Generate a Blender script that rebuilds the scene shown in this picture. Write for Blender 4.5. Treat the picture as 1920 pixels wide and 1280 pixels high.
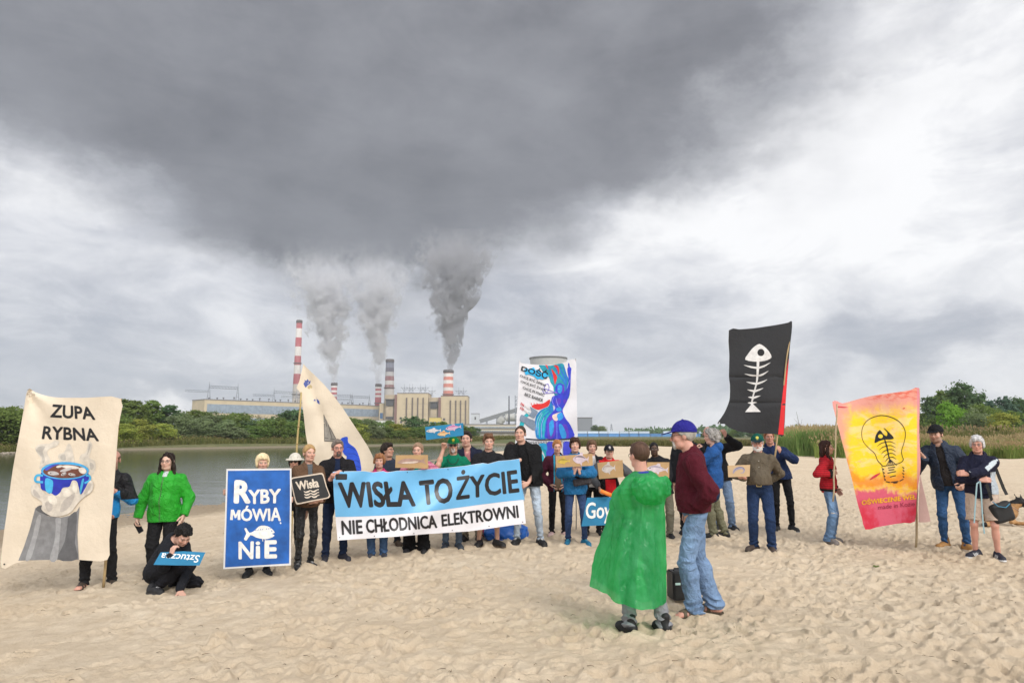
import bpy, bmesh, math, random
import numpy as np
from mathutils import Vector, Matrix
for _o in list(bpy.data.objects):
    bpy.data.objects.remove(_o)
SC = bpy.context.scene
COL = SC.collection
R = math.radians

# ------------------------------------------------------------------ camera
TILT = R(7.8); ZC = 1.72; FPX = 1280.0
cam_d = bpy.data.cameras.new('camera'); cam = bpy.data.objects.new('camera', cam_d); COL.objects.link(cam)
cam.location = (0, 0, ZC); cam.rotation_euler = (R(90) + TILT, 0, 0)
cam_d.sensor_width = 36; cam_d.lens = 24.0; cam_d.clip_start = 0.1; cam_d.clip_end = 20000
SC.camera = cam

def ray(px, py):
    cx = (px - 960) / FPX; cy = (640 - py) / FPX
    v = (cx, math.cos(TILT) - cy * math.sin(TILT), math.sin(TILT) + cy * math.cos(TILT))
    return Vector((v[0] / v[1], 1.0, v[2] / v[1]))
def at(px, py, d):
    r = ray(px, py)
    return Vector((r.x * d, d, ZC + r.z * d))
def azel(px, py):
    r = ray(px, py).normalized()
    return math.atan2(r.x, r.y), math.asin(r.z)

# ------------------------------------------------------------------ node helper
class NT:
    def __init__(s, tree):
        s.t = tree; s.n = tree.nodes; s.l = tree.links
    def node(s, typ, **kw):
        n = s.n.new(typ)
        for k, v in kw.items(): setattr(n, k, v)
        return n
    def put(s, sock, v):
        if v is None: return
        if isinstance(v, bpy.types.NodeSocket): s.l.new(v, sock)
        else:
            try: sock.default_value = v
            except Exception: sock.default_value = tuple(v) + (1.0,) if len(v) == 3 else v
    def m(s, op, a, b=None, c=None, clamp=False):
        n = s.node('ShaderNodeMath', operation=op, use_clamp=clamp)
        s.put(n.inputs[0], a); s.put(n.inputs[1], b); s.put(n.inputs[2], c)
        return n.outputs[0]
    def add(s, a, b): return s.m('ADD', a, b)
    def mul(s, a, b): return s.m('MULTIPLY', a, b)
    def sub(s, a, b): return s.m('SUBTRACT', a, b)
    def sstep(s, v, lo, hi, o0=0.0, o1=1.0):
        n = s.node('ShaderNodeMapRange', interpolation_type='SMOOTHSTEP')
        s.put(n.inputs[0], v); s.put(n.inputs[1], lo); s.put(n.inputs[2], hi); s.put(n.inputs[3], o0); s.put(n.inputs[4], o1)
        return n.outputs[0]
    def lin(s, v, lo, hi, o0=0.0, o1=1.0):
        n = s.node('ShaderNodeMapRange')
        s.put(n.inputs[0], v); s.put(n.inputs[1], lo); s.put(n.inputs[2], hi); s.put(n.inputs[3], o0); s.put(n.inputs[4], o1)
        return n.outputs[0]
    def mix(s, f, a, b, blend='MIX'):
        n = s.node('ShaderNodeMix', data_type='RGBA', blend_type=blend)
        s.put(n.inputs[0], f); s.put(n.inputs[6], a); s.put(n.inputs[7], b)
        return n.outputs[2]
    def noise(s, vec, scale, detail=4, rough=0.5, dist=0.0, color=False):
        n = s.node('ShaderNodeTexNoise')
        if vec is not None: s.l.new(vec, n.inputs['Vector'])
        n.inputs['Scale'].default_value = scale; n.inputs['Detail'].default_value = detail
        n.inputs['Roughness'].default_value = rough; n.inputs['Distortion'].default_value = dist
        return n.outputs[1] if color else n.outputs[0]
    def comb(s, x, y, z):
        n = s.node('ShaderNodeCombineXYZ'); s.put(n.inputs[0], x); s.put(n.inputs[1], y); s.put(n.inputs[2], z)
        return n.outputs[0]
    def sep(s, v):
        n = s.node('ShaderNodeSeparateXYZ'); s.l.new(v, n.inputs[0]); return n.outputs
    def coord(s, which='Object'):
        return s.node('ShaderNodeTexCoord').outputs[which]
    def mapping(s, v, scale=(1, 1, 1), rot=(0, 0, 0), loc=(0, 0, 0)):
        n = s.node('ShaderNodeMapping'); s.l.new(v, n.inputs[0])
        n.inputs[1].default_value = loc; n.inputs[2].default_value = rot; n.inputs[3].default_value = scale
        return n.outputs[0]
    def bump(s, h, strength=0.3, dist=0.01):
        n = s.node('ShaderNodeBump'); s.l.new(h, n.inputs['Height'])
        n.inputs['Strength'].default_value = strength; n.inputs['Distance'].default_value = dist
        return n.outputs[0]

def c4(c): return tuple(c) + (1.0,) if len(c) == 3 else tuple(c)
def srgb(h):
    h = h.lstrip('#'); o = []
    for i in (0, 2, 4):
        v = int(h[i:i + 2], 16) / 255
        o.append(v / 12.92 if v <= 0.04045 else ((v + 0.055) / 1.055) ** 2.4)
    return tuple(o)

# ------------------------------------------------------------------ world: overcast sky with the dark smoke cloud
W = bpy.data.worlds.new('World'); SC.world = W; W.use_nodes = True
SUN_EL, SUN_AZ = R(35), R(148)       # azimuth measured from +Y towards +X: behind the camera, to the right
def build_world():
    nt = NT(W.node_tree); nt.n.clear()
    out = nt.node('ShaderNodeOutputWorld')
    d = nt.coord('Generated')
    x, y, z = nt.sep(d)[:3]
    az = nt.m('ARCTAN2', x, y); el = nt.m('ARCSINE', nt.m('MINIMUM', nt.m('MAXIMUM', z, -0.999), 0.999))
    # warp
    v0 = nt.comb(az, nt.mul(el, 1.5), 0.37)
    wn = nt.noise(v0, 3.2, 6, 0.58, color=True); wx, wy, wz = nt.sep(wn)[:3]
    wn2 = nt.noise(v0, 11.0, 5, 0.6, color=True); w2x, w2y, w2z = nt.sep(wn2)[:3]
    azw = nt.add(az, nt.add(nt.mul(nt.sub(wx, .5), .26), nt.mul(nt.sub(w2x, .5), .09)))
    elw = nt.add(el, nt.add(nt.mul(nt.sub(wy, .5), .20), nt.mul(nt.sub(w2y, .5), .08)))
    def gauss(px, py, rx, ry, amp, a=azw, e=elw):
        ca, ce = azel(px, py)
        f = 1.0 / (1 + ((px - 960) / FPX) ** 2) ** .5
        sa, se = rx / FPX * f, ry / FPX * f
        q = nt.add(nt.m('POWER', nt.m('ABSOLUTE', nt.mul(nt.sub(a, ca), 1 / sa)), 2.0), nt.m('POWER', nt.m('ABSOLUTE', nt.mul(nt.sub(e, ce), 1 / se)), 2.0))
        return nt.mul(nt.m('EXPONENT', nt.mul(q, -1.0)), amp)
    def total(lst):
        t = None
        for b in lst:
            gz = gauss(*b); t = gz if t is None else nt.add(t, gz)
        return t
    # base cloud deck brightness
    v1 = nt.comb(nt.mul(azw, 1.0), nt.mul(elw, 2.1), 1.7)
    n1 = nt.noise(v1, 3.4, 9, 0.56); n2 = nt.noise(v1, 9.0, 8, 0.6)
    n3 = nt.noise(nt.comb(az, nt.mul(el, 2.6), 5.1), 5.5, 9, 0.62, 0.6)
    n4 = nt.noise(nt.comb(az, nt.mul(el, 1.5), 8.3), 5.0, 5, .55)
    light = total([(1640, 190, 430, 300, .54), (960, 465, 170, 60, .24), (1250, 440, 260, 90, .16), (60, 365, 260, 70, .32), (250, 540, 260, 60, .12), (420, 470, 260, 50, .16),
                   (1500, 760, 700, 70, .16), (260, 745, 45, 28, .40), (330, 752, 40, 22, .30), (1860, 700, 160, 40, .18), (1500, 440, 380, 130, .20), (680, 560, 200, 80, .06)])
    dark = total([(130, 640, 330, 110, .13), (120, 720, 260, 40, .12), (1790, 640, 130, 40, .20), (1150, 620, 330, 130, .08), (1540, 610, 140, 50, .10),
                  (900, 700, 240, 50, .12), (520, 730, 300, 50, .12), (1850, 330, 200, 60, .10)])
    val = nt.add(nt.add(nt.lin(n1, .32, .70, -.14, .16), nt.lin(n2, .3, .7, -.05, .06)), nt.lin(n3, .35, .68, -.14, .18))
    val = nt.add(.50, nt.add(val, nt.sub(light, dark)))
    ramp = nt.node('ShaderNodeValToRGB'); nt.put(ramp.inputs[0], val)
    cr = ramp.color_ramp; cr.elements[0].position = 0.12; cr.elements[0].color = (.27, .31, .39, 1)
    cr.elements[1].position = .98; cr.elements[1].color = (.95, .95, .96, 1)
    e = cr.elements.new(.42); e.color = (.46, .48, .54, 1)
    e = cr.elements.new(.66); e.color = (.68, .69, .73, 1)
    base = ramp.outputs[0]
    # the dark smoke cloud
    S = total([(560, 150, 640, 250, .85), (100, 60, 540, 190, .75), (720, 330, 430, 130, .65), (1120, 120, 330, 200, .70), (1180, 290, 180, 80, .30), (800, 425, 230, 80, .60),
               (640, 485, 150, 62, .70), (790, 500, 150, 52, .78), (870, 475, 60, 45, .45), (700, -250, 1100, 330, .95), (1330, 60, 170, 130, .35), (500, 430, 120, 50, .25)])
    M = nt.mul(nt.sstep(nt.add(S, nt.add(nt.lin(n2, .3, .7, -.12, .12), nt.lin(n4, .3, .7, -.20, .20))), .30, 1.22), .97)
    dn = nt.add(nt.lin(n1, .3, .7, -.5, .5), nt.lin(n3, .3, .7, -.5, .5))
    dcol = nt.mix(nt.add(nt.lin(dn, -.9, .9, .0, .55), nt.lin(n4, .32, .68, -.1, .55)), (.150, .154, .174, 1), (.285, .291, .318, 1))
    core = nt.mul(nt.add(total([(820, 350, 420, 120, .6), (600, 250, 500, 120, .25)]), 0.0), 1.0)
    dcol = nt.mix(nt.mul(core, .45), dcol, (.125, .128, .142, 1))
    S2 = nt.add(S, total([(610, 560, 90, 75, .38), (710, 560, 90, 80, .36), (835, 560, 70, 60, .30)]))
    veil = nt.sstep(nt.add(S2, nt.lin(n4, .3, .7, -.16, .16)), .04, .62, 0, .62)
    col = nt.mix(veil, base, (.36, .37, .41, 1))
    col = nt.mix(M, col, dcol)
    # beyond the view (overhead and behind) a plain pale overcast with the same noise
    back = nt.sstep(nt.m('ABSOLUTE', az), 1.0, 1.7)
    col = nt.mix(back, col, nt.mix(nt.lin(n1, .3, .7), (1.2, 1.22, 1.27, 1), (1.6, 1.6, 1.62, 1)))
    bg = nt.node('ShaderNodeBackground'); nt.put(bg.inputs[0], col); bg.inputs[1].default_value = .90
    sky = nt.node('ShaderNodeTexSky'); sky.sky_type = 'NISHITA'; sky.sun_disc = False
    sky.sun_elevation = SUN_EL; sky.sun_rotation = SUN_AZ
    bg2 = nt.node('ShaderNodeBackground'); nt.l.new(sky.outputs[0], bg2.inputs[0]); bg2.inputs[1].default_value = 0.10
    mx = nt.node('ShaderNodeMixShader'); mx.inputs[0].default_value = 0.05
    nt.l.new(bg.outputs[0], mx.inputs[1]); nt.l.new(bg2.outputs[0], mx.inputs[2]); nt.l.new(mx.outputs[0], out.inputs[0])
build_world()

sun_d = bpy.data.lights.new('sun', 'SUN'); sun = bpy.data.objects.new('sun', sun_d); COL.objects.link(sun)
sun_d.energy = 1.85; sun_d.angle = R(20); sun_d.color = (1.0, .95, .88)
_sd = Vector((math.sin(SUN_AZ) * math.cos(SUN_EL), math.cos(SUN_AZ) * math.cos(SUN_EL), math.sin(SUN_EL)))
sun.rotation_euler = _sd.to_track_quat('Z', 'Y').to_euler()

SC.view_settings.view_transform = 'Standard'; SC.view_settings.look = 'None'
SC.view_settings.exposure = 0.28; SC.view_settings.gamma = 1.0
SC.render.engine = 'CYCLES'
SC.cycles.use_denoising = True
SC.cycles.max_bounces = 6; SC.cycles.diffuse_bounces = 3; SC.cycles.glossy_bounces = 3; SC.cycles.transmission_bounces = 4
SC.cycles.volume_bounces = 3; SC.cycles.transparent_max_bounces = 8
SC.cycles.volume_step_rate = 1.0; SC.cycles.volume_max_steps = 128

# ------------------------------------------------------------------ object helpers
def setp(o, label=None, cat=None, group=None, kind=None):
    if label: o['label'] = label
    if cat: o['category'] = cat
    if group: o['group'] = group
    if kind: o['kind'] = kind
    return o
def empty(name, loc=(0, 0, 0), rz=0.0, label=None, cat=None, group=None):
    o = bpy.data.objects.new(name, None); COL.objects.link(o)
    o.location = loc; o.rotation_euler = (0, 0, rz); o.empty_display_size = .2
    return setp(o, label, cat, group)
def link(name, me, parent=None):
    o = bpy.data.objects.new(name, me); COL.objects.link(o)
    if parent is not None: o.parent = parent
    return o
def np_mesh(name, V, F, mats=None, smooth=True, midx=None, col=None, uv=None):
    """V (n,3); F (m,k) array or list of such arrays (k = 3 or 4)."""
    me = bpy.data.meshes.new(name)
    V = np.asarray(V, np.float32)
    Fs = [np.asarray(f, np.int32) for f in (F if isinstance(F, list) else [F]) if len(f)]
    nl = sum(f.size for f in Fs); nf = sum(len(f) for f in Fs)
    me.vertices.add(len(V)); me.vertices.foreach_set('co', V.ravel())
    me.loops.add(nl); me.polygons.add(nf)
    me.loops.foreach_set('vertex_index', np.concatenate([f.ravel() for f in Fs]))
    tot = np.concatenate([np.full(len(f), f.shape[1], np.int32) for f in Fs])
    st = np.concatenate([[0], np.cumsum(tot)[:-1]]).astype(np.int32)
    me.polygons.foreach_set('loop_start', st)
    try: me.polygons.foreach_set('loop_total', tot)
    except Exception: pass
    if smooth: me.polygons.foreach_set('use_smooth', np.ones(nf, bool))
    if midx is not None: me.polygons.foreach_set('material_index', np.asarray(midx, np.int32))
    for m in (mats if isinstance(mats, (list, tuple)) else [mats]):
        if m: me.materials.append(m)
    if col is not None:
        a = me.color_attributes.new('Col', 'FLOAT_COLOR', 'POINT')
        c = np.ones((len(V), 4), np.float32); c[:, :3] = col
        a.data.foreach_set('color', c.ravel())
    if uv is not None:
        u = me.uv_layers.new(name='UVMap'); vi = np.concatenate([f.ravel() for f in Fs])
        u.data.foreach_set('uv', np.asarray(uv, np.float32)[vi].ravel())
    me.update(); me.validate()
    return me

class MB:
    """collects simple solids into one mesh"""
    def __init__(s): s.v = []; s.f = []; s.mi = []; s.cur = 0; s.sm = []
    def mat(s, i): s.cur = i; return s
    def _add(s, vs, fs, smooth=False):
        b = len(s.v); s.v += [tuple(v) for v in vs]
        for f in fs: s.f.append(tuple(i + b for i in f)); s.mi.append(s.cur); s.sm.append(smooth)
        return s
    def box(s, c, size, rz=0.0, M=None, bev=0.0):
        hx, hy, hz = size[0] / 2, size[1] / 2, size[2] / 2
        m = M if M is not None else Matrix.Rotation(rz, 3, 'Z')
        c = Vector(c)
        if bev <= 0:
            vs = [c + m @ Vector((a * hx, b * hy, d * hz)) for d in (-1, 1) for a, b in ((-1, -1), (1, -1), (1, 1), (-1, 1))]
            return s._add(vs, [(3, 2, 1, 0), (4, 5, 6, 7), (0, 1, 5, 4), (1, 2, 6, 5), (2, 3, 7, 6), (3, 0, 4, 7)])
        bm = bmesh.new(); bmesh.ops.create_cube(bm, size=1.0)
        for v in bm.verts: v.co = Vector((v.co.x * size[0], v.co.y * size[1], v.co.z * size[2]))
        bmesh.ops.bevel(bm, geom=bm.edges[:], offset=bev, segments=2, affect='EDGES')
        bm.verts.index_update()
        vs = [c + m @ v.co for v in bm.verts]; fs = [[v.index for v in f.verts] for f in bm.faces]; bm.free()
        return s._add(vs, fs)
    def tube(s, pts, r, n=8, cap=True):
        pts = [Vector(p) for p in pts]; rs = r if isinstance(r, (list, tuple)) else [r] * len(pts)
        vs = []; fs = []; up = None
        for i, p in enumerate(pts):
            t = (pts[min(i + 1, len(pts) - 1)] - pts[max(i - 1, 0)]).normalized()
            if up is None or abs(up.dot(t)) > .95: up = Vector((0, 0, 1)) if abs(t.z) < .9 else Vector((1, 0, 0))
            a = t.cross(up).normalized(); b = t.cross(a).normalized(); up = -b if False else up
            for k in range(n):
                th = 2 * math.pi * k / n
                vs.append(p + (a * math.cos(th) + b * math.sin(th)) * rs[i])
        for i in range(len(pts) - 1):
            for k in range(n):
                k2 = (k + 1) % n
                fs.append((i * n + k, i * n + k2, (i + 1) * n + k2, (i + 1) * n + k))
        if cap:
            fs.append(tuple(range(n))[::-1]); fs.append(tuple((len(pts) - 1) * n + k for k in range(n)))
        return s._add(vs, fs, True)
    def lathe(s, prof, c=(0, 0, 0), n=24):
        vs = []; fs = []
        for (r, z) in prof:
            for k in range(n):
                th = 2 * math.pi * k / n; vs.append((c[0] + r * math.cos(th), c[1] + r * math.sin(th), c[2] + z))
        for i in range(len(prof) - 1):
            for k in range(n):
                k2 = (k + 1) % n; fs.append((i * n + k, i * n + k2, (i + 1) * n + k2, (i + 1) * n + k))
        return s._add(vs, fs, True)
    def prism(s, poly, h, M=None, z0=0.0):
        """poly in xy, extruded along z from z0 to z0+h, then transformed"""
        n = len(poly); vs = [Vector((p[0], p[1], z0)) for p in poly] + [Vector((p[0], p[1], z0 + h)) for p in poly]
        if M is not None: vs = [M @ v for v in vs]
        fs = [tuple(range(n))[::-1], tuple(range(n, 2 * n))] + [(i, (i + 1) % n, n + (i + 1) % n, n + i) for i in range(n)]
        return s._add(vs, fs)
    def build(s, name, mats, parent=None):
        me = bpy.data.meshes.new(name); me.from_pydata([tuple(v) for v in s.v], [], s.f)
        for m in (mats if isinstance(mats, (list, tuple)) else [mats]): me.materials.append(m)
        me.polygons.foreach_set('material_index', s.mi); me.polygons.foreach_set('use_smooth', s.sm); me.update()
        return link(name, me, parent)

_mc = {}
def pmat(name, color, rough=.6, metal=0.0, noise=None, bump=None, spec=.5, vcol=False, objvar=0.0):
    """plain principled; noise=(scale, amount) varies the colour; bump=(scale, strength, dist)"""
    key = (name, tuple(color) if color else None, rough, metal, noise, bump, vcol, objvar)
    if key in _mc: return _mc[key]
    m = bpy.data.materials.new(name); m.use_nodes = True; nt = NT(m.node_tree)
    bs = nt.n['Principled BSDF']; bs.inputs['Roughness'].default_value = rough; bs.inputs['Metallic'].default_value = metal
    bs.inputs['Specular IOR Level'].default_value = spec
    if vcol: c = nt.node('ShaderNodeVertexColor', layer_name='Col').outputs[0]
    else: c = c4(color)
    oc = nt.coord('Object')
    if noise:
        f = nt.noise(oc, noise[0], 5, .6)
        k = nt.lin(f, .25, .75, 1 - noise[1], 1 + noise[1])
        if isinstance(c, tuple):
            rgb = nt.node('ShaderNodeRGB'); rgb.outputs[0].default_value = c; c = rgb.outputs[0]
        vm = nt.node('ShaderNodeVectorMath', operation='SCALE'); nt.l.new(c, vm.inputs[0]); nt.put(vm.inputs['Scale'], k); c = vm.outputs[0]
    if objvar:
        oi = nt.node('ShaderNodeObjectInfo'); h = nt.node('ShaderNodeHueSaturation')
        nt.put(h.inputs['Color'], c); nt.put(h.inputs['Value'], nt.lin(oi.outputs['Random'], 0, 1, 1 - objvar, 1 + objvar)); c = h.outputs[0]
    nt.put(bs.inputs['Base Color'], c)
    if bump:
        b = nt.noise(oc, bump[0], 4, .6); nt.l.new(nt.bump(b, bump[1], bump[2]), bs.inputs['Normal'])
    _mc[key] = m
    return m
# ------------------------------------------------------------------ land, river, sand
RIVER_NEAR = [(-45, -120), (-22, -40), (-16.5, 5), (-14.9, 20), (-12.2, 28), (-10.9, 54), (-6.6, 105), (-1.5, 128), (12, 150), (45, 172), (140, 200)]
RIVER_FAR = [(190, 232), (90, 228), (30, 215), (-15, 193), (-41, 166), (-71, 124), (-76, 98), (-100, 40), (-150, -120)]
RIVER = np.array(RIVER_NEAR + RIVER_FAR, float)
WATER_Z = -1.0
def seg_dist(X, Y, pts, closed=False):
    d = np.full(X.shape, 1e9)
    n = len(pts)
    for i in range(n if closed else n - 1):
        a = pts[i]; b = pts[(i + 1) % n]; ab = (b[0] - a[0], b[1] - a[1]); L = ab[0] ** 2 + ab[1] ** 2
        t = np.clip(((X - a[0]) * ab[0] + (Y - a[1]) * ab[1]) / L, 0, 1)
        d = np.minimum(d, np.hypot(X - a[0] - t * ab[0], Y - a[1] - t * ab[1]))
    return d
def inside(X, Y, poly):
    c = np.zeros(X.shape, bool); n = len(poly)
    for i in range(n):
        x1, y1 = poly[i]; x2, y2 = poly[(i + 1) % n]
        if y1 == y2: continue
        k = ((y1 > Y) != (y2 > Y)) & (X < (x2 - x1) * (Y - y1) / (y2 - y1) + x1)
        c ^= k
    return c
NB = np.array(RIVER_NEAR, float)
def ground(X, Y):
    X = np.asarray(X, float); Y = np.asarray(Y, float)
    ins = inside(X, Y, RIVER)
    dn = seg_dist(X, Y, RIVER_NEAR); df = seg_dist(X, Y, RIVER_FAR)
    t = np.clip(dn / 15, 0, 1); near = -1 + t * t * (3 - 2 * t)
    t2 = np.clip(df / 10, 0, 1); far = -1 + 1.7 * t2
    z = np.where(dn < df, near, far)
    # blend where both banks are close to each other (east end)
    return np.where(ins, -1 - np.minimum(.25 * np.minimum(dn, df), 2.5), z)
_gx = NB[:, 0]; _gy = NB[:, 1]
def g1(x, y): return float(ground(np.array([x]), np.array([y]))[0])
def on_ground(px, py):
    r = ray(px, py); d = 6.0
    for _ in range(120): d = .5 * d + .5 * (g1(d * r.x, d) - ZC) / r.z
    return Vector((d * r.x, d, g1(d * r.x, d)))

def sand_material():
    m = bpy.data.materials.new('sand'); m.use_nodes = True; nt = NT(m.node_tree); bs = nt.n['Principled BSDF']
    oc = nt.coord('Object')
    a = nt.noise(oc, .35, 5, .6); b = nt.noise(oc, 5.0, 6, .65); c = nt.noise(oc, 70, 3, .7); gr = nt.noise(oc, 330, 2, .6)
    col = nt.mix(nt.lin(a, .3, .7), (.64, .515, .37, 1), (.75, .635, .485, 1))
    col = nt.mix(nt.lin(b, .35, .75), col, (.55, .435, .305, 1))
    col = nt.mix(nt.mul(nt.lin(gr, .55, .75), .35), col, (.26, .19, .13, 1))
    # damp near the waterline (height of the sand itself)
    z = nt.sep(oc)[2]
    wet = nt.sstep(nt.add(z, nt.lin(b, .2, .8, -.06, .06)), -.98, -.72, 1, 0)
    col = nt.mix(nt.mul(wet, .75), col, (.22, .17, .115, 1))
    # wind-blown twig and leaf crumbs
    vo = nt.node('ShaderNodeTexVoronoi'); nt.l.new(oc, vo.inputs['Vector']); vo.inputs['Scale'].default_value = 9
    sp = nt.mul(nt.sstep(vo.outputs['Distance'], .02, .07, 1, 0), nt.sstep(b, .56, .62))
    col = nt.mix(nt.mul(sp, .8), col, (.14, .10, .06, 1))
    nt.put(bs.inputs['Base Color'], col); bs.inputs['Roughness'].default_value = 1.0; bs.inputs['Specular IOR Level'].default_value = .1
    h = nt.add(nt.mul(c, .6), nt.add(nt.mul(gr, .25), nt.mul(nt.noise(oc, 22, 5, .65), 1.2)))
    nt.l.new(nt.bump(h, .9, .03), bs.inputs['Normal'])
    return m
M_SAND = sand_material()

def vnoise(shape, cell, seed):
    rs = np.random.RandomState(seed); ny, nx = int(shape[0] / cell) + 3, int(shape[1] / cell) + 3
    gd = rs.rand(ny, nx).astype(np.float32)
    y = np.arange(shape[0]) / cell; x = np.arange(shape[1]) / cell
    y0 = y.astype(int); x0 = x.astype(int); fy = y - y0; fx = x - x0
    fy = (fy * fy * (3 - 2 * fy))[:, None].astype(np.float32); fx = (fx * fx * (3 - 2 * fx))[None].astype(np.float32)
    A = gd[y0][:, x0]; B = gd[y0][:, x0 + 1]; C = gd[y0 + 1][:, x0]; D = gd[y0 + 1][:, x0 + 1]
    return (A * (1 - fx) + B * fx) * (1 - fy) + (C * (1 - fx) + D * fx) * fy - .5

FEET_PX = [(163, 1100), (203, 1093), (308, 1106), (365, 1098), (467, 1080), (497, 1074), (558, 1066), (586, 1064), (612, 1052), (641, 1050), (697, 1046), (718, 1046), (770, 1036), (795, 1036), (836, 1029), (861, 1027), (895, 1027), (938, 1024), (968, 1022), (1010, 1020), (1036, 1008), (1056, 1006),
           (1064, 1022), (1094, 1020), (1180, 1190), (1238, 1180), (1292, 1160), (1322, 1150), (1330, 1008), (1356, 1008), (1415, 1030), (1444, 1038), (1477, 996), (1552, 1020), (1570, 1017), (1776, 1028), (1804, 1032), (1836, 1046), (1866, 1052), (1717, 1030), (193, 1103)]
HX0, HX1, HY0, HY1, HS = -18.0, 18.0, 2.0, 30.0, .02
def sand_heightmap():
    ny, nx = int((HY1 - HY0) / HS), int((HX1 - HX0) / HS)
    H = np.zeros((ny, nx), np.float32)
    H += .03 * vnoise(H.shape, 60, 1) + .020 * vnoise(H.shape, 24, 2) + .030 * vnoise(H.shape, 10, 3)
    rs = np.random.RandomState(7)
    P = 34; yy, xx = np.mgrid[-P:P + 1, -P:P + 1].astype(np.float32) * HS
    n = 0
    while n < 15000:
        x = rs.uniform(HX0 + 1, HX1 - 1); y = HY0 + 1 + (HY1 - HY0 - 2) * rs.rand() ** 1.25
        # fewer prints on the smooth lower left
        dens = .9 if x > -2.2 else (.45 if y > 7.5 else .16)
        if y > 16: dens *= .6
        n += 1
        if rs.rand() > dens: continue
        th = rs.uniform(0, math.pi) if rs.rand() < .5 else rs.normal(.3, .4)
        c, s = math.cos(th), math.sin(th)
        L = rs.uniform(.08, .15); Wd = rs.uniform(.045, .075); dep = rs.uniform(.012, .046)
        u = (xx * c + yy * s) / L; v = (-xx * s + yy * c) / Wd
        Wd2 = 1 - .25 * np.clip(u, -1, 1) * (1 - np.clip(u, -1, 1) ** 2)
        r = np.sqrt(u * u + (v / Wd2) ** 2)
        pr = -dep * np.exp(-(r / .9) ** 7) + dep * rs.uniform(.4, .9) * np.exp(-((r - 1.28) / .24) ** 2) * (1 + .7 * np.sin(u * 2 + rs.uniform(0, 6)) )
        iy, ix = int((y - HY0) / HS), int((x - HX0) / HS)
        y0, y1, x0, x1 = iy - P, iy + P + 1, ix - P, ix + P + 1
        if y0 < 0 or x0 < 0 or y1 > ny or x1 > nx: continue
        keep = np.exp(-(r / 1.1) ** 4) * .75
        H[y0:y1, x0:x1] = H[y0:y1, x0:x1] * (1 - keep) + pr
    H *= .8
    H += (.030 * vnoise(H.shape, 5, 5) + .034 * vnoise(H.shape, 2.6, 6)) * np.clip(vnoise(H.shape, 40, 8) * 1.8 + .75, .15, 1.4)
    for px, py in FEET_PX:     # sand pushed up round the shoes
        p = on_ground(px, py); iy, ix = int((p.y + .03 - HY0) / HS), int((p.x - HX0) / HS); a = rs.uniform(0, 6.28)
        r = np.hypot(xx / .12, yy / .15); H[iy - P:iy + P + 1, ix - P:ix + P + 1] += .030 * np.exp(-((r - 1.15) / .42) ** 2) * (1 + .5 * np.sin(3 * np.arctan2(yy, xx) + a))
    e = 40
    w = np.ones_like(H); ramp = np.linspace(0, 1, e)
    w[:, :e] *= ramp; w[:, -e:] *= ramp[::-1]; w[-e * 3:] *= np.linspace(1, 0, e * 3)[:, None]
    return H * w
def sand_sample(Hm, X, Y):
    fx = np.clip((X - HX0) / HS, 0, Hm.shape[1] - 2); fy = np.clip((Y - HY0) / HS, 0, Hm.shape[0] - 2)
    ix = fx.astype(int); iy = fy.astype(int); fx -= ix; fy -= iy
    h = (Hm[iy, ix] * (1 - fx) + Hm[iy, ix + 1] * fx) * (1 - fy) + (Hm[iy + 1, ix] * (1 - fx) + Hm[iy + 1, ix + 1] * fx) * fy
    out = (X < HX0) | (X > HX1) | (Y < HY0) | (Y > HY1)
    return np.where(out, 0, h)
def grid_faces(nr, nc):
    i = np.arange(nr - 1)[:, None] * nc + np.arange(nc - 1)[None]
    return np.stack([i, i + 1, i + nc + 1, i + nc], -1).reshape(-1, 4)
SAND_FAR = 112.0
def build_sand():
    Hm = sand_heightmap()
    r = [2.2]
    while r[-1] < SAND_FAR:
        q = r[-1]; r.append(q * (1.012 if q < 4.2 else 1.0032 if q < 13 else 1.006 if q < 40 else 1.02))
    r = np.array(r); th = np.concatenate([np.linspace(-1.0, -.70, 60, endpoint=False), np.linspace(-.70, .70, 1150), np.linspace(.70, 1.0, 61)[1:]])
    Rr, Th = np.meshgrid(r, th, indexing='ij')
    X = Rr * np.sin(Th); Y = Rr * np.cos(Th)
    Z = ground(X, Y) + sand_sample(Hm, X, Y)
    far = np.clip((Rr - 20) / 20, 0, 1)
    Z += far * .05 * (np.sin(X * .9 + 1.3 * np.sin(Y * .31)) * np.sin(Y * .55 + np.sin(X * .4)))
    V = np.stack([X, Y, Z], -1).reshape(-1, 3)
    o = link('sand_beach', np_mesh('sand_beach', V, grid_faces(len(r), len(th))[:, ::-1], M_SAND)); setp(o, kind='structure')
    return Hm
HMAP = build_sand()

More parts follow.
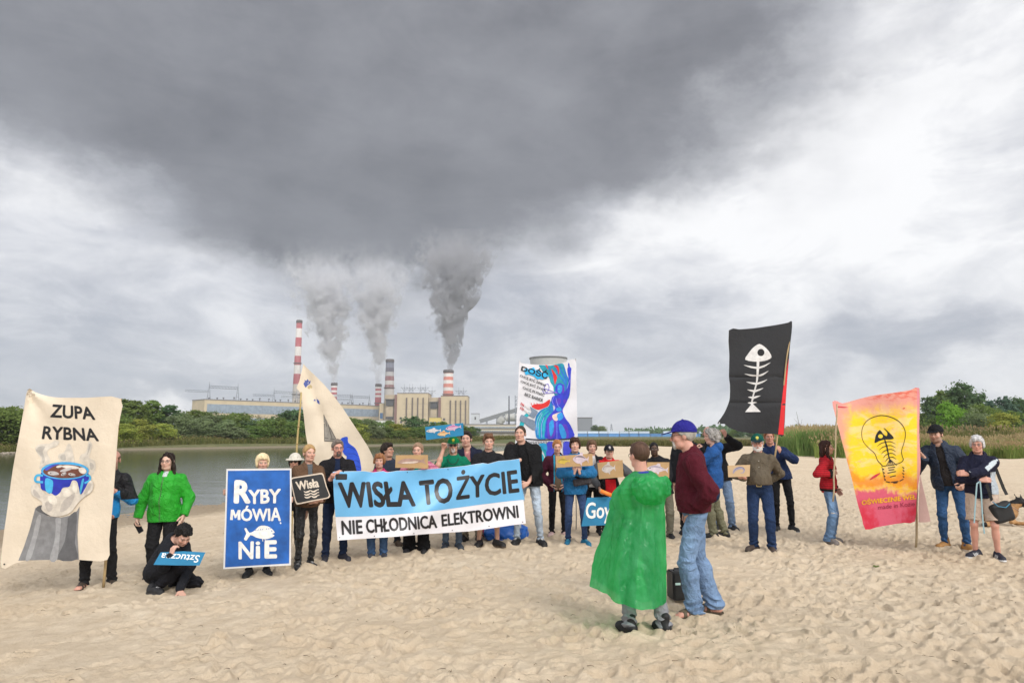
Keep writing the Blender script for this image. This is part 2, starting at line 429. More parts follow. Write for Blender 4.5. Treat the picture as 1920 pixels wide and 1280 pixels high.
def build_ground():
    # one coarse sheet out to the horizon, under the sand near the camera
    xs = np.concatenate([-np.geomspace(3000, 200, 20), np.linspace(-190, 190, 191), np.geomspace(200, 3000, 20)])
    ys = np.concatenate([-np.geomspace(3000, 130, 12), np.linspace(-120, 300, 211), np.geomspace(310, 3000, 30)])
    X, Y = np.meshgrid(xs, ys, indexing='ij'); Z = ground(X, Y)
    rad = np.hypot(X, Y); ang = np.abs(np.arctan2(X, Y))
    Z = np.where((rad < SAND_FAR - 2) & (ang < .98), Z - .18, Z - .02)
    Z = np.where((Y > 260), .7, Z)
    V = np.stack([X, Y, Z], -1).reshape(-1, 3)
    m = bpy.data.materials.new('meadow_soil'); m.use_nodes = True; nt = NT(m.node_tree); bs = nt.n['Principled BSDF']; oc = nt.coord('Object')
    a = nt.noise(oc, .08, 6, .6); b = nt.noise(oc, 1.3, 5, .65)
    col = nt.mix(nt.lin(a, .35, .65), (.085, .105, .035, 1), (.19, .165, .07, 1)); col = nt.mix(nt.lin(b, .35, .7), col, (.06, .08, .025, 1))
    x, y, z = nt.sep(oc)[:3]
    near = nt.m('SQRT', nt.add(nt.mul(x, x), nt.mul(y, y)))
    col = nt.mix(nt.sstep(near, 70, 112, 1, 0), col, (.58, .475, .35, 1))
    col = nt.mix(nt.sstep(z, -.85, -.55, 1, 0), col, (.20, .165, .11, 1))
    nt.put(bs.inputs['Base Color'], col); bs.inputs['Roughness'].default_value = .95
    o = link('ground', np_mesh('ground', V, grid_faces(len(xs), len(ys)), m)); setp(o, kind='structure')
build_ground()

def build_water():
    m = bpy.data.materials.new('river_water'); m.use_nodes = True; nt = NT(m.node_tree); bs = nt.n['Principled BSDF']; oc = nt.coord('Object')
    bs.inputs['Base Color'].default_value = (.034, .042, .026, 1); bs.inputs['Roughness'].default_value = .06; bs.inputs['IOR'].default_value = 1.33
    w1 = nt.noise(nt.mapping(oc, (.55, 1.5, 1), (0, 0, R(25))), 1.3, 4, .6); w2 = nt.noise(nt.mapping(oc, (.25, .9, 1), (0, 0, R(-12))), .35, 3, .5)
    nt.l.new(nt.bump(nt.add(w1, nt.mul(w2, 1.2)), .36, .07), bs.inputs['Normal'])
    V = [(x, y, WATER_Z) for x, y in ((-260, -130), (210, -130), (210, 250), (-260, 250))]
    o = link('river_water', np_mesh('river_water', V, [[(0, 1, 2, 3)]], m)); setp(o, kind='structure')
build_water()
# ------------------------------------------------------------------ vegetation
def leaf_material(name, c1, c2, c3, var=.18):
    m = bpy.data.materials.new(name); m.use_nodes = True; nt = NT(m.node_tree); bs = nt.n['Principled BSDF']
    oc = nt.coord('Object'); a = nt.noise(oc, .55, 3, .6); b = nt.noise(oc, 3.5, 3, .6)
    col = nt.mix(nt.lin(a, .34, .66), c4(c1), c4(c2)); col = nt.mix(nt.mul(nt.lin(b, .5, .75), .8), col, c4(c3))
    oi = nt.node('ShaderNodeObjectInfo'); h = nt.node('ShaderNodeHueSaturation'); nt.put(h.inputs['Color'], col)
    nt.put(h.inputs['Value'], nt.lin(oi.outputs['Random'], 0, 1, 1 - var, 1 + var)); nt.put(h.inputs['Hue'], nt.lin(oi.outputs['Random'], 0, 1, .487, .512))
    nt.put(bs.inputs['Base Color'], h.outputs[0]); bs.inputs['Roughness'].default_value = .7; bs.inputs['Specular IOR Level'].default_value = .25
    tr = nt.node('ShaderNodeBsdfTranslucent'); nt.put(tr.inputs[0], h.outputs[0])
    mx = nt.node('ShaderNodeMixShader'); mx.inputs[0].default_value = .45
    nt.l.new(bs.outputs[0], mx.inputs[1]); nt.l.new(tr.outputs[0], mx.inputs[2])
    nt.l.new(mx.outputs[0], nt.n['Material Output'].inputs[0])
    return m
LEAF = {'willow': leaf_material('willow_leaves', (0.151, 0.209, 0.090), (0.261, 0.330, 0.160), (0.380, 0.420, 0.221)),
        'green': leaf_material('poplar_leaves', (0.110, 0.181, 0.044), (0.200, 0.290, 0.070), (0.339, 0.380, 0.110)),
        'yellow': leaf_material('yellowing_leaves', (0.221, 0.281, 0.049), (0.380, 0.400, 0.081), (0.520, 0.481, 0.120)),
        'dark': leaf_material('dark_leaves', (0.064, 0.129, 0.056), (0.129, 0.221, 0.091), (0.235, 0.313, 0.129)),
        'bright': leaf_material('bright_leaves', (0.140, 0.299, 0.040), (0.261, 0.481, 0.060), (0.360, 0.560, 0.099)),
        'blue': leaf_material('pine_needles', (0.064, 0.129, 0.091), (0.116, 0.196, 0.129), (0.183, 0.260, 0.169)),
        'bare': leaf_material('thin_brown_leaves', (0.200, 0.181, 0.110), (0.299, 0.261, 0.170), (0.380, 0.339, 0.221))}
M_BARK = pmat('bark', (.085, .07, .055), .9, noise=(6, .35), bump=(14, .5, .03))

def make_tree_meshes(seed, h, w, kind, leaves=2600, lobes=11, base=.03, loose=1.0, leafsize=.30, trunk=True):
    """returns (crown mesh, trunk mesh) for a tree of height h and crown width w"""
    rs = np.random.RandomState(seed)
    # clump centres through the crown volume
    cs = []
    for i in range(lobes):
        t = (i + .5) / lobes; zz = base + (.93 - base) * t
        prof = math.sin(math.pi * min(1, (t * .82 + .16))) ** .7
        a = rs.uniform(0, 2 * math.pi) + i * 2.4; q = rs.uniform(.25, .8) * prof * w / 2 * (0 if i == lobes - 1 else 1)
        r = rs.uniform(.20, .34) * w * (.55 + .5 * prof)
        cs.append((q * math.cos(a), q * math.sin(a), zz * h, r, r * rs.uniform(.6, .95)))
    mb = MB()
    # trunk and limbs
    lean = rs.uniform(-.06, .06, 2) * h
    tp = [(0, 0, -.3), (lean[0] * .2, lean[1] * .2, h * .25), (lean[0] * .5, lean[1] * .5, h * .55), (lean[0], lean[1], h * .86)]
    mb.tube(tp, [h * .022, h * .017, h * .011, h * .003], 7)
    for c in cs:
        z0 = c[2] * rs.uniform(.35, .6); b = (lean[0] * z0 / h, lean[1] * z0 / h, z0)
        mid = ((b[0] + c[0]) / 2 + rs.uniform(-.1, .1) * w * .3, (b[1] + c[1]) / 2, (b[2] + c[2]) / 2 + .04 * h)
        mb.tube([b, mid, (c[0], c[1], c[2] + .2 * c[3])], [h * .008, h * .005, h * .0015], 5)
    # leaf clusters
    per = leaves // lobes; P = []; N = []
    for (cx, cy, cz, r, rz) in cs:
        ns = max(4, int(per / 16)); 
        d = rs.normal(size=(ns, 3)); d /= np.linalg.norm(d, axis=1)[:, None]
        d[:, 2] = np.abs(d[:, 2]) * np.where(rs.rand(ns) < .72, 1, -1)
        rad = rs.uniform(.55, 1.08 * (1 + .18 * loose * rs.rand()), ns)[:, None]
        cen = np.array([cx, cy, cz]) + d * rad * np.array([r, r, rz])
        for k in range(ns):
            n = 16; s = rs.uniform(.10, .24) * r * 1.25
            p = cen[k] + rs.normal(size=(n, 3)) * np.array([s, s, s * .62])
            P.append(p); N.append(d[k] * .55 + rs.normal(size=(n, 3)) * .6 + np.array([0, 0, .35]))
    P = np.concatenate(P); N = np.concatenate(N); N /= np.linalg.norm(N, axis=1)[:, None]
    P[:, 2] = np.maximum(P[:, 2], .05 * h)
    n = len(P); up = rs.normal(size=(n, 3)); A = np.cross(N, up); A /= np.linalg.norm(A, axis=1)[:, None]; B = np.cross(N, A)
    sz = leafsize * rs.uniform(.55, 1.35, n)[:, None]
    asp = rs.uniform(.45, .8, n)[:, None]
    V = np.stack([P - A * sz, P - B * sz * asp + N * sz * .15, P + A * sz, P + B * sz * asp + N * sz * .15], 1).reshape(-1, 3)
    F = np.arange(n * 4).reshape(-1, 4)
    cm = np_mesh('crown', V, F, LEAF[kind], smooth=False)
    t = mb.build('trunk', M_BARK); tm = t.data; bpy.data.objects.remove(t)
    return cm, tm

TREE_LIB = {}
def lib(kind, seed, **kw):
    k = (kind, seed)
    if k not in TREE_LIB: TREE_LIB[k] = make_tree_meshes(seed, 10.0, kw.pop('w', 8.0), kind, **kw)
    return TREE_LIB[k]
def place_tree(meshes, loc, h, wid, rz, label, group, cat='tree', name='tree'):
    r = empty(name, loc, rz, label, cat, group)
    r.scale = (wid, wid, h / 10.0)
    link('crown', meshes[0], r); link('trunk', meshes[1], r)
    return r

VAR = [('willow', 1, dict(w=9, leaves=5200, lobes=13)), ('willow', 2, dict(w=11, leaves=6000, lobes=15)), ('green', 3, dict(w=8, leaves=5200, lobes=13)),
       ('green', 4, dict(w=10, leaves=6000, lobes=15)), ('yellow', 5, dict(w=10, leaves=5200, lobes=12)), ('dark', 6, dict(w=9, leaves=5200, lobes=14)),
       ('bare', 7, dict(w=9, leaves=1500, lobes=14, loose=2.0, leafsize=.14)), ('green', 8, dict(w=6, leaves=3600, lobes=12, loose=1.6)), ('bright', 9, dict(w=10, leaves=4200, lobes=14)),
       ('blue', 10, dict(w=7, leaves=3000, lobes=14)), ('dark', 11, dict(w=6, leaves=3600, lobes=12, loose=1.8))]
VL = [lib(k, s, **d) for k, s, d in VAR]
DESC = ['grey-green willow', 'broad grey-green willow', 'mid green bushy tree', 'wide mid green tree', 'yellow-green rounded bush', 'dark green dense tree', 'brownish half-bare tree',
        'slim loose-leaved tree', 'bright green round tree', 'dark blue-green pine', 'slim dark green tree']

def far_bank_d(px):
    return float(np.interp(px, [-300, 0, 230, 640, 860, 1000], [90, 100, 126, 168, 196, 215]))
def veg_left():
    rs = np.random.RandomState(21)
    # (photo x, crown-top y, variant, extra depth) : the skyline read from the photograph
    spec = [(-120, 770, 3, 6), (-60, 772, 2, 4), (-20, 768, 5, 7), (14, 765, 3, 3), (40, 765, 6, 12), (60, 770, 4, 3), (100, 775, 3, 8), (150, 770, 1, 9), (190, 765, 2, 8), (236, 752, 7, 14), (258, 755, 7, 13),
            (285, 754, 7, 15), (318, 762, 10, 14), (232, 796, 4, 2), (262, 788, 4, 3), (306, 796, 4, 2), (340, 780, 1, 7), (352, 770, 6, 16), (368, 769, 2, 15), (384, 786, 0, 6), (404, 779, 1, 9), (425, 788, 0, 4), (446, 776, 3, 9), (436, 800, 0, 2),
            (462, 790, 5, 5), (484, 778, 6, 13), (470, 798, 3, 3), (500, 786, 3, 5), (526, 783, 2, 4), (541, 772, 5, 16), (560, 770, 5, 15), (556, 790, 3, 5), (582, 774, 5, 10), (610, 780, 2, 6), (640, 782, 3, 8),
            (664, 784, 2, 10), (690, 786, 0, 8), (672, 796, 4, 3), (700, 798, 0, 4), (722, 800, 2, 5), (745, 796, 4, 5), (748, 806, 3, 3), (776, 782, 5, 12), (770, 800, 2, 5), (795, 800, 3, 5), (812, 792, 10, 10), (830, 790, 2, 9), (852, 798, 5, 9), (868, 797, 2, 10), (884, 800, 5, 12), (700, 790, 3, 14), (730, 788, 2, 16)]
    marks = [(20, 'at the left edge of the picture'), (215, 'behind the cream soup banner'), (300, 'between the soup banner and the power plant'), (400, 'below the turbine hall\'s left end'), (480, 'above the blue fish sign'),
             (566, 'beside the bamboo pole'), (690, 'right of the sail-shaped banner'), (790, 'below the striped boiler houses'), (900, 'behind the raised blue fish board')]
    for i, (px, ty, v, dd) in enumerate(spec):
        d = far_bank_d(px) + dd + 3.0
        top = at(px, ty, d); gz = g1(top.x, d); h = max(2.5, top.z - gz)
        where = next((t for lim, t in marks if px <= lim), 'behind the raised blue fish board')
        lv = 'low' if ty > 786 else 'tall'
        sc = h / 10.0
        place_tree(VL[v], (top.x, d, gz - .1), h * 1.03, max(.62, min(sc * 1.45, 1.35)) * rs.uniform(.92, 1.15), rs.uniform(0, 6.28),
                   f'{lv} {DESC[v]} on the far bank {where}', 'trees along the far river bank', 'bush' if lv == 'low' and v in (4,) else 'tree', 'bank_tree')
veg_left()

def veg_right():
    rs = np.random.RandomState(5)
    spec = [(1742, 748, 10, 150), (1760, 738, 7, 152), (1800, 724, 5, 150), (1786, 740, 10, 158), (1828, 745, 7, 155), (1772, 757, 8, 112), (1840, 762, 3, 118), (1856, 752, 9, 140), (1880, 744, 9, 142), (1905, 750, 5, 150), (1862, 770, 3, 125), (1815, 772, 3, 120),
            (1930, 748, 9, 150), (1895, 770, 2, 130), (1879, 778, 4, 100), (1960, 745, 5, 150), (2010, 750, 3, 140), (1720, 775, 10, 160), (1690, 778, 3, 165), (1830, 776, 1, 108), (1740, 772, 2, 150)]
    D2 = {0: 'left', 1: 'right'}
    for i, (px, ty, v, d) in enumerate(spec):
        top = at(px, ty, d); gz = g1(top.x, d); h = top.z - gz
        where = 'right of the light-bulb banner' if px < 1770 else 'above the black-capped man' if px < 1812 else 'above the grey-haired woman' if px < 1870 else 'at the right edge of the picture'
        dist = 'before the wood' if d < 135 else 'in the wood'
        place_tree(VL[v], (top.x, d, gz - .1), h * 1.03, max(.5, h / 10 * (1.0 if v in (7, 10) else .9)), rs.uniform(0, 6.28),
                   f'{DESC[v]} {where}, {dist}', 'trees behind the reeds on the right', 'tree', 'meadow_tree')
    # the low wood on the horizon
    bm = []
    for (x0, x1, d0, d1, n, h0, h1, nm, lab) in ((150, 1100, 650, 950, 420, 6, 12, 'distant_wood', 'far-off low wood along the horizon between the black and the light-bulb banners'),):
        P = []
        for k in range(n):
            x = rs.uniform(x0, x1); d = rs.uniform(d0, d1); h = rs.uniform(h0, h1)
            m = 70
            q = rs.normal(size=(m, 3)) * np.array([6.0, 4, h * .20]) + np.array([x, d, h * .55])
            P.append(q)
        P = np.concatenate(P); P[:, 2] = np.clip(P[:, 2], .3, None); n_ = len(P)
        N = rs.normal(size=(n_, 3)); N /= np.linalg.norm(N, axis=1)[:, None]; A = np.cross(N, rs.normal(size=(n_, 3))); A /= np.linalg.norm(A, axis=1)[:, None]; B = np.cross(N, A)
        s = rs.uniform(1.2, 2.6, n_)[:, None]
        V = np.stack([P - A * s, P - B * s, P + A * s, P + B * s], 1).reshape(-1, 3)
        o = link(nm, np_mesh(nm, V, np.arange(n_ * 4).reshape(-1, 4), LEAF['dark'], smooth=False)); setp(o, lab, 'wood', kind='stuff')
veg_right()

def blades(name, label, cat, spots, hfun, mats, nblade, seed, wid=.02, lean=.25, headsize=.0, headfrac=.5):
    """spots: function(rs, n) -> x, y ; returns one stuff object of curved blades, with seed heads"""
    rs = np.random.RandomState(seed); x, y = spots(rs, nblade); n = len(x); z = ground(x, y) - .03
    h = hfun(rs, x, y); a = rs.uniform(0, 2 * math.pi, n); ln = np.abs(rs.normal(0, lean, n)) * h
    dx, dy = np.cos(a) * ln, np.sin(a) * ln; wa = rs.uniform(0, math.pi, n); wx, wy = np.cos(wa) * wid, np.sin(wa) * wid
    b = np.stack([x, y, z], 1); mid = b + np.stack([dx * .35, dy * .35, h * .6], 1); tip = b + np.stack([dx, dy, h * .96], 1)
    w = np.stack([wx, wy, np.zeros(n)], 1)
    V = np.stack([b - w, b + w, mid - w * .8, mid + w * .8, tip], 1).reshape(-1, 3)
    i = np.arange(n) * 5
    F4 = np.stack([i, i + 1, i + 3, i + 2], 1); F3 = np.stack([i + 2, i + 3, i + 4], 1); mi = [np.zeros(n * 1), np.zeros(n)]
    Fl = [F4, F3]
    if headsize > 0:
        k = np.nonzero(rs.rand(n) < headfrac)[0]; hb = tip[k] - np.array([0, 0, .02]); m = len(k)
        hd = np.stack([dx[k] * .25, dy[k] * .25, h[k] * .14 + .05], 1); ww = np.stack([np.cos(wa[k] + 1), np.sin(wa[k] + 1), np.zeros(m)], 1) * headsize
        V2 = np.stack([hb, hb + hd * .45 - ww, hb + hd, hb + hd * .45 + ww], 1).reshape(-1, 3)
        Fl.append(np.arange(m * 4).reshape(-1, 4) + len(V)); V = np.concatenate([V, V2]); mi.append(np.ones(m))
    o = link(name, np_mesh(name, V, Fl, mats, smooth=False, midx=np.concatenate(mi)))
    return setp(o, label, cat, kind='stuff')
M_REED = leaf_material('reed_leaves', (0.149, 0.218, 0.046), (0.241, 0.299, 0.075), (0.345, 0.345, 0.115))
M_REED2 = leaf_material('dark_reed_leaves', (0.115, 0.196, 0.052), (0.196, 0.276, 0.081), (0.287, 0.322, 0.115))
M_STRAW = leaf_material('straw_heads', (.33, .24, .12), (.43, .33, .18), (.30, .19, .11))
M_GRASS = leaf_material('bank_grass', (.10, .125, .03), (.19, .185, .06), (.27, .22, .09))
def vegetation_low():
    def s1(rs, n):   # straw topped tall grass, right hand side
        px = rs.uniform(1520, 2300, n); d = 52 + 34 * rs.rand(n) ** 1.6 + (px < 1570) * rs.uniform(0, 8, n) - np.clip((px - 1700) / 400, 0, 1) * 1.5
        d += 1.2 * np.sin(px * .05) ** 2
        return (px - 960) / FPX * d, d
    blades('tall_grass', 'straw-topped tall green grass along the back edge of the sand on the right', 'grass', s1,
           lambda rs, x, y: rs.uniform(1.1, 2.0, len(x)) * (.8 + .25 * np.sin(x * .35 + 1) * np.sin(y * .2)) , [M_REED, M_STRAW], 52000, 3, wid=.028, lean=.18, headsize=.055, headfrac=.42)
    def s2(rs, n):   # green reeds behind the pole of the black banner
        px = rs.uniform(1455, 1600, n); d = 57 + 26 * rs.rand(n) ** 1.4 + np.clip((1490 - px) / 35, 0, 1) * 22
        return (px - 960) / FPX * d, d
    blades('reed_bed', 'tall dense green reeds beside the black fish banner', 'reeds', s2, lambda rs, x, y: rs.uniform(1.4, 2.5, len(x)), [M_REED2, M_STRAW], 26000, 4, wid=.032, lean=.16, headsize=.035, headfrac=.15)
    def s3(rs, n):   # meadow further back on the right
        px = rs.uniform(1500, 2300, n); d = rs.uniform(84, 130, n)
        return (px - 960) / FPX * d, d
    blades('meadow_scrub', 'brownish scrub and meadow in front of the wood on the right', 'scrub', s3, lambda rs, x, y: rs.uniform(1.0, 2.9, len(x)), [M_GRASS, M_STRAW], 26000, 5, wid=.06, lean=.3, headsize=.07, headfrac=.3)
    def s4(rs, n):   # strip beyond the sand, below the blue containers
        px = rs.uniform(985, 1460, n); d = 106 + 18 * rs.rand(n)
        return (px - 960) / FPX * d, d
    blades('grass_strip', 'strip of green and yellow grass between the sand and the blue containers', 'grass', s4, lambda rs, x, y: rs.uniform(.35, 1.15, len(x)), [M_GRASS, M_STRAW], 22000, 6, wid=.07, lean=.3, headsize=.05, headfrac=.15)
    def s5(rs, n):   # the far bank
        px = rs.uniform(-200, 985, n); d = np.interp(px, [-300, 0, 230, 640, 860, 1000], [90, 100, 126, 168, 196, 215]) + rs.uniform(.5, 6.5, n)
        return (px - 960) / FPX * d, d
    blades('bank_grass', 'yellow-green grass and weeds along the far river bank', 'grass', s5, lambda rs, x, y: rs.uniform(.3, 1.2, len(x)), [M_GRASS, M_STRAW], 30000, 8, wid=.09, lean=.4, headsize=.07, headfrac=.12)
    def s6(rs, n):
        px = rs.uniform(860, 1010, n); d = rs.uniform(128, 150, n)
        return (px - 960) / FPX * d, d
    # dead stem standing out of the reeds
    mb = MB(); p = at(1500, 806, 64); b = Vector((p.x, p.y, g1(p.x, p.y)))
    mb.tube([b, b + Vector((.02, 0, 2.2)), b + Vector((-.25, 0, 3.9))], [.035, .03, .008], 6); mb.tube([b + Vector((0, 0, 2.3)), b + Vector((.25, 0, 3.2))], [.02, .006], 5); mb.tube([b + Vector((-.08, 0, 2.7)), b + Vector((-.5, .1, 3.3))], [.015, .005], 5)
    o = mb.build('dead_stem', M_BARK); setp(o, 'bare dead stem sticking out of the green reeds', 'dead stem')
    # rubble along the far waterline
    rs = np.random.RandomState(9); V = []; F = []
    bm = bmesh.new()
    for k in range(420):
        px = rs.uniform(-60, 980); d = far_bank_d(px) + rs.uniform(-1.2, .6); s = rs.uniform(.10, .34)
        q = bmesh.ops.create_icosphere(bm, subdivisions=1, radius=s)
        for v in q['verts']: v.co = Vector((v.co.x * 1.4 + (px - 960) / FPX * d, v.co.y + d, v.co.z * .6 + WATER_Z + .06)) + Vector(rs.uniform(-.05, .05, 3))
    me = bpy.data.meshes.new('bank_rubble'); bm.to_mesh(me); bm.free(); me.materials.append(pmat('rubble', (.28, .24, .19), .9, noise=(2, .4)))
    setp(link('bank_rubble', me), 'line of pale stones at the far waterline', 'stones', kind='stuff')
vegetation_low()
# ------------------------------------------------------------------ power plant
PD = 1150.0
def banded(name, bands, rough=.8):
    """material striped by object-space height: bands = [(z, colour)...], each colour holds from z upward"""
    m = bpy.data.materials.new(name); m.use_nodes = True; nt = NT(m.node_tree); bs = nt.n['Principled BSDF']
    oc = nt.coord('Object'); z = nt.sep(oc)[2]; hi = max(b[0] for b in bands) + 30.0
    r = nt.node('ShaderNodeValToRGB'); nt.put(r.inputs[0], nt.lin(z, -1, hi, 0, 1)); cr = r.color_ramp; cr.interpolation = 'CONSTANT'
    for i, (bz, c) in enumerate(bands):
        p = (bz + 1) / (hi + 1)
        e = cr.elements[0] if i == 0 else (cr.elements[1] if i == 1 else cr.elements.new(p))
        e.position = max(0, p); e.color = c4(c)
    n = nt.noise(nt.mapping(oc, (.3, .3, .05)), 1.0, 5, .6)
    col = nt.mix(nt.lin(n, .4, .8, 0, .35), r.outputs[0], (.30, .27, .25, 1))
    nt.put(bs.inputs['Base Color'], col); bs.inputs['Roughness'].default_value = rough
    return m
RED, WHT, GRY = (.34, .065, .08), (.56, .53, .50), (.42, .38, .34)
def ztop(py, D): return ZC + (815 - py) / FPX * D * 1.008
def chimney(px, ytop, w0, w1, ybot, stripes, label, D=PD, name='chimney', ring=True):
    H = ztop(ytop, D); x = (px - 960) / FPX * D; r0 = w0 / 2 / FPX * D; r1 = w1 / 2 / FPX * D; zb = ztop(ybot, D)
    root = empty(name, (x, D, 0), 0, label, 'chimney', None)
    rb = r0 + (r1 - r0) * H / (H - zb)
    bands = [(0, stripes[-1][1])]
    zz = []
    for yy, c in stripes: zz.append((ztop(yy, D), c))          # (top of the band, colour), listed from the top down
    lst = sorted(((zz[i + 1][0] if i + 1 < len(zz) else 0.0), c) for i, (zt, c) in enumerate(zz))
    m = banded('chimney_paint', lst)
    mb = MB(); mb.lathe([(rb, 0), (rb * .5 + r0 * .5, H * .5), (r0, H - .01), (r0 * .86, H), (r0 * .84, H - 6)], n=28); mb.build('shaft', m, root)
    if ring:
        mb = MB(); mb.lathe([(r0 * 1.02, H - 5), (r0 * 1.12, H - 4.6), (r0 * 1.12, H - .6), (r0 * .98, H + .4), (r0 * .85, H + .4), (r0 * .85, H - 2)], n=28); mb.build('rim', pmat('sooty_concrete', (.10, .085, .085), .9), root)
        for f in (.35, .62):
            mb = MB(); z = H * f; rr = rb + (r0 - rb) * f
            mb.lathe([(rr, z), (rr + 1.3, z + .2), (rr + 1.3, z + 1.6), (rr + 1.1, z + 1.6), (rr, z + .6)], n=24); mb.build('gallery', pmat('rusty_steel', (.14, .11, .10), .8), root)
    return root
chimney(556, 601, 10.5, 14, 752, [(601, RED), (617, WHT), (634, RED), (652, WHT), (669, RED), (686, WHT), (703, RED), (722, GRY)], 'very tall slim red and white striped chimney without smoke, left of the other stacks', 1180)
chimney(626.5, 719, 11, 11.5, 750, [(719, (.28, .09, .07)), (724, WHT), (728, RED), (733, WHT), (737, RED), (741, WHT), (745, RED)], 'short red and white stack behind the sail banner with a grey plume', 1240)
chimney(709.5, 721, 11, 11.5, 750, [(721, (.26, .08, .07)), (726, WHT), (730, RED), (734, WHT), (738, RED), (742, WHT), (746, RED)], 'short red and white stack left of the dark banded chimney, smoking', 1240)
DRED = (.17, .065, .07); DBL = (.085, .095, .13)
chimney(730, 675, 14.5, 18.5, 742, [(675, DBL), (683, (.12, .13, .17)), (691, (.065, .06, .085)), (699, (.30, .29, .29)), (707, DRED), (715, (.38, .36, .34)), (723, DRED), (731, (.36, .34, .32))], 'thick sooty chimney banded dark red, grey and blue-black, without smoke', 1190)
chimney(840.5, 695, 18, 19, 742, [(695, (.40, .11, .08)), (701.5, WHT), (708, (.47, .15, .11)), (714.5, WHT), (721, (.47, .15, .11)), (727.5, WHT), (734, (.48, .15, .11))], 'thick orange-red and white striped chimney with the darkest plume', 1190, ring=True)
# cooling tower behind the river-woman banner
def cooling_tower():
    D = 1150; H = ztop(672, D); x = (1028.5 - 960) / FPX * D
    root = empty('cooling_tower', (x, D, 0), 0, 'pale grey concrete cooling tower whose rim shows above the blue woman banner', 'cooling tower')
    prof = []
    for i in range(25):
        z = H * i / 24; t = (z - H * .72) / H; prof.append((29.5 * math.sqrt(1 + (t / .75) ** 2 * .9), z))
    prof += [(prof[-1][0] - 1.5, H), (prof[-1][0] - 2, H - 8)]
    mb = MB(); mb.lathe(prof, n=48); mb.build('shell', pmat('pale_concrete', (.42, .42, .41), .9, noise=(.05, .15)), root)
    mb = MB(); r = prof[-3][0]; mb.lathe([(r + .05, H - 2.5), (r + 1, H - 2.4), (r + 1, H + .1), (r - .5, H + .1)], n=48); mb.build('rim', pmat('dark_rim', (.16, .16, .16), .9), root)
cooling_tower()

M_BEIGE = pmat('beige_cladding', (.50, .405, .265), .8, noise=(.06, .12)); M_BEIGE2 = pmat('dirty_beige', (.40, .32, .22), .85, noise=(.08, .25)); M_BLUEGLASS = pmat('strip_glazing', (.22, .27, .33), .5, noise=(.2, .25))
M_DUCT = pmat('dark_duct', (.12, .09, .075), .8); M_STEEL = pmat('grey_steel', (.20, .22, .25), .6); M_BRICK = pmat('red_brown_cladding', (.19, .10, .085), .85); M_DARKBOX = pmat('dark_plant_room', (.055, .055, .06), .8); M_LGREY = pmat('light_grey_cladding', (.48, .50, .53), .7); M_ROOFG = pmat('roof_felt', (.16, .15, .15), .9)
def lattice(mb, p, q, w, t=.35, seg=8):
    """a trussed girder from p to q"""
    p, q = Vector(p), Vector(q); d = (q - p); n = Vector((0, 0, 1)) if abs(d.normalized().z) < .9 else Vector((1, 0, 0)); n = n * w
    mb.tube([p, q], t, 4); mb.tube([p + n, q + n], t, 4)
    for i in range(seg):
        a = p + d * (i / seg); b = p + d * ((i + 1) / seg); mb.tube([a, b + n], t * .7, 3); mb.tube([a + n, a], t * .7, 3)
def turbine_hall():
    A = Vector((-449, 1000, 0)); B = Vector((-237, 1226, 0)); L = (B - A).length; ang = math.atan2(B.y - A.y, B.x - A.x); H = 53.0; Wd = 44
    root = empty('turbine_hall', A, ang, 'long beige turbine hall with two grey-blue window bands', 'building')
    # local x along the long face, +y to the back
    mb = MB(); mb.box((L / 2, Wd / 2, H / 2), (L, Wd, H)); mb.build('wall', M_BEIGE, root)
    for z0, z1 in ((H - 19, H - 6.0), (H - 33, H - 25.5)):
        mb = MB(); mb.box((L / 2 + 1, -.25, (z0 + z1) / 2), (L - 6, .5, z1 - z0))
        for k in range(64): mb.box((4 + k * (L - 6) / 64, -.6, (z0 + z1) / 2), (.5, .4, z1 - z0))
        o = mb.build('window_band', M_BLUEGLASS, root)
    for k in range(40): mb = MB(); mb.box((6 + k * (L - 10) / 40, -.3, H - 37.5), (2.6, .5, 4.5)); mb.build('lower_window', M_DARKBOX, root)
    mb = MB(); mb.box((L / 2, Wd / 2, H + .5), (L + 1, Wd + 1, 1.2)); mb.build('roof_edge', M_ROOFG, root)
    rs = random.Random(4)
    for k in range(26):
        x = 10 + k * (L - 16) / 26 + rs.uniform(-3, 3); h = rs.uniform(1.5, 4)
        mb = MB(); mb.tube([(x, 6, H + 1), (x, 6, H + 1 + h)], .5, 6); mb.box((x, 6, H + 1.4 + h), (2.2, 1.8, 1.2)); mb.build('roof_vent', M_DARKBOX, root)
    # switchyard gantries on the roof line
    for gx, gw, gh in ((14, 44, 24), (118, 40, 20), (166, 46, 19), (222, 44, 19), (262, 40, 18)):
        mb = MB()
        for sx in (gx, gx + gw):
            mb.tube([(sx - 2.6, 20, H), (sx, 20, H + gh)], .42, 4); mb.tube([(sx + 2.6, 20, H), (sx, 20, H + gh)], .42, 4)
            for z in (.3, .55, .8): mb.tube([(sx - 2.6 * (1 - z), 20, H + gh * z), (sx + 2.6 * (1 - z), 20, H + gh * z)], .25, 3)
            mb.tube([(sx, 20, H + gh), (sx, 20, H + gh + 4)], .25, 4)
        lattice(mb, (gx, 20, H + gh * .78), (gx + gw, 20, H + gh * .78), 3.4, .33, 9)
        lattice(mb, (gx - 34, 22, H + gh * .5), (gx, 22, H + gh * .5), 2.6, .25, 8)
        mb.build('gantry', M_STEEL, root)
    # dark frames on legs that carry the two short stacks
    return root
turbine_hall()
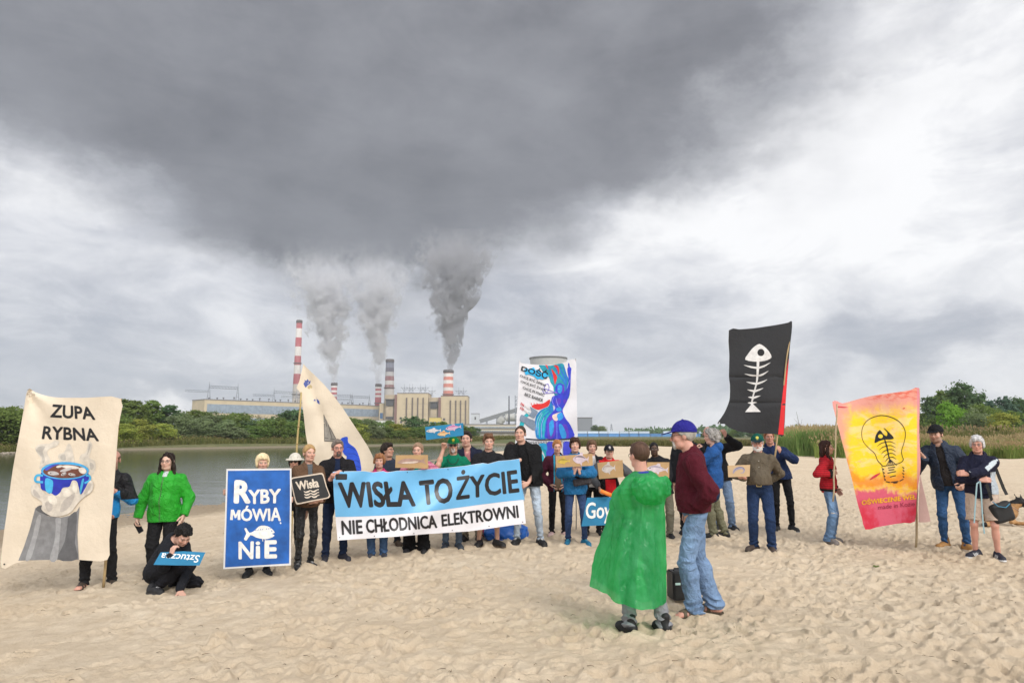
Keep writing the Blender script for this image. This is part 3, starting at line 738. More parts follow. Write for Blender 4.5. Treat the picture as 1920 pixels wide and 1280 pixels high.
def boiler_house(x0, x1, ytop, xdark0, label, D=1150, ducts=(), lowleft=0):
    X = lambda px: (px - 960) / FPX * D
    H = ztop(ytop, D); w = X(x1) - X(x0)
    root = empty('boiler_house', (X(x0), D, 0), 0, label, 'building')
    mb = MB(); mb.box((w / 2, 25, H / 2), (w, 50, H)); mb.build('wall', M_BEIGE, root)
    mb = MB(); mb.box((w / 2, 25, H + .4), (w + .8, 50.8, 1.0)); mb.build('roof_edge', M_DUCT, root)
    for px in ducts:
        mb = MB(); mb.box((X(px) - X(x0), -.7, H * .5 - 3), (2.0, 1.6, H - 8)); mb.build('duct', M_DUCT, root)
    # panel joints
    mb = MB()
    for z in (18, 27, 36, 45, 54): 
        if z < H - 3: mb.box((w * .58, -.12, z), (w * .80, .24, .5))
    mb.build('panel_joint', M_BEIGE2, root)
    # annex on the left with the dark plant room hung on it
    ax0 = X(xdark0); aw = X(x0) - ax0; ah = H - 2 - lowleft
    mb = MB(); mb.box((-aw / 2, 22, ah / 2), (aw, 36, ah)); mb.build('annex', M_BEIGE2, root)
    mb = MB(); mb.box((-2.0, -.6, ah * .5), (4.0, 1.4, ah)); mb.build('stair_tower', M_BRICK, root)
    cx = -aw * .5 - 1.5; bw = aw * .55
    mb = MB(); mb.box((cx, 1.5, ah - 13), (bw, 7, 11)); mb.box((cx, 0.5, ah - 8), (bw + 3, 9, 1.2)); mb.build('plant_room', M_DARKBOX, root)
    mb = MB(); mb.box((cx, 2.4, ah - 28), (bw * .94, 5, 17)); mb.build('hopper', M_BEIGE2, root)
    mb = MB(); mb.box((cx, 2.0, ah - 38.5), (bw * 1.02, 6, 3.0)); mb.build('hopper_base', M_DARKBOX, root)
    for fx, fz in ((.13, .42), (.15, .33)): mb = MB(); mb.box((w * fx, -.2, H * fz), (3.4, .5, 3.4)); mb.build('vent_window', M_DARKBOX, root)
    return root
bh1 = boiler_house(745, 803, 738.5, 721, 'beige boiler house with dark vertical ducts, right of the banded chimney', ducts=(763, 774, 784, 794))
bh2 = boiler_house(827, 877, 743.5, 804, 'beige boiler house with dark vertical ducts under the orange striped chimney', ducts=(845, 855, 864, 873.5))
def aerials(root, xs, H, label_h):
    for i, x in enumerate(xs):
        mb = MB(); h = label_h
        mb.tube([(x - 1.6, 25, H), (x, 25, H + h)], .30, 4); mb.tube([(x + 1.6, 25, H), (x, 25, H + h)], .30, 4); mb.tube([(x, 25, H + h), (x, 25, H + h + 5)], .2, 4)
        for s in (-1, 1): mb.tube([(x, 25, H + h * .45), (x + s * 5.5, 25, H + h * .95)], .28, 4); mb.tube([(x + s * 2.5, 25, H + h * .7), (x + s * 6.5, 25, H + h * .55)], .2, 3)
        mb.tube([(x - 6.5, 25, H + h * .86), (x + 6.5, 25, H + h * .86)], .26, 4)
        mb.build('line_frame', M_STEEL, root)
aerials(bh1, (8, 17, 22, 36, 44), ztop(738.5, 1150), 13); aerials(bh2, (-18, 28, 36), ztop(743.5, 1150), 12)

def box_thing(name, label, cat, x0, x1, y0, y1, D, depth, mat, extra=None):
    X = lambda px: (px - 960) / FPX * D
    root = empty(name, (X(x0), D, 0), 0, label, cat); w = X(x1) - X(x0); za, zb = max(0, ztop(y1, D)), ztop(y0, D)
    mb = MB(); mb.box((w / 2, depth / 2, (za + zb) / 2 if y1 < 818 else zb / 2), (w, depth, zb - za if y1 < 818 else zb)); mb.build('wall', mat, root)
    mb = MB(); mb.box((w / 2, depth / 2, zb + .25), (w + .8, depth + .8, .6)); mb.build('roof', M_ROOFG, root)
    if extra: extra(root, w, za, zb)
    return root
def win_rows(n, rows, mat, size, zfrac):
    def f(root, w, za, zb):
        for zf in zfrac:
            for k in range(n):
                mb = MB(); mb.box((w * (k + .5) / n, -.12, za + (zb - za) * zf), (size[0], .3, size[1])); mb.build('window', mat, root)
    return f
box_thing('stair_block', 'small beige block with a blue window left of the banded chimney', 'building', 712.5, 720.5, 757, 822, 1160, 20, M_BEIGE, win_rows(1, 1, pmat('blue_panel', (.03, .10, .22), .5), (5, 10), (.62,)))
box_thing('control_building', 'low white and pale blue building under the first boiler house', 'building', 706, 738, 788, 822, 1100, 15, pmat('offwhite_panel', (.60, .60, .56), .7), win_rows(14, 1, M_BLUEGLASS, (1.3, 2.2), (.8,)))
box_thing('substation', 'small yellow and white building with a blue door below the boiler houses', 'building', 806, 827, 783, 822, 1080, 15, pmat('yellow_panel', (.60, .46, .12), .7), win_rows(3, 1, pmat('blue_door', (.12, .22, .45), .5), (3.0, 13), (.55,)))
box_thing('transfer_tower', 'narrow pale grey tower at the foot of the coal conveyor', 'building', 884, 899, 776, 822, 1000, 12, M_LGREY, win_rows(1, 1, M_DARKBOX, (2.0, 4.0), (.8,)))
box_thing('grey_warehouse', 'tall windowless dark grey building right of the blue woman banner', 'building', 1083, 1109.5, 783.5, 822, 700, 25, pmat('dark_grey_cladding', (.20, .215, .24), .7))
box_thing('pump_station', 'long low pale pump station behind the near trees', 'building', 868, 975, 796, 805, 620, 16, pmat('pale_panel', (.52, .47, .38), .8), win_rows(16, 1, M_BLUEGLASS, (3.0, 1.1), (.45,)))
box_thing('filter_hall', 'low beige hall below the conveyor with a row of windows', 'building', 880, 972, 804, 812, 560, 14, pmat('dusty_beige', (.50, .44, .32), .85), win_rows(22, 1, M_BLUEGLASS, (1.3, 1.0), (.5,)))
box_thing('quay_wall', 'weathered grey concrete quay wall along the river below the pump station', 'wall', 884, 975, 811, 829, 250, 3, pmat('quay_concrete', (.33, .30, .26), .9, noise=(.5, .35)))
def conveyor():
    D = 980; X = lambda px: (px - 960) / FPX * D
    root = empty('coal_conveyor', (X(900), D, 0), 0, 'inclined grey coal conveyor gallery rising to the right behind the mast', 'conveyor')
    a = Vector((0, 0, ztop(790, D))); b = Vector((X(972) - X(900), 0, ztop(768, D))); d = b - a; ang = math.atan2(d.z, d.x)
    M = Matrix.Rotation(-ang, 3, 'Y')
    mb = MB(); mb.box((a + b) / 2, (d.length, 5, 5.5), M=M); mb.build('gallery', pmat('conveyor_cladding', (.17, .18, .19), .7), root)
    mb = MB(); mb.box((a + b) / 2 + Vector((0, 0, 3.1)), (d.length, 5.4, .6), M=M); mb.build('roof', M_LGREY, root)
    for f in (.18, .45, .72, .96):
        p = a + d * f; mb = MB(); mb.tube([(p.x - 1.5, 0, 0), (p.x - .6, 0, p.z - 2.6)], .5, 5); mb.tube([(p.x + 1.5, 0, 0), (p.x + .6, 0, p.z - 2.6)], .5, 5); mb.build('trestle', M_STEEL, root)
conveyor()
def mast_and_pipes():
    D = 700; X = lambda px: (px - 960) / FPX * D
    root = empty('steel_mast', (X(954.5), D, 0), 0, 'thin dark steel mast standing left of the blue woman banner', 'mast')
    mb = MB(); mb.tube([(0, 0, 0), (0, 0, ztop(743, D))], [.95, .65], 8); mb.build('pole', pmat('dark_steel', (.09, .10, .12), .6), root)
    root = empty('duct_bend', (X(935), 760, 0), 0, 'fat grey curved flue duct with a row of supports beside the mast', 'duct')
    mb = MB(); pts = [(0, 0, 14)] + [(9 - 9 * math.cos(t), 0, 14 + 7 * math.sin(t)) for t in np.linspace(0, 1.57, 7)] + [(30, 0, 21)]
    mb.tube(pts, 4.2, 14); mb.build('duct', pmat('galvanised', (.36, .36, .34), .55, noise=(.3, .2)), root)
    for k in range(5): mb = MB(); mb.tube([(4 + 6 * k, 0, 0), (4 + 6 * k, 0, 14)], .5, 5); mb.build('support', M_STEEL, root)
    root = empty('pipe_tower', (X(966), 700, 0), 0, 'open steel lattice tower with pipes at the left edge of the blue woman banner', 'tower')
    for k, (dx, h) in enumerate(((0, 42), (4, 42))):
        mb = MB(); mb.tube([(dx, 0, 0), (dx, 0, h)], .45, 5); mb.build('leg', M_STEEL, root)
    mb = MB()
    for k in range(10): mb.tube([(0, 0, 4 * k), (4, 0, 4 * k + 4)], .25, 4); mb.tube([(0, 0, 4 * k + 4), (4, 0, 4 * k + 4)], .25, 4)
    mb.build('bracing', M_STEEL, root)
mast_and_pipes()
def containers():
    D = 420; X = lambda px: (px - 960) / FPX * D
    mbl = pmat('container_blue', (.10, .27, .55), .5, noise=(.3, .15), objvar=.2); mtop = pmat('cooler_white', (.52, .60, .68), .6, objvar=.12); mdk = pmat('container_frame', (.10, .16, .28), .6); msk = pmat('container_leg', (.22, .23, .24), .8)
    edges = [1081, 1101, 1122, 1139, 1160, 1178, 1196, 1217, 1239, 1262, 1284, 1306, 1328]
    pos = ['leftmost of the row, next to the blue woman banner'] + [f'number {k + 1} along the row counted from the blue woman banner' for k in range(1, 12)]
    for k in range(12):
        x0, x1 = X(edges[k]), X(edges[k + 1]); w = x1 - x0 - .25
        where = ['next to the blue woman banner', 'above the boy with brown hair', 'above the gap left of the capped boy', 'above the capped boy', 'right of the capped boy', 'left of the poncho wearer', 'above the poncho wearer', 'above the dark-haired man with the cardboard', 'left of the blue cap', 'behind the blue cap', 'between the blue cap and the balding man', 'behind the balding man'][k]
        root = empty('blue_container', (x0, D, ztop(824, D)), 0, f'pale blue cooling container on short legs {where}', 'container', 'blue containers in a row along the river')
        h = ztop(812.5, D) - ztop(822.5, D)
        mb = MB(); mb.box((w / 2, 1.2, .6 + h / 2), (w, 2.4, h))
        for q in range(14): mb.box((w * (q + .5) / 14, -.03, .6 + h / 2), (w / 30, .06, h * .9))
        mb.build('body', mbl, root)
        mb = MB(); mb.box((.08, -.04, .6 + h / 2), (.16, .14, h + .05)); mb.box((w - .08, -.04, .6 + h / 2), (.16, .14, h + .05)); mb.box((w / 2, -.04, .6 + h), (w, .14, .2)); mb.build('frame', mdk, root)
        for fx in (.1, .5, .9): mb = MB(); mb.box((w * fx, .6, .3), (.3, .3, .6)); mb.build('leg', msk, root)
        if k not in (7,):
            hb = (ztop(808.5, D) - ztop(812, D)); tx = .96 if k < 8 else .7
            mb = MB(); mb.box((w / 2, 1.5, .6 + h + .15 + hb / 2), (w * tx, 2.0, hb)); mb.box((w / 2, 1.5, .6 + h + .2 + hb), (w * tx + .1, 2.1, .12)); mb.build('cooler', mtop, root)
    root = empty('embankment_fence', (X(1081), D - 8, 0), 0, 'low wire fence running in front of the blue containers', 'fence')
    for k in range(44): mb = MB(); mb.tube([(k * 2.0, 0, -.5), (k * 2.0, 0, 1.0)], .06, 4); mb.build('post', msk, root)
    mb = MB(); mb.tube([(0, 0, .9), (86, 0, .9)], .05, 4); mb.tube([(0, 0, .3), (86, 0, .3)], .05, 4); mb.build('rail', msk, root)
containers()
def pylon():
    D = 900; X = lambda px: (px - 960) / FPX * D
    root = empty('lattice_pylon', (X(1145), D, 0), 0, 'thin distant pylon on the horizon right of the grey building', 'pylon')
    mb = MB(); H = ztop(794, D); mb.tube([(-2, 0, 0), (0, 0, H)], .35, 4); mb.tube([(2, 0, 0), (0, 0, H)], .35, 4)
    for z in (.6, .75, .9): mb.tube([(-4 * (1.2 - z), 0, H * z), (4 * (1.2 - z), 0, H * z)], .25, 4)
    mb.build('lattice', M_STEEL, root)
    for px, ty, v in ((1116, 797, 5), (1128, 799, 3), (1386, 803, 5), (1350, 805, 3), (1410, 800, 5), (1440, 800, 2), (1320, 806, 2), (1375, 806, 3), (1425, 804, 3)):
        d = 640 if px < 1300 else 330; top = at(px, ty, d); h = top.z
        place_tree(VL[v], (top.x, d, 0), h, h / 9, px * .37, f'small round tree on the horizon {"beside the grey building" if px < 1140 else "behind the blue containers" if px < 1300 else "behind the people under the black banner"}', 'trees on the horizon', 'tree', 'distant_tree')
pylon()

# ------------------------------------------------------------------ smooth solids: distance fields meshed with surface nets
f4 = np.float32
def A3(p): return np.asarray(p, f4)
def cap(a, b, ra, rb):
    a, b = A3(a), A3(b); ab = b - a; L = max(float(ab @ ab), 1e-9)
    def f(P):
        q = P - a; t = np.clip((q @ ab) / L, 0, 1)
        return np.sqrt(((q - t[:, None] * ab) ** 2).sum(1)) - (ra + (rb - ra) * t)
    return f
def ecap(a, b, ra, rb, axis, sq):
    """capsule squashed by the factor sq along an axis"""
    a, b, w = A3(a), A3(b), A3(axis); w = w / np.linalg.norm(w)
    def S(v): return v + np.outer(v @ w, w) * (1 / sq - 1) if v.ndim == 2 else v + w * (v @ w) * (1 / sq - 1)
    ab = S(b - a); L = max(float(ab @ ab), 1e-9)
    def f(P):
        q = S(P - a); t = np.clip((q @ ab) / L, 0, 1)
        return (np.sqrt(((q - t[:, None] * ab) ** 2).sum(1)) - (ra + (rb - ra) * t)) * (min(1, sq) * .5 + .5)
    return f
def ell(c, r, Rm=None):
    c, r = A3(c), A3(r); Rm = None if Rm is None else A3(Rm)
    def f(P):
        q = P - c
        if Rm is not None: q = q @ Rm
        k0 = np.sqrt(((q / r) ** 2).sum(1)); k1 = np.sqrt(((q / (r * r)) ** 2).sum(1)) + 1e-9
        return k0 * (k0 - 1) / k1
    return f
def rbox(c, half, rad, Rm=None):
    c, h = A3(c), A3(half) - rad; Rm = None if Rm is None else A3(Rm)
    def f(P):
        q = P - c
        if Rm is not None: q = q @ Rm
        q = np.abs(q) - h
        return np.sqrt((np.maximum(q, 0) ** 2).sum(1)) + np.minimum(q.max(1), 0) - rad
    return f
def half(p, n):
    """inside where n.(P-p) < 0"""
    p, n = A3(p), A3(n); n = n / np.linalg.norm(n)
    return lambda P: (P - p) @ n
def smin(a, b, k):
    if k <= 0: return np.minimum(a, b)
    h = np.clip(.5 + .5 * (b - a) / k, 0, 1)
    return b + (a - b) * h - k * h * (1 - h)
def U(fs, k=.02):
    def f(P):
        d = fs[0](P)
        for g in fs[1:]: d = smin(d, g(P), k)
        return d
    return f
def Sub(f, g, k=.008): return lambda P: -smin(-f(P), g(P), k)
def And(f, g, k=.008): return lambda P: -smin(-f(P), -g(P), k)
def Off(f, o): return lambda P: f(P) - o
def shell(f, t): return lambda P: np.abs(f(P)) - t
def wav(seed, freq, amp, stretch=(1, 1, 1), n=7):
    rs = np.random.RandomState(seed); K = rs.normal(size=(n, 3)); K /= np.linalg.norm(K, axis=1)[:, None]
    K = (K * freq * rs.uniform(.6, 1.7, (n, 1)) * np.array(stretch)).astype(f4); ph = rs.uniform(0, 6.28, n).astype(f4)
    def f(P):
        s = np.zeros(len(P), f4); q = 0
        for i in range(n):
            q = np.sin(P @ K[i] + ph[i] + .9 * q); s += q
        return s * (amp / n ** .5 * .7)
    return f
def Disp(f, w): return lambda P: f(P) + w(P)
def ridged(seed, freq, amp, stretch=(1, 1, 1)):
    a = wav(seed, freq, 1.0, stretch, 5); b = wav(seed + 9, freq * .5, 1.0, stretch, 4)
    return lambda P: amp * (1 - 2 * np.abs(a(P)) * .9) * (.6 + .5 * b(P))

def sdf_mesh(f, lo, hi, h, lip=1.35):
    """sparse surface nets -> V, F(quads)"""
    lo = np.asarray(lo, float); hi = np.asarray(hi, float); H = 4 * h
    n = np.maximum(np.ceil((hi - lo) / H).astype(int), 1)
    I = np.stack(np.meshgrid(*[np.arange(k) for k in n], indexing='ij'), -1).reshape(-1, 3)
    C = (lo + (I + .5) * H).astype(f4)
    d = f(C); I = I[np.abs(d) < H * .87 * lip]
    if not len(I): return np.zeros((0, 3)), np.zeros((0, 4), int)
    off = np.stack(np.meshgrid(*[np.arange(5)] * 3, indexing='ij'), -1).reshape(-1, 3)
    N = n * 4 + 1; st = np.array([N[1] * N[2], N[2], 1])
    G = (I[:, None] * 4 + off[None]).reshape(-1, 3); key = G @ st
    uk, inv = np.unique(key, return_inverse=True)
    g = np.stack([uk // st[0], (uk % st[0]) // st[1], uk % st[1]], 1)
    D = f((lo + g * h).astype(f4))[inv].reshape(-1, 5, 5, 5)
    Cn = [D[:, i:i + 4, j:j + 4, k:k + 4] for i in (0, 1) for j in (0, 1) for k in (0, 1)]   # corner index = 4i+2j+k
    S = np.stack(Cn, -1); neg = S < 0; cnt = neg.sum(-1); m = (cnt > 0) & (cnt < 8)
    b, i, j, k = np.nonzero(m); cell = I[b] * 4 + np.stack([i, j, k], 1); v = S[b, i, j, k].astype(float)
    pos = np.zeros((len(v), 3)); w = np.zeros(len(v))
    cor = np.array([(x, y, z) for x in (0, 1) for y in (0, 1) for z in (0, 1)], float)
    for a in range(8):
        for ax in (4, 2, 1):
            if a & ax: continue
            c = a | ax; va, vc = v[:, a], v[:, c]; cr = (va < 0) != (vc < 0)
            t = np.where(cr, va / np.where(cr, va - vc, 1), 0)
            pos += np.where(cr[:, None], cor[a] + (cor[c] - cor[a]) * t[:, None], 0); w += cr
    V = lo + (cell + pos / w[:, None]) * h
    ck = cell @ st; o = np.argsort(ck); sk = ck[o]
    def look(q):
        p = np.clip(np.searchsorted(sk, q), 0, len(sk) - 1); ok = sk[p] == q
        return o[p], ok
    F = []
    for ax, (bit, s1, s2) in enumerate(((4, st[1], st[2]), (2, st[2], st[0]), (1, st[0], st[1]))):
        cr = (v[:, 0] < 0) != (v[:, bit] < 0); ids = np.nonzero(cr)[0]; kq = ck[ids]
        a1, k1 = look(kq - s1); a2, k2 = look(kq - s1 - s2); a3, k3 = look(kq - s2); ok = k1 & k2 & k3
        q = np.stack([ids, a1, a2, a3], 1)[ok]; fl = v[ids, 0][ok] < 0
        q[~fl] = q[~fl][:, ::-1]; F.append(q)
    F = np.concatenate(F)
    return V, F[:, ::-1] if False else F
def join(parts):
    V = []; F = []; n = 0
    for v, f in parts:
        V.append(v); F.append(f + n); n += len(v)
    return np.concatenate(V), np.concatenate(F)

# ------------------------------------------------------------------ smoke
def plume(label, pts, D, dens, color, seed, top):
    """pts: (photo x, photo y, width in photo px) up the plume; the density itself is wispy, the mesh is only its loose hull"""
    sc = D / FPX; root = at(pts[0][0], pts[0][1], D)
    L = [(np.array(at(px, py, D) - root), w / 2 * sc) for px, py, w in pts]
    fs = [cap(L[i][0], L[i + 1][0], L[i][1] * 1.6 + 1, L[i + 1][1] * 1.6 + 1) for i in range(len(L) - 1)]
    lo = np.min([p - 2 * r for p, r in L], 0); hi = np.max([p + 2 * r for p, r in L], 0); lo[1], hi[1] = -2 * max(r for p, r in L), 2 * max(r for p, r in L); hi[2] = L[-1][0][2]
    V, F = sdf_mesh(And(U(fs, 3.0), half((0, 0, .2), (0, 0, -1)), .1), lo - 4, hi + 4, 2.4, 1.5)
    m = bpy.data.materials.new('smoke'); m.use_nodes = True; nt = NT(m.node_tree); nt.n.remove(nt.n['Principled BSDF'])
    oc = nt.coord('Object'); x, y, z = nt.sep(oc)[:3]; zt = L[-1][0][2]
    X0 = min(p[0] for p, r in L) - 1; X1 = max(p[0] for p, r in L) + 1; RM = max(r for p, r in L)
    rp = nt.node('ShaderNodeValToRGB'); nt.put(rp.inputs[0], nt.lin(z, 0, zt)); cr = rp.color_ramp; cr.interpolation = 'LINEAR'
    for i, (p, r) in enumerate(L):
        e = cr.elements[0] if i == 0 else cr.elements[1] if i == len(L) - 1 else cr.elements.new(p[2] / zt)
        e.position = p[2] / zt; e.color = ((p[0] - X0) / (X1 - X0), r / RM, 0, 1)
    cs = nt.node('ShaderNodeSeparateColor'); nt.l.new(rp.outputs[0], cs.inputs[0])
    cx = nt.lin(cs.outputs[0], 0, 1, X0, X1); rr = nt.mul(cs.outputs[1], RM)
    q = nt.mapping(oc, (1, 1, .8), loc=(seed * 7.3, 0, seed))
    n1 = nt.noise(q, .045, 2, .5); n2 = nt.noise(q, .13, 5, .62, .3)
    dx = nt.sub(x, cx); rad = nt.m('DIVIDE', nt.m('SQRT', nt.add(nt.mul(dx, dx), nt.mul(y, y))), rr)
    k = nt.sstep(z, 0, 25, .25, 1)
    rad = nt.add(rad, nt.mul(k, nt.add(nt.lin(n1, .28, .72, -.85, .70), nt.lin(n2, .28, .72, -.62, .62))))
    d = nt.mul(nt.sstep(rad, .52, 1.0, 1, 0), nt.mul(dens, nt.mul(nt.m('POWER', nt.sstep(z, zt * top, zt * .98, 1, 0), 2.4), nt.lin(z, 0, zt, 2.2, .8))))
    v = nt.node('ShaderNodeVolumePrincipled'); nt.put(v.inputs['Density'], d); v.inputs['Color'].default_value = c4(color)
    nt.l.new(v.outputs[0], nt.n['Material Output'].inputs['Volume'])
    o = link('smoke_plume', np_mesh('smoke_plume', V, F, m)); o.location = root; setp(o, label, 'smoke')
SMOKE = True
if SMOKE:
    plume('pale grey smoke plume rising from the left short striped stack', [(627, 718, 9), (626, 700, 17), (623, 682, 27), (622, 658, 42), (624, 630, 52), (619, 600, 64), (612, 570, 80), (607, 540, 96), (600, 505, 116), (590, 420, 150)], 1240, .095, (.76, .76, .79), 31, .36)
    plume('ragged grey smoke plume rising from the short stack beside the dark banded chimney', [(709, 720, 8), (707, 704, 19), (703, 685, 33), (703, 660, 46), (704, 640, 56), (703, 615, 62), (696, 580, 64), (700, 545, 74), (706, 505, 90), (706, 420, 140)], 1240, .08, (.76, .76, .79), 47, .36)
    plume('dark billowing smoke plume rising from the orange striped chimney', [(843, 693, 11), (843, 676, 20), (840, 655, 33), (835, 625, 42), (838, 595, 48), (834, 565, 56), (848, 535, 72), (838, 505, 84), (846, 475, 104), (862, 395, 160)], 1190, .26, (.47, .47, .50), 63, .40)
# ------------------------------------------------------------------ people
def cloth_mat(kind):
    k = ('cloth', kind)
    if k in _mc: return _mc[k]
    m = bpy.data.materials.new('cloth_' + kind); m.use_nodes = True; nt = NT(m.node_tree); bs = nt.n['Principled BSDF']; oc = nt.coord('Object')
    c = nt.node('ShaderNodeVertexColor', layer_name='Col').outputs[0]
    rough, amt, sc, bs1 = {'cotton': (.85, .14, 7, .35), 'knit': (.95, .18, 16, .6), 'denim': (.9, .26, 9, .4), 'shell': (.58, .10, 5, .35), 'leather': (.33, .2, 6, .5), 'skin': (.5, .06, 22, .08), 'shoe': (.6, .2, 20, .3), 'hair': (.55, .2, 20, .4), 'canvas': (.9, .06, 4, .2)}[kind]
    n = nt.noise(nt.mapping(oc, (1, 1, .35)) if kind == 'hair' else oc, sc, 5, .65); k2 = nt.lin(n, .28, .72, 1 - amt, 1 + amt)
    vm = nt.node('ShaderNodeVectorMath', operation='SCALE'); nt.l.new(c, vm.inputs[0]); nt.put(vm.inputs['Scale'], k2)
    nt.put(bs.inputs['Base Color'], vm.outputs[0]); bs.inputs['Roughness'].default_value = rough
    bs.inputs['Specular IOR Level'].default_value = {'leather': .5, 'shell': .3, 'skin': .4, 'hair': .18, 'shoe': .35}.get(kind, .15)
    if kind == 'skin':
        bs.inputs['Subsurface Weight'].default_value = .12; bs.inputs['Subsurface Radius'].default_value = (.012, .005, .003); bs.inputs['Subsurface Scale'].default_value = 1.0
    hb = nt.noise(nt.mapping(oc, (3, 3, .3)) if kind == 'hair' else oc, {'knit': 120, 'denim': 60, 'hair': 40, 'skin': 90}.get(kind, 28), 4, .6)
    nb_ = nt.bump(hb, bs1, .006)
    if kind in ('cotton', 'shell', 'knit', 'denim', 'leather'):
        cw = nt.noise(nt.mapping(oc, (1, 1, .8)), {'shell': 11, 'leather': 14}.get(kind, 9), 3, .55, 1.4); cw = nt.m('ABSOLUTE', nt.sub(cw, .5))
        b2 = nt.node('ShaderNodeBump'); nt.l.new(cw, b2.inputs['Height']); b2.inputs['Strength'].default_value = .8; b2.inputs['Distance'].default_value = {'shell': .07, 'leather': .10, 'knit': .04}.get(kind, .06); nt.l.new(nb_, b2.inputs['Normal']); nb_ = b2.outputs[0]
    nt.l.new(nb_, bs.inputs['Normal'])
    _mc[k] = m
    return m
def rotz(v, a):
    c, s = math.cos(a), math.sin(a); return np.array([v[0] * c - v[1] * s, v[0] * s + v[1] * c, v[2]])
def nrm(v): v = np.asarray(v, float); return v / max(np.linalg.norm(v), 1e-9)
def ik(S, T, l1, l2, hint):
    S, T = np.array(S, float), np.array(T, float); D = T - S; d = np.linalg.norm(D)
    if d > (l1 + l2) * .985: D *= (l1 + l2) * .985 / d; T = S + D; d = np.linalg.norm(D)
    if d < abs(l1 - l2) + .05: d = abs(l1 - l2) + .05
    u = nrm(D); a = (l1 * l1 - l2 * l2 + d * d) / (2 * d); hh = math.sqrt(max(l1 * l1 - a * a, 0)); h = np.array(hint, float); h = nrm(h - u * (h @ u))
    return S + u * a + h * hh, T
def hand_prims(w, d, n, curl, side, s, spread=.0):
    """a hand at wrist w: fingers along d, palm facing n; curl 0 flat .. 1.3 gripping; side +1 = the person's left"""
    d = nrm(d); n = nrm(n - d * (n @ d)) if abs(nrm(n) @ d) < .98 else nrm(np.cross(d, [1, 0, .3])); lat = np.cross(d, n) * (-1 if side > 0 else 1)
    w = np.array(w, float); fs = []
    offs = (.029, .010, -.010, -.028); lens = (.072, .080, .074, .058)
    palm = []
    for o, L in zip(offs, lens):
        kn = w + (d * .088 + lat * o + n * .004) * s; palm.append(cap(w + (d * .018 + lat * o * .55) * s, kn, .0155 * s, .0125 * s))
        p = kn; a = 0; r = .0100 * s
        for q, (fr, ca) in enumerate(((.45, .75), (.32, 1.0), (.25, .7))):
            a += curl * ca; dd = d * math.cos(a) + n * math.sin(a) + lat * o * spread * 6
            p2 = p + nrm(dd) * L * fr * s; fs.append(cap(p, p2, r, r * .90)); p = p2; r *= .90
    tb = w + (d * .030 + lat * .022 + n * .006) * s; tk = tb + nrm(d * .62 + lat * .62 + n * (.25 + .4 * curl)) * .045 * s
    te = tk + nrm(d * (.9 - .3 * curl) + lat * (.25 - .3 * curl) + n * (.2 + .55 * curl)) * .052 * s
    th = [cap(tb, tk, .015 * s, .0125 * s), cap(tk, te, .0115 * s, .0095 * s)]
    return [U(palm, .012 * s), U(fs, .003 * s), U(th, .006 * s)]

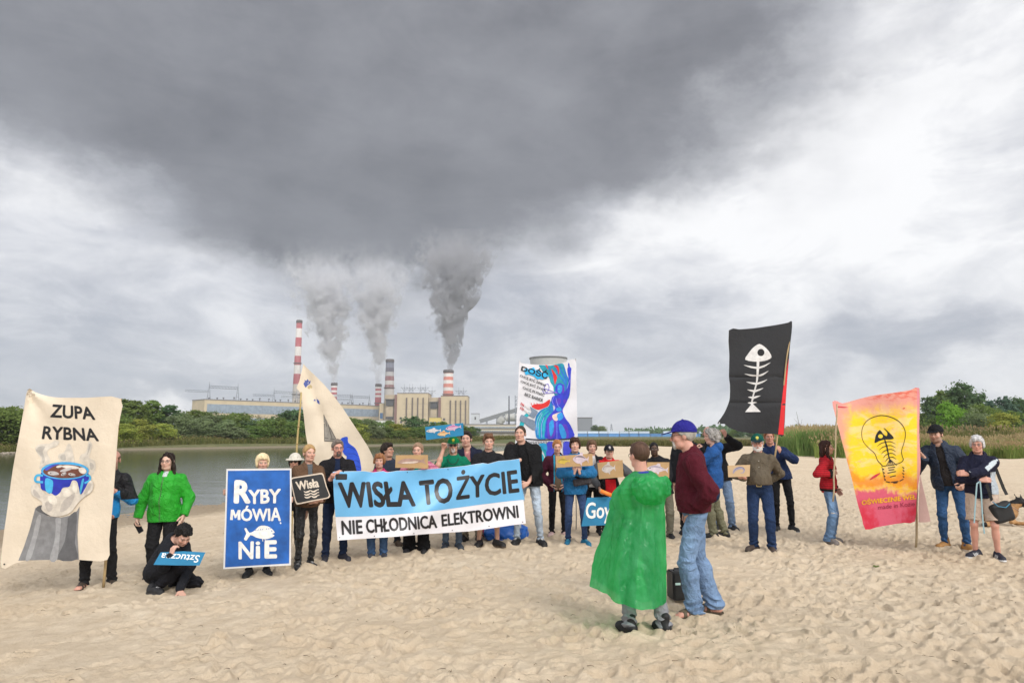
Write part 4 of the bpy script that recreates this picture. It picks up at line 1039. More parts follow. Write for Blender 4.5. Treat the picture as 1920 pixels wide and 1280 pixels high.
SKIN = {'fair': (.56, .33, .25), 'tan': (.48, .27, .19), 'red': (.56, .29, .22), 'pale': (.62, .40, .31), 'dark': (.075, .040, .026), 'olive': (.40, .24, .16)}
PEOPLE = {}
def person(key, label, foot, top, yaw=0, d_off=0.0, skin='fair', hair=('short', (.05, .03, .02)), bw=1.0, belly=0.0, bust=0.0, lean=(0, 0), feet=None, hl=None, hr=None, el=None, er=None,
           fl=None, fr=None, head=(0, 0, 0), hs=1.0, top_g=None, under=None, legs=None, shoes=None, hat=None, glasses=None, beard=None, extra=None, hfw=0.0, h=.0085, hh=.0058, J=None, H=None, group=None, brow=None, crouch=False):
    loc = on_ground(*foot)
    loc.z += float(sand_sample(HMAP, np.array([loc.x]), np.array([loc.y]))[0]) * .5 - .020
    d = loc.y
    if H is None: H = d * (ray(foot[0], top).z - ray(foot[0], foot[1]).z) - (.022 if hat else (.012 if hair[0] in ('curly', 'messy') else 0))
    s = H / 1.75; yr = R(yaw)
    root = empty('person', loc, yr, label, 'person', group)
    PEOPLE[key] = (root, H)
    def loc2(p):   # world -> local
        v = np.array(p) - np.array(loc); return rotz(v, -yr)
    def tgt(t):
        if t is None: return None
        if t[0] == 'px': return loc2(at(t[1], t[2], d + t[3]))
        if t[0] == 'w': return loc2(t[1:4])
        return np.array(t, float) * s
    lx, ly = lean
    def L(x, y, z): return np.array([x + lx * (z - .93), y + ly * (z - .93), z]) * s
    shw = .172 * (.55 + .45 * bw) * (.94 if bust else 1.0)
    j = {'shL': L(shw, .01, 1.378), 'shR': L(-shw, .01, 1.378), 'neck': L(0, .012, 1.46), 'headc': L(0, -.012 - hfw, 1.75 - .122 * hs), 'hipL': L(.088 * bw ** .5, 0, .90), 'hipR': L(-.088 * bw ** .5, 0, .90)}
    feet = feet or ((.115, .02, 14), (-.115, .02, -14))
    for sd, fx in (('L', feet[0]), ('R', feet[1])):
        j['ft' + sd] = np.array([fx[0], fx[1], 0 if len(fx) < 4 else fx[3]]) * s; j['fd' + sd] = fx[2]
        ank = j['ft' + sd] + np.array([0, .03, .085]) * s
        kn, an = ik(j['hip' + sd], ank, .425 * s, .41 * s, (0.12 * (1 if sd == 'L' else -1), -1, 0)); j['kn' + sd] = kn; j['an' + sd] = an
    for sd, t, hint in (('L', tgt(hl), el), ('R', tgt(hr), er)):
        sg = 1 if sd == 'L' else -1
        if t is None: t = j['sh' + sd] + np.array([.075 * sg * (.5 + .5 * bw), -.05, -.545]) * s
        hint = (.55 * sg, .45, -.75) if hint is None else hint
        j['el' + sd], j['wr' + sd] = ik(j['sh' + sd], t, .295 * s, .262 * s, hint)
    if J:
        for k, v in J.items(): j[k] = np.array(v, float) * s if np.ndim(v) else v
    # ---- head frame
    hy, hp, hr_ = [R(a) for a in head]
    Rh = np.array(Matrix.Rotation(hy, 3, 'Z') @ Matrix.Rotation(hp, 3, 'X') @ Matrix.Rotation(hr_, 3, 'Y'))
    hc = j['headc']; S_ = s * hs
    def inH(f): return lambda P: f(((P - hc.astype(f4)) @ Rh.astype(f4)) / S_) * S_
    def outH(V): return (V * S_) @ Rh.T + hc
    fem = bust > 0
    skull = ell((0, .018, .033), (.076, .095, .090)); fw = .95 if fem else 1.0
    fs = [skull, ell((0, -.028, -.03), (.063 * fw, .066, .088)), cap((-.030 * fw, -.033, -.082), (.030 * fw, -.033, -.082), .034 * fw, .034 * fw), ell((0, -.068, -.092), (.023, .02, .02)),
          ell((0, -.080, .026), (.054, .017, .010 if fem else .013)), ell((.037, -.066, -.022), (.026, .021, .024)), ell((-.037, -.066, -.022), (.026, .021, .024))]
    hd = U(fs, .018)
    hd = U([hd, cap((0, -.090, .010), (0, -.112, -.024), .007, .0115), ell((0, -.104, -.031), (.0175, .011, .0095))], .008)
    hd = Sub(hd, U([ell((.031, -.101, .006), (.018, .017, .012)), ell((-.031, -.101, .006), (.018, .017, .012))], 0), .008)
    hd = U([hd, ell((.031, -.0815, .005), (.015, .011, .011)), ell((-.031, -.0815, .005), (.015, .011, .011)), ell((0, -.0905, -.056), (.023, .010, .0065)), ell((0, -.0890, -.066), (.020, .010, .0065)),
            ell((.080, .014, -.006), (.010, .020, .033)), ell((-.080, .014, -.006), (.010, .020, .033))], .005)
    nb = ((j['neck'] - hc) @ Rh) / S_
    neck = cap((0, .012, -.06), nb, .054 * (.92 if fem else 1.04), .060 * (.92 if fem else 1.08))
    headf = inH(U([hd, neck], .016))
    sk = np.array(SKIN[skin]); hcol = np.array(hair[1])
    def skin_col(V):
        q = ((V - hc) @ Rh) / S_; c = np.tile(sk, (len(V), 1))
        n = wav(5, 40, .06)(V.astype(f4)); c *= (1 + n)[:, None]
        near = (np.abs(q) < .17).all(1) & (q[:, 2] > -.13)
        def mixc(m, col): 
            m = np.clip(m, 0, 1)[:, None]; c[:] = c * (1 - m) + np.array(col) * m
        x = np.abs(q[:, 0]); y = q[:, 1]; z = q[:, 2]; fr = near & (y < -.055)
        mixc(fr * .35 * np.exp(-(((x - .042) / .022) ** 2 + ((z + .03) / .022) ** 2)), sk * np.array([1.08, .72, .68]))
        mixc(fr * .30 * np.exp(-((x / .016) ** 2 + ((z + .028) / .018) ** 2)), sk * np.array([1.05, .72, .68]))
        mixc(fr * .75 * (((x / .025) ** 2 + ((z + .061) / .0105) ** 2) < 1), sk * np.array([.82, .50, .50]) if skin != 'dark' else sk * np.array([1.3, .9, .9]))
        mixc(fr * .8 * (((x / .022) ** 2 + ((z + .0608) / .0030) ** 2) < 1), sk * .25)
        mixc(fr * .6 * ((((x - .031) / .019) ** 2 + ((z - .006) / .012) ** 2) < 1), sk * .55)
        mixc(fr * 1.0 * ((((x - .031) / .0135) ** 2 + ((z - .004) / .0062) ** 2) < 1), (.45, .42, .40) if skin != 'dark' else (.3, .28, .26))
        mixc(fr * 1.0 * ((((x - .031) / .0068) ** 2 + ((z - .004) / .0068) ** 2) < 1), (.03, .025, .02))
        bcol = np.array(brow if brow is not None else hcol * .7 + sk * .12)
        mixc(fr * .85 * ((((x - .032) / .021) ** 2 + ((z - .0275 + .12 * np.abs(x - .03)) / .0058) ** 2) < 1), bcol)
        if beard and beard[0] == 'stubble': mixc(near * .55 * np.clip((-.030 - z) / .02, 0, 1) * (y < .02) * (1 - np.exp(-((x / .02) ** 2 + ((z + .06) / .008) ** 2))), np.array(beard[1]))
        if hair[0] in ('bald', 'buzz'): mixc(near * .6 * np.clip((y + .02) / .03, 0, 1) * np.clip((z + .05) / .03, 0, 1) * (1 if hair[0] == 'buzz' else np.clip((.07 - z) / .03, 0, 1)), hcol * .6 + sk * .3)
        return np.clip(c, 0, 1)
    parts = [sdf_mesh(headf, hc - .19 * S_, hc + .19 * S_, hh * S_ / s)]
    # ---- arms, hands
    bare = (top_g or {}).get('sleeve', 1.0)
    for sd, spec in (('L', fl), ('R', fr)):
        sg = 1 if sd == 'L' else -1; wr, elb = j['wr' + sd], j['el' + sd]; fa = nrm(wr - elb)
        if spec == 'none': continue
        if spec is None: dd, nn, cu = fa, rotz((-sg, 0, 0), 0), .32
        else:
            dd, nn, cu = spec; dd = fa if dd is None else np.array(dd, float); nn = np.array(nn, float)
        hp_ = U(hand_prims(wr, dd, nn, cu, sg, s * 1.04), .006 * s)
        arm = cap(elb, wr, .041 * s, .027 * s)
        if bare < .9:
            arm = U([arm, cap(j['sh' + sd], elb, .052 * s, .043 * s), ell(elb * .65 + wr * .35, (.044 * s,) * 3)], .02); f = U([arm, hp_], .012)
            allp = np.array([j['sh' + sd], elb, wr, wr + dd * .2]); 
            parts.append(sdf_mesh(f, allp.min(0) - .12, allp.max(0) + .12, .0066))
        else:
            f = U([cap(elb * .45 + wr * .55, wr, .032 * s, .027 * s), hp_], .012)
            parts.append(sdf_mesh(f, wr - .23 * s, wr + .23 * s, .0058))
    # ---- trunk (under the clothes) and legs
    tr = U([ell(L(0, 0, .95), np.array([.14, .10, .11]) * s * bw ** .5), ell(L(0, 0, 1.10), np.array([.12, .085, .16]) * s * bw ** .5), ell(L(0, .005, 1.28), np.array([.14, .095, .17]) * s * bw ** .5), cap(j['shL'] * .8 + j['shR'] * .2, j['shR'] * .8 + j['shL'] * .2, .05 * s, .05 * s)], .05)
    if crouch: tr = cap(j['neck'], (j['hipL'] + j['hipR']) / 2, .09 * s, .10 * s)
    lg = legs or {}
    short = lg.get('short', None)
    lo_, hi_ = np.array([-.36, -.36, 0]) * s, np.array([.36, .36, 1.5]) * s
    if crouch: lo_, hi_ = np.array([-.6, -.7, 0]) * s, np.array([.6, .6, 1.5]) * s
    lf = [tr]
    for sd in 'LR':
        q = 1.0 if short else .72; lf += [cap(j['hip' + sd], j['kn' + sd], .070 * s * q, .050 * s * q), cap(j['kn' + sd], j['an' + sd], .047 * s * q, .034 * s * q)]
        if short: lf += [ell(j['kn' + sd] * .68 + j['an' + sd] * .32 + np.array([0, .018, 0]) * s, np.array([.049, .052, .11]) * s)]
    parts.append(sdf_mesh(U(lf, .02), lo_, hi_, .009 if short else .018))
    bareft = shoes and shoes.get('kind') == 'sandal'
    def foot_frame(sd):
        a = R(j['fd' + sd]); f = j['ft' + sd]
        return lambda P: np.stack([(P[:, 0] - f[0]) * math.cos(a) + (P[:, 1] - f[1]) * math.sin(a), -(P[:, 0] - f[0]) * math.sin(a) + (P[:, 1] - f[1]) * math.cos(a), P[:, 2] - f[2]], 1).astype(f4) / f4(s)
    def foot_core(inf=0.0):
        return U([ecap((0, .045, .035), (0, -.11, .028), .040 + inf, .036 + inf, (0, 0, 1), .78), cap((0, .030, .05), (0, .03, .12), .038 + inf, .034 + inf), cap((0, -.02, .06), (0, -.10, .035), .030 + inf, .026 + inf)], .03)
    if bareft:
        for sd in 'LR':
            ff = foot_frame(sd); fc = And(foot_core(), half((0, 0, .014), (0, 0, -1))); toes = U([cap((x, -.115, .026), (x * 1.05, -.155 + abs(x + .01) * .5, .022), .013, .011) for x in (-.030, -.012, .006, .024)], .004); fc = U([fc, toes], .008)
            parts.append(sdf_mesh(lambda P, ff=ff, fc=fc: fc(ff(P)) * s, j['ft' + sd] - np.array([.2, .2, .03]) * s, j['ft' + sd] + np.array([.2, .2, .16]) * s, .007))
    V, F = join(parts)
    link('body', np_mesh('body', V, F, cloth_mat('skin'), col=skin_col(V)), root)
    # ---- hair
    def add(name, f, lo, hi, hres, mat, colf, parent=None, lip=1.4):
        V, F = sdf_mesh(f, lo, hi, hres, lip)
        if not len(V): return None
        c = colf(V) if callable(colf) else np.tile(np.array(colf), (len(V), 1))
        return link(name, np_mesh(name, V, F, cloth_mat(mat), col=np.clip(c, 0, 1)), parent or root)
    HB = (hc - .32 * S_, hc + .30 * S_)
    ht, hcl = hair[0], hcol
    if ht != 'none':
        th = {'short': .013, 'messy': .017, 'curly': .034, 'bald': .006, 'buzz': .006, 'bob': .022, 'long': .011, 'pony': .012, 'bun': .014, 'crop': .015, 'band': .016}[ht]
        base = Off(skull, th)
        hl0 = .086 if ht == 'long' else .078 if ht not in ('bob', 'crop') else .070
        keep = And(half((0, -.074, hl0), (0, -.80, -.60)), half((0, -.012, .0), (0, -.62, -.79)), .012)
        hf = And(base, keep, .012)
        if ht == 'bald': hf = And(hf, half((0, 0, .045), (0, -.35, 1)), .01)
        add_ = []
        if ht in ('messy', 'crop'): add_ += [ell((0, -.070, .092), (.058, .034, .026)), ell((0, .0, .112), (.066, .08, .028))]
        if ht == 'short': add_ += [ell((0, -.055, .100), (.052, .034, .020))]
        if ht in ('bob', 'crop'): add_ += [ell((.076, .012, -.005), (.022, .045, .072 if ht == 'bob' else .045)), ell((-.076, .012, -.005), (.022, .045, .072 if ht == 'bob' else .045)), ell((0, .075, -.02), (.075, .045, .085 if ht == 'bob' else .06)), ell((0, -.078, .070), (.058, .022, .026))]
        if ht == 'long': add_ += [cap((.030, -.052, .112), (.080, -.020, .035), .010, .015), cap((-.030, -.052, .112), (-.080, -.020, .035), .010, .015), cap((.080, -.020, .035), (.092, -.006, -.08), .015, .024), cap((-.080, -.020, .035), (-.092, -.006, -.08), .015, .024), cap((.088, .012, -.08), (.105, -.03, -.205), .026, .020), cap((-.088, .012, -.08), (-.105, -.03, -.205), .026, .020), ell((0, .078, -.09), (.092, .045, .16))]
        if ht == 'pony': add_ += [cap((0, .10, .03), (0, .135, -.02), .022, .028), cap((0, .135, -.02), (.025, .12, -.17), .028, .012)]
        if ht == 'bun': add_ += [ell((0, .085, .075), (.04, .04, .036)), ell((0, -.02, .11), (.05, .05, .03))]
        if ht == 'curly': add_ += [ell((.07, .02, .0), (.032, .06, .06)), ell((-.07, .02, .0), (.032, .06, .06)), ell((0, .09, -.03), (.08, .045, .08)), ell((0, -.03, .11), (.07, .07, .04))]
        if add_: hf = U([hf] + add_, .016)
        if hat: hf = And(hf, half((0, 0, .040), (0, -.1, 1)), .006)
        amp = {'curly': .012, 'messy': .010, 'long': .010, 'bob': .006, 'crop': .009}.get(ht, .003)
        w1 = wav(int(abs(hash(key)) % 1 + len(key) * 7 + ord(key[-1])), 95 if ht in ('curly', 'messy') else 60, amp, (1, 1, 1) if ht == 'curly' else (1.5, 1.2, .35)); w2 = wav(3, 160, amp * .6, (1.6, 1.4, .3))
        # keep the face clear
        cz = -.034 if ht in ('messy', 'crop', 'bob') else -.022
        hf2 = Sub(hf, ell((.006 if ht == 'long' else 0, -.105, cz), (.068, .060, .112 if ht == 'long' else .098)), .01)
        hf3 = lambda P: hf2(P) + w1(P) + w2(P)
        add('hair', inH(hf3), HB[0], HB[1], hh * .95, 'hair', lambda V: hcl[None] * np.clip(1 + .30 * wav(8, 70, 1.0, (1.5, 1.5, .15))(V.astype(f4)), .5, 2)[:, None])
    if beard and beard[0] != 'stubble':
        bf = U([cap((-.035, -.048, -.080), (.035, -.048, -.080), .034, .034), ell((0, -.075, -.098), (.034, .026, .034)), cap((.058, -.01, -.03), (.045, -.04, -.075), .018, .024), cap((-.058, -.01, -.03), (-.045, -.04, -.075), .018, .024)], .02) if beard[0] == 'full' else U([ell((0, -.082, -.092), (.026, .018, .028)), cap((.022, -.090, -.065), (.020, -.082, -.09), .009, .012), cap((-.022, -.090, -.065), (-.020, -.082, -.09), .009, .012)], .012)
        mo = U([cap((0, -.098, -.044), (.026, -.088, -.056), .009, .007), cap((0, -.098, -.044), (-.026, -.088, -.056), .009, .007)], .006)
        bf = U([bf, mo], .008); bf = Sub(bf, ell((0, -.105, -.061), (.019, .02, .0055)), .003); wb = wav(4, 130, .004)
        add('beard', inH(lambda P: bf(P) + wb(P)), HB[0], HB[1], hh * .9, 'hair', np.array(beard[1]))
    if hat:
        kind, hc1 = hat[0], np.array(hat[1]); hc2 = np.array(hat[2]) if len(hat) > 2 and hat[2] is not None else hc1
        dome = And(Off(skull, .024), half((0, -.05, .040), (0, -.12, -1)), .006)
        if kind == 'cap':
            brim = And(And(ell((0, -.112, .047), (.080, .100, .028)), half((0, -.10, .040), (0, .16, -1)), .003), half((0, -.10, .052), (0, -.20, 1)), .004)
            btn = ell((0, .018, .149), (.010, .010, .006)); cf = U([U([dome, btn], .004), brim], .006)
            emb = hat[3] if len(hat) > 3 else None
            def ccol(V):
                q = ((V - hc) @ Rh) / S_; c = np.tile(hc1, (len(V), 1)); m = (q[:, 1] < -.068) & (q[:, 2] < .062); c[m] = hc2
                if emb is not None:
                    e = (np.hypot(q[:, 0], q[:, 2] - .092) < .021) & (q[:, 1] < 0); c[e] = emb
                    e2 = (np.abs(q[:, 0]) < .016) & (np.abs(q[:, 2] - .064) < .004) & (q[:, 1] < 0) & (q[:, 1] > -.105); c[e2] = np.array(emb) * .8
                return c
            add('cap', inH(cf), HB[0], HB[1], hh * .9, 'cotton', ccol)
        else:
            brim = And(And(ell((0, .01, .030), (.150, .160, .045)), half((0, 0, .020), (0, 0, -1)), .003), Off(half((0, 0, .050), (0, 0, 1)), 0), .004)
            brim = Sub(brim, ell((0, .01, -.005), (.150, .160, .045)), .004)
            cf = U([And(Off(skull, .026), half((0, 0, .030), (0, 0, -1)), .005), brim], .01)
            add('bucket_hat', inH(cf), HB[0], HB[1], hh * .9, 'cotton', hc1)
    if glasses:
        mb = MB(); gr = .0019 if glasses != 'sun' else .004
        for sx in (-1, 1):
            pts = [outH(np.array([sx * .033 + .022 * math.cos(t), -.104 + .004 * abs(math.cos(t)), .003 + .017 * math.sin(t)])) for t in np.linspace(0, 2 * math.pi, 15)]
            mb.tube(pts, gr * S_, 5); mb.tube([outH(np.array([sx * .055, -.098, .010])), outH(np.array([sx * .082, -.04, .012])), outH(np.array([sx * .084, .012, .008]))], gr * S_, 5)
        mb.tube([outH(np.array([-.011, -.107, .006])), outH(np.array([.011, -.107, .006]))], gr * S_, 5)
        gob = mb.build('glasses', pmat('spectacle_frame', (.03, .028, .03), .35), root)
        if glasses == 'sun':
            for sx in (-1, 1):
                m2 = MB(); m2._add([outH(np.array([sx * .033 + .021 * math.cos(t), -.103, .003 + .016 * math.sin(t)])) for t in np.linspace(0, 2 * math.pi, 14, endpoint=False)], [tuple(range(14))]); m2.build('dark_lens', pmat('dark_lens', (.012, .010, .010), .12), gob)
    # ---- top
    seed = sum(ord(c) * (i + 3) for i, c in enumerate(key))
    def torso(inf, g):
        b = np.array([bw, bw, 1.0]); bl = belly
        ps = [ell(L(0, 0, .955), (np.array([.158, .112, .13]) * b + inf) * s), ell(L(0, -.008 - bl * .6, 1.09), (np.array([.138, .100 + bl, .17]) * b + inf) * s), ell(L(0, .005, 1.285), (np.array([.158, .112, .19]) * b + inf) * s),
              cap(L(-shw * .86, .014, 1.362), L(0, .014, 1.408), (.046 + inf * .7) * s, (.066 + inf * .6) * s), cap(L(shw * .86, .014, 1.362), L(0, .014, 1.405), (.052 + inf * .7) * s, (.068 + inf * .6) * s), cap(L(0, .02, 1.42), L(0, .012, 1.480), (.070 + inf * .5) * s, (.052 + inf * .5) * s)]
        if g.get('hem', .86) < .97: ps.append(ecap(L(0, -.002, 1.0), L(0, -.002, g.get('hem', .86) - .12), (.150 * bw + inf + .004 + g.get('aline', 0) * .5) * s, (.150 * bw + inf + .012 + g.get('aline', 0)) * s, (0, 1, 0), .76))
        if bust: ps += [ell(L(.072, -.078 * bw, 1.265), np.array([.068, .062, .068]) * s * bust), ell(L(-.072, -.078 * bw, 1.265), np.array([.068, .062, .068]) * s * bust)]
        if crouch: ps = [cap(j['neck'] + np.array([0, .01, -.02]), (j['hipL'] + j['hipR']) / 2, (.120 + inf) * s, (.150 + inf) * s), cap(j['shL'], j['shR'], (.066 + inf) * s, (.066 + inf) * s), cap(j['neck'], (j['shL'] + j['shR']) / 2, .08 * s, .08 * s)]
        return U(ps, .055 * s)
    lo_, hi_ = np.array([-.75, -.75, .3]) * s, np.array([.75, .75, 2.1]) * s
    allp = np.array([j[k] for k in ('elL', 'elR', 'wrL', 'wrR', 'shL', 'shR', 'neck', 'hipL', 'hipR')]); lo_ = allp.min(0) - .30 * s; hi_ = allp.max(0) + .16 * s; hi_[2] = max(hi_[2], 1.60 * s if not crouch else hi_[2])
    fold_a = wav(seed, 24, 1.0, (1, 1, .8)); fold2 = wav(seed + 5, 58, .0030 * s)
    def fold(P):
        q = fold_a(P); return (.009 * np.abs(q) - .004 + .003 * q) * s
    def garment(g, name):
        inf = g.get('fit', .016); sl = g.get('sleeve', 1.0); hem = g.get('hem', .86)
        t = torso(inf, g); ts = t
        if g.get('sleeves', True):
            for sd in 'LR':
                S, E_, Wr = j['sh' + sd], j['el' + sd], j['wr' + sd]; a0, a1, a2 = (.058 + inf) * s * g.get('arm', 1), (.047 + inf) * s * g.get('arm', 1), (.036 + inf * .9) * s
                if sl >= .9: arm = U([cap(S, E_, a0, a1), cap(E_, Wr - nrm(Wr - E_) * .004, a1, a2)], .022 * s); arm = And(arm, half(Wr + nrm(Wr - E_) * .012 * s, nrm(Wr - E_)), .006) if not crouch else arm
                elif sl > .5: q = (sl - .5) * 2; arm = U([cap(S, E_, a0, a1), cap(E_, E_ + (Wr - E_) * q, a1, a1 * (1 - q) + a2 * q)], .022 * s); arm = And(arm, half(E_ + (Wr - E_) * q, nrm(Wr - E_)), .006)
                else: q = sl * 2; arm = cap(S, S + (E_ - S) * q, a0, a1 * 1.1); arm = And(arm, half(S + (E_ - S) * q, nrm(E_ - S)), .006)
                ts = U([ts, arm], .030 * s)
        body = Disp(ts, lambda P: fold(P) * g.get('wr', 1.0) + fold2(P) * g.get('wr', 1.0))
        if not crouch: 
            hemw = wav(seed + 2, 14, .008)
            body = And(body, lambda P: np.where(np.hypot(P[:, 0] - lx * (P[:, 2] - .93 * s), P[:, 1] - ly * (P[:, 2] - .93 * s)) < .235 * s * max(bw, 1) + .02, hem * s - P[:, 2] + hemw(P), -1.0), .008)
        nk = j['neck']; hd_ = nrm(hc - nk)
        nr = g.get('neck', .066) * s
        body = Sub(body, cap(nk + hd_ * g.get('neckz', .004) * s + np.array([0, -.012, 0]) * s, nk + hd_ * .25 * s + np.array([0, -.03, 0]), nr, nr * 1.25), .006)
        if g.get('vneck'): body = Sub(body, ecap(nk + np.array([0, -.10, -.02]) * s, nk + np.array([0, -.115, -.02 - g['vneck']]) * s, .045 * s, .006 * s, (0, 1, 0), 2.2), .006)
        if g.get('collar'):
            c0 = nk + np.array([0, .004, -.005]) * s; c1 = nk + hd_ * g['collar'] * s
            co = And(Sub(cap(c0, c1, .078 * s, .074 * s), cap(c0, c1 + hd_ * .1, .066 * s, .066 * s), .003), half(c1, hd_), .004)
            if g.get('open'): co = Sub(co, rbox(nk + np.array([0, -.2, 0]), (.03 * s, .2, .4), .01), .004)
            body = U([body, co], .006)
        if g.get('hood'): 
            hb_ = nk + np.array([0, .085, .01]) * s; hdn = Sub(ell(hb_, np.array([.115, .075, .085]) * s), ell(hc + np.array([0, -.005, -.01]) * s, np.array([.098, .118, .125]) * s), .01); body = U([body, hdn], .016)
        if g.get('open'):
            ow, oz = g['open'] if isinstance(g['open'], tuple) else (g['open'], 0)
            def cut(P): return np.maximum(np.abs(P[:, 0] - lx * (P[:, 2] / s - .93) * s) - (ow * s * (1 + .25 * np.clip((1.15 * s - P[:, 2]) / (.3 * s), -1, 1)) + .006 * np.sin(P[:, 2] * 21 + seed)), np.maximum(P[:, 1] + .02 * s, oz * s - P[:, 2]))
            body = Sub(body, cut, .006)
        colr = g['col']
        return add(name, body, lo_, hi_, h, g.get('mat', 'cotton'), (lambda V: colr(V, j, s)) if callable(colr) else np.array(colr))
    if under: garment(dict(dict(fit=.006, wr=.6, sleeve=.3, sleeves=False), **under), under.get('name', 'shirt'))
    if top_g: garment(top_g, top_g.get('name', 'jacket'))
    # ---- legs
    if legs:
        w = legs.get('wide', 0.0); fl_ = legs.get('flare', 0.0); tf = legs.get('thin', 1.0); ps = [ell(L(0, 0, .955), np.array([.156 * bw, .113 * bw, .12]) * s + .008), ]
        if crouch: ps = [ell((j['hipL'] + j['hipR']) / 2, np.array([.165, .15, .14]) * s)]
        if belly > .03: ps.append(ell(L(0, -belly * .5, 1.0), np.array([.14 * bw, (.10 + belly * .8) * bw, .08]) * s))
        for sd in 'LR':
            H_, K_, N_ = j['hip' + sd], j['kn' + sd], j['an' + sd]
            if short:
                e = H_ + (K_ - H_) * short; ps.append(And(cap(H_, e, (.090 * bw ** .5 + w) * s, (.080 + w) * s), half(e, nrm(K_ - H_)), .006))
            else:
                ps += [cap(H_, K_, (.086 * bw ** .6 * tf + w * .5) * s, (.061 * tf + w) * s), cap(K_, N_ + np.array([0, -.005, -.035]) * s, (.060 * tf + w) * s, (.048 * tf + w + fl_) * s)]
                ps.append(ell(K_ * .7 + N_ * .3 + np.array([0, .012, 0]) * s, np.array([.060 * tf + w, .064 * tf + w, .12]) * s))
        base = U(ps, .022 * s); lw_a = wav(seed + 3, 24, 1.0, (1, 1, 1.3)); lw = lambda P: (.010 * np.abs(lw_a(P)) - .004) * s; lw2 = wav(seed + 4, 60, .0025 * s)
        an_z = legs.get('cuff', .045) * s
        def fold_c(P):
            z = P[:, 2] - an_z; st = np.exp(-((z - .05) / .07) ** 2) * .010 * s * legs.get('stack', 1.0); kn = np.exp(-((P[:, 2] - .48 * s) / .06) ** 2) * .004 * s
            return lw(P) + lw2(P) + st * np.sin(P[:, 2] * 95 + 3 * np.sin(P[:, 0] * 24 + P[:, 1] * 17 + seed)) + kn * np.sin(P[:, 2] * 80 + P[:, 0] * 30)
        lf_ = Disp(base, fold_c)
        if not crouch: lf_ = And(lf_, half(np.array([0, 0, legs.get('waist', 1.035)]) * s, (0, 0, 1)), .01)
        if not short: lf_ = And(lf_, half((0, 0, an_z), (0, 0, -1)), .006)
        allk = np.array([j[k] for k in ('hipL', 'hipR', 'knL', 'knR', 'anL', 'anR')]); lcol = legs['col']
        def lc(V):
            c = np.tile(np.array(lcol), (len(V), 1))
            if legs.get('mat') == 'denim' and not callable(lcol):
                fade = legs.get('fade', .35); t = np.clip(1 - np.abs(V[:, 2] / s - .62) / .28, 0, 1) * np.clip(-V[:, 1] / s * 9 + .3, 0, 1); c *= (1 + fade * t)[:, None]
            return c
        add(legs.get('name', 'trousers'), lf_, allk.min(0) - np.array([.24, .28, .1]) * s, allk.max(0) + np.array([.24, .26, .22]) * s, h, legs.get('mat', 'cotton'), (lambda V: lcol(V, j, s)) if callable(lcol) else lc)
    if shoes:
        for sd in 'LR':
            ff = foot_frame(sd); k = shoes['kind']; c1 = np.array(shoes['col']); c2 = np.array(shoes.get('sole', c1 * .6))
            lo1, hi1 = j['ft' + sd] - np.array([.22, .22, .03]) * s, j['ft' + sd] + np.array([.22, .22, .24]) * s
            if k == 'sandal':
                sole = And(And(ecap((0, .05, .012), (0, -.13, .012), .047, .044, (0, 0, 1), 1.0), half((0, 0, .016), (0, 0, 1)), .003), half((0, 0, 0), (0, 0, -1)), .003)
                band = Off(foot_core(.007), .0)
                st = [And(And(band, half((0, y0 + .016, 0), (0, 1, 0)), .003), half((0, y0 - .016, 0), (0, -1, 0)), .003) for y0 in (-.085, -.035)] + [And(And(band, half((0, 0, .085), (0, 0, 1)), .003), half((0, 0, .06), (0, 0, -1)), .003)]
                sf = U([sole] + st, .004)
            else:
                bt = .14 if k == 'boot' else .085
                sf = U([ecap((0, .055, .040), (0, -.125, .032), .046, .044, (0, 0, 1), .85), cap((0, .035, .05), (0, .038, bt), .047, .044), cap((0, -.03, .066), (0, -.115, .042), .036, .034)], .035)
                sf = And(sf, half((0, 0, .0), (0, 0, -1)), .006); sf = U([sf, And(And(ecap((0, .058, .012), (0, -.128, .012), .051, .049, (0, 0, 1), 1.0), half((0, 0, .024), (0, 0, 1)), .003), half((0, 0, 0), (0, 0, -1)), .003)], .004)
                ws = wav(seed + 8, 60, .003); sf0 = sf; sf = lambda P, sf0=sf0, ws=ws: sf0(P) + ws(P)
            def scol(V, ff=ff):
                q = ff(V.astype(f4)); c = np.tile(c1, (len(V), 1)); c[q[:, 2] < .023] = c2
                if shoes.get('lace') is not None:
                    m = (q[:, 1] < -.02) & (q[:, 1] > -.09) & (np.abs(q[:, 0]) < .018) & (q[:, 2] > .05) & (np.sin(q[:, 1] * 260) > 0); c[m] = shoes['lace']
                if shoes.get('stripe') is not None:
                    m = (np.abs(q[:, 0]) > .028) & (q[:, 2] > .026) & (q[:, 2] < .075) & (q[:, 1] < .0) & (q[:, 1] > -.085) & (np.sin((q[:, 1] + q[:, 2] * .5) * 210) > .25); c[m] = shoes['stripe']
                return c
            add('sandal' if k == 'sandal' else ('boot' if k == 'boot' else 'shoe'), lambda P, ff=ff, sf=sf: sf(ff(P)) * s, lo1, hi1, min(h, .007), 'shoe', scol)
    ctx = dict(root=root, j=j, s=s, add=add, L=L, loc2=loc2, outH=outH, inH=inH, hc=hc, Rh=Rh, d=d, loc=loc, h=h, seed=seed, bw=bw, S_=S_, torso=torso)
    if extra: extra(ctx)
    return ctx
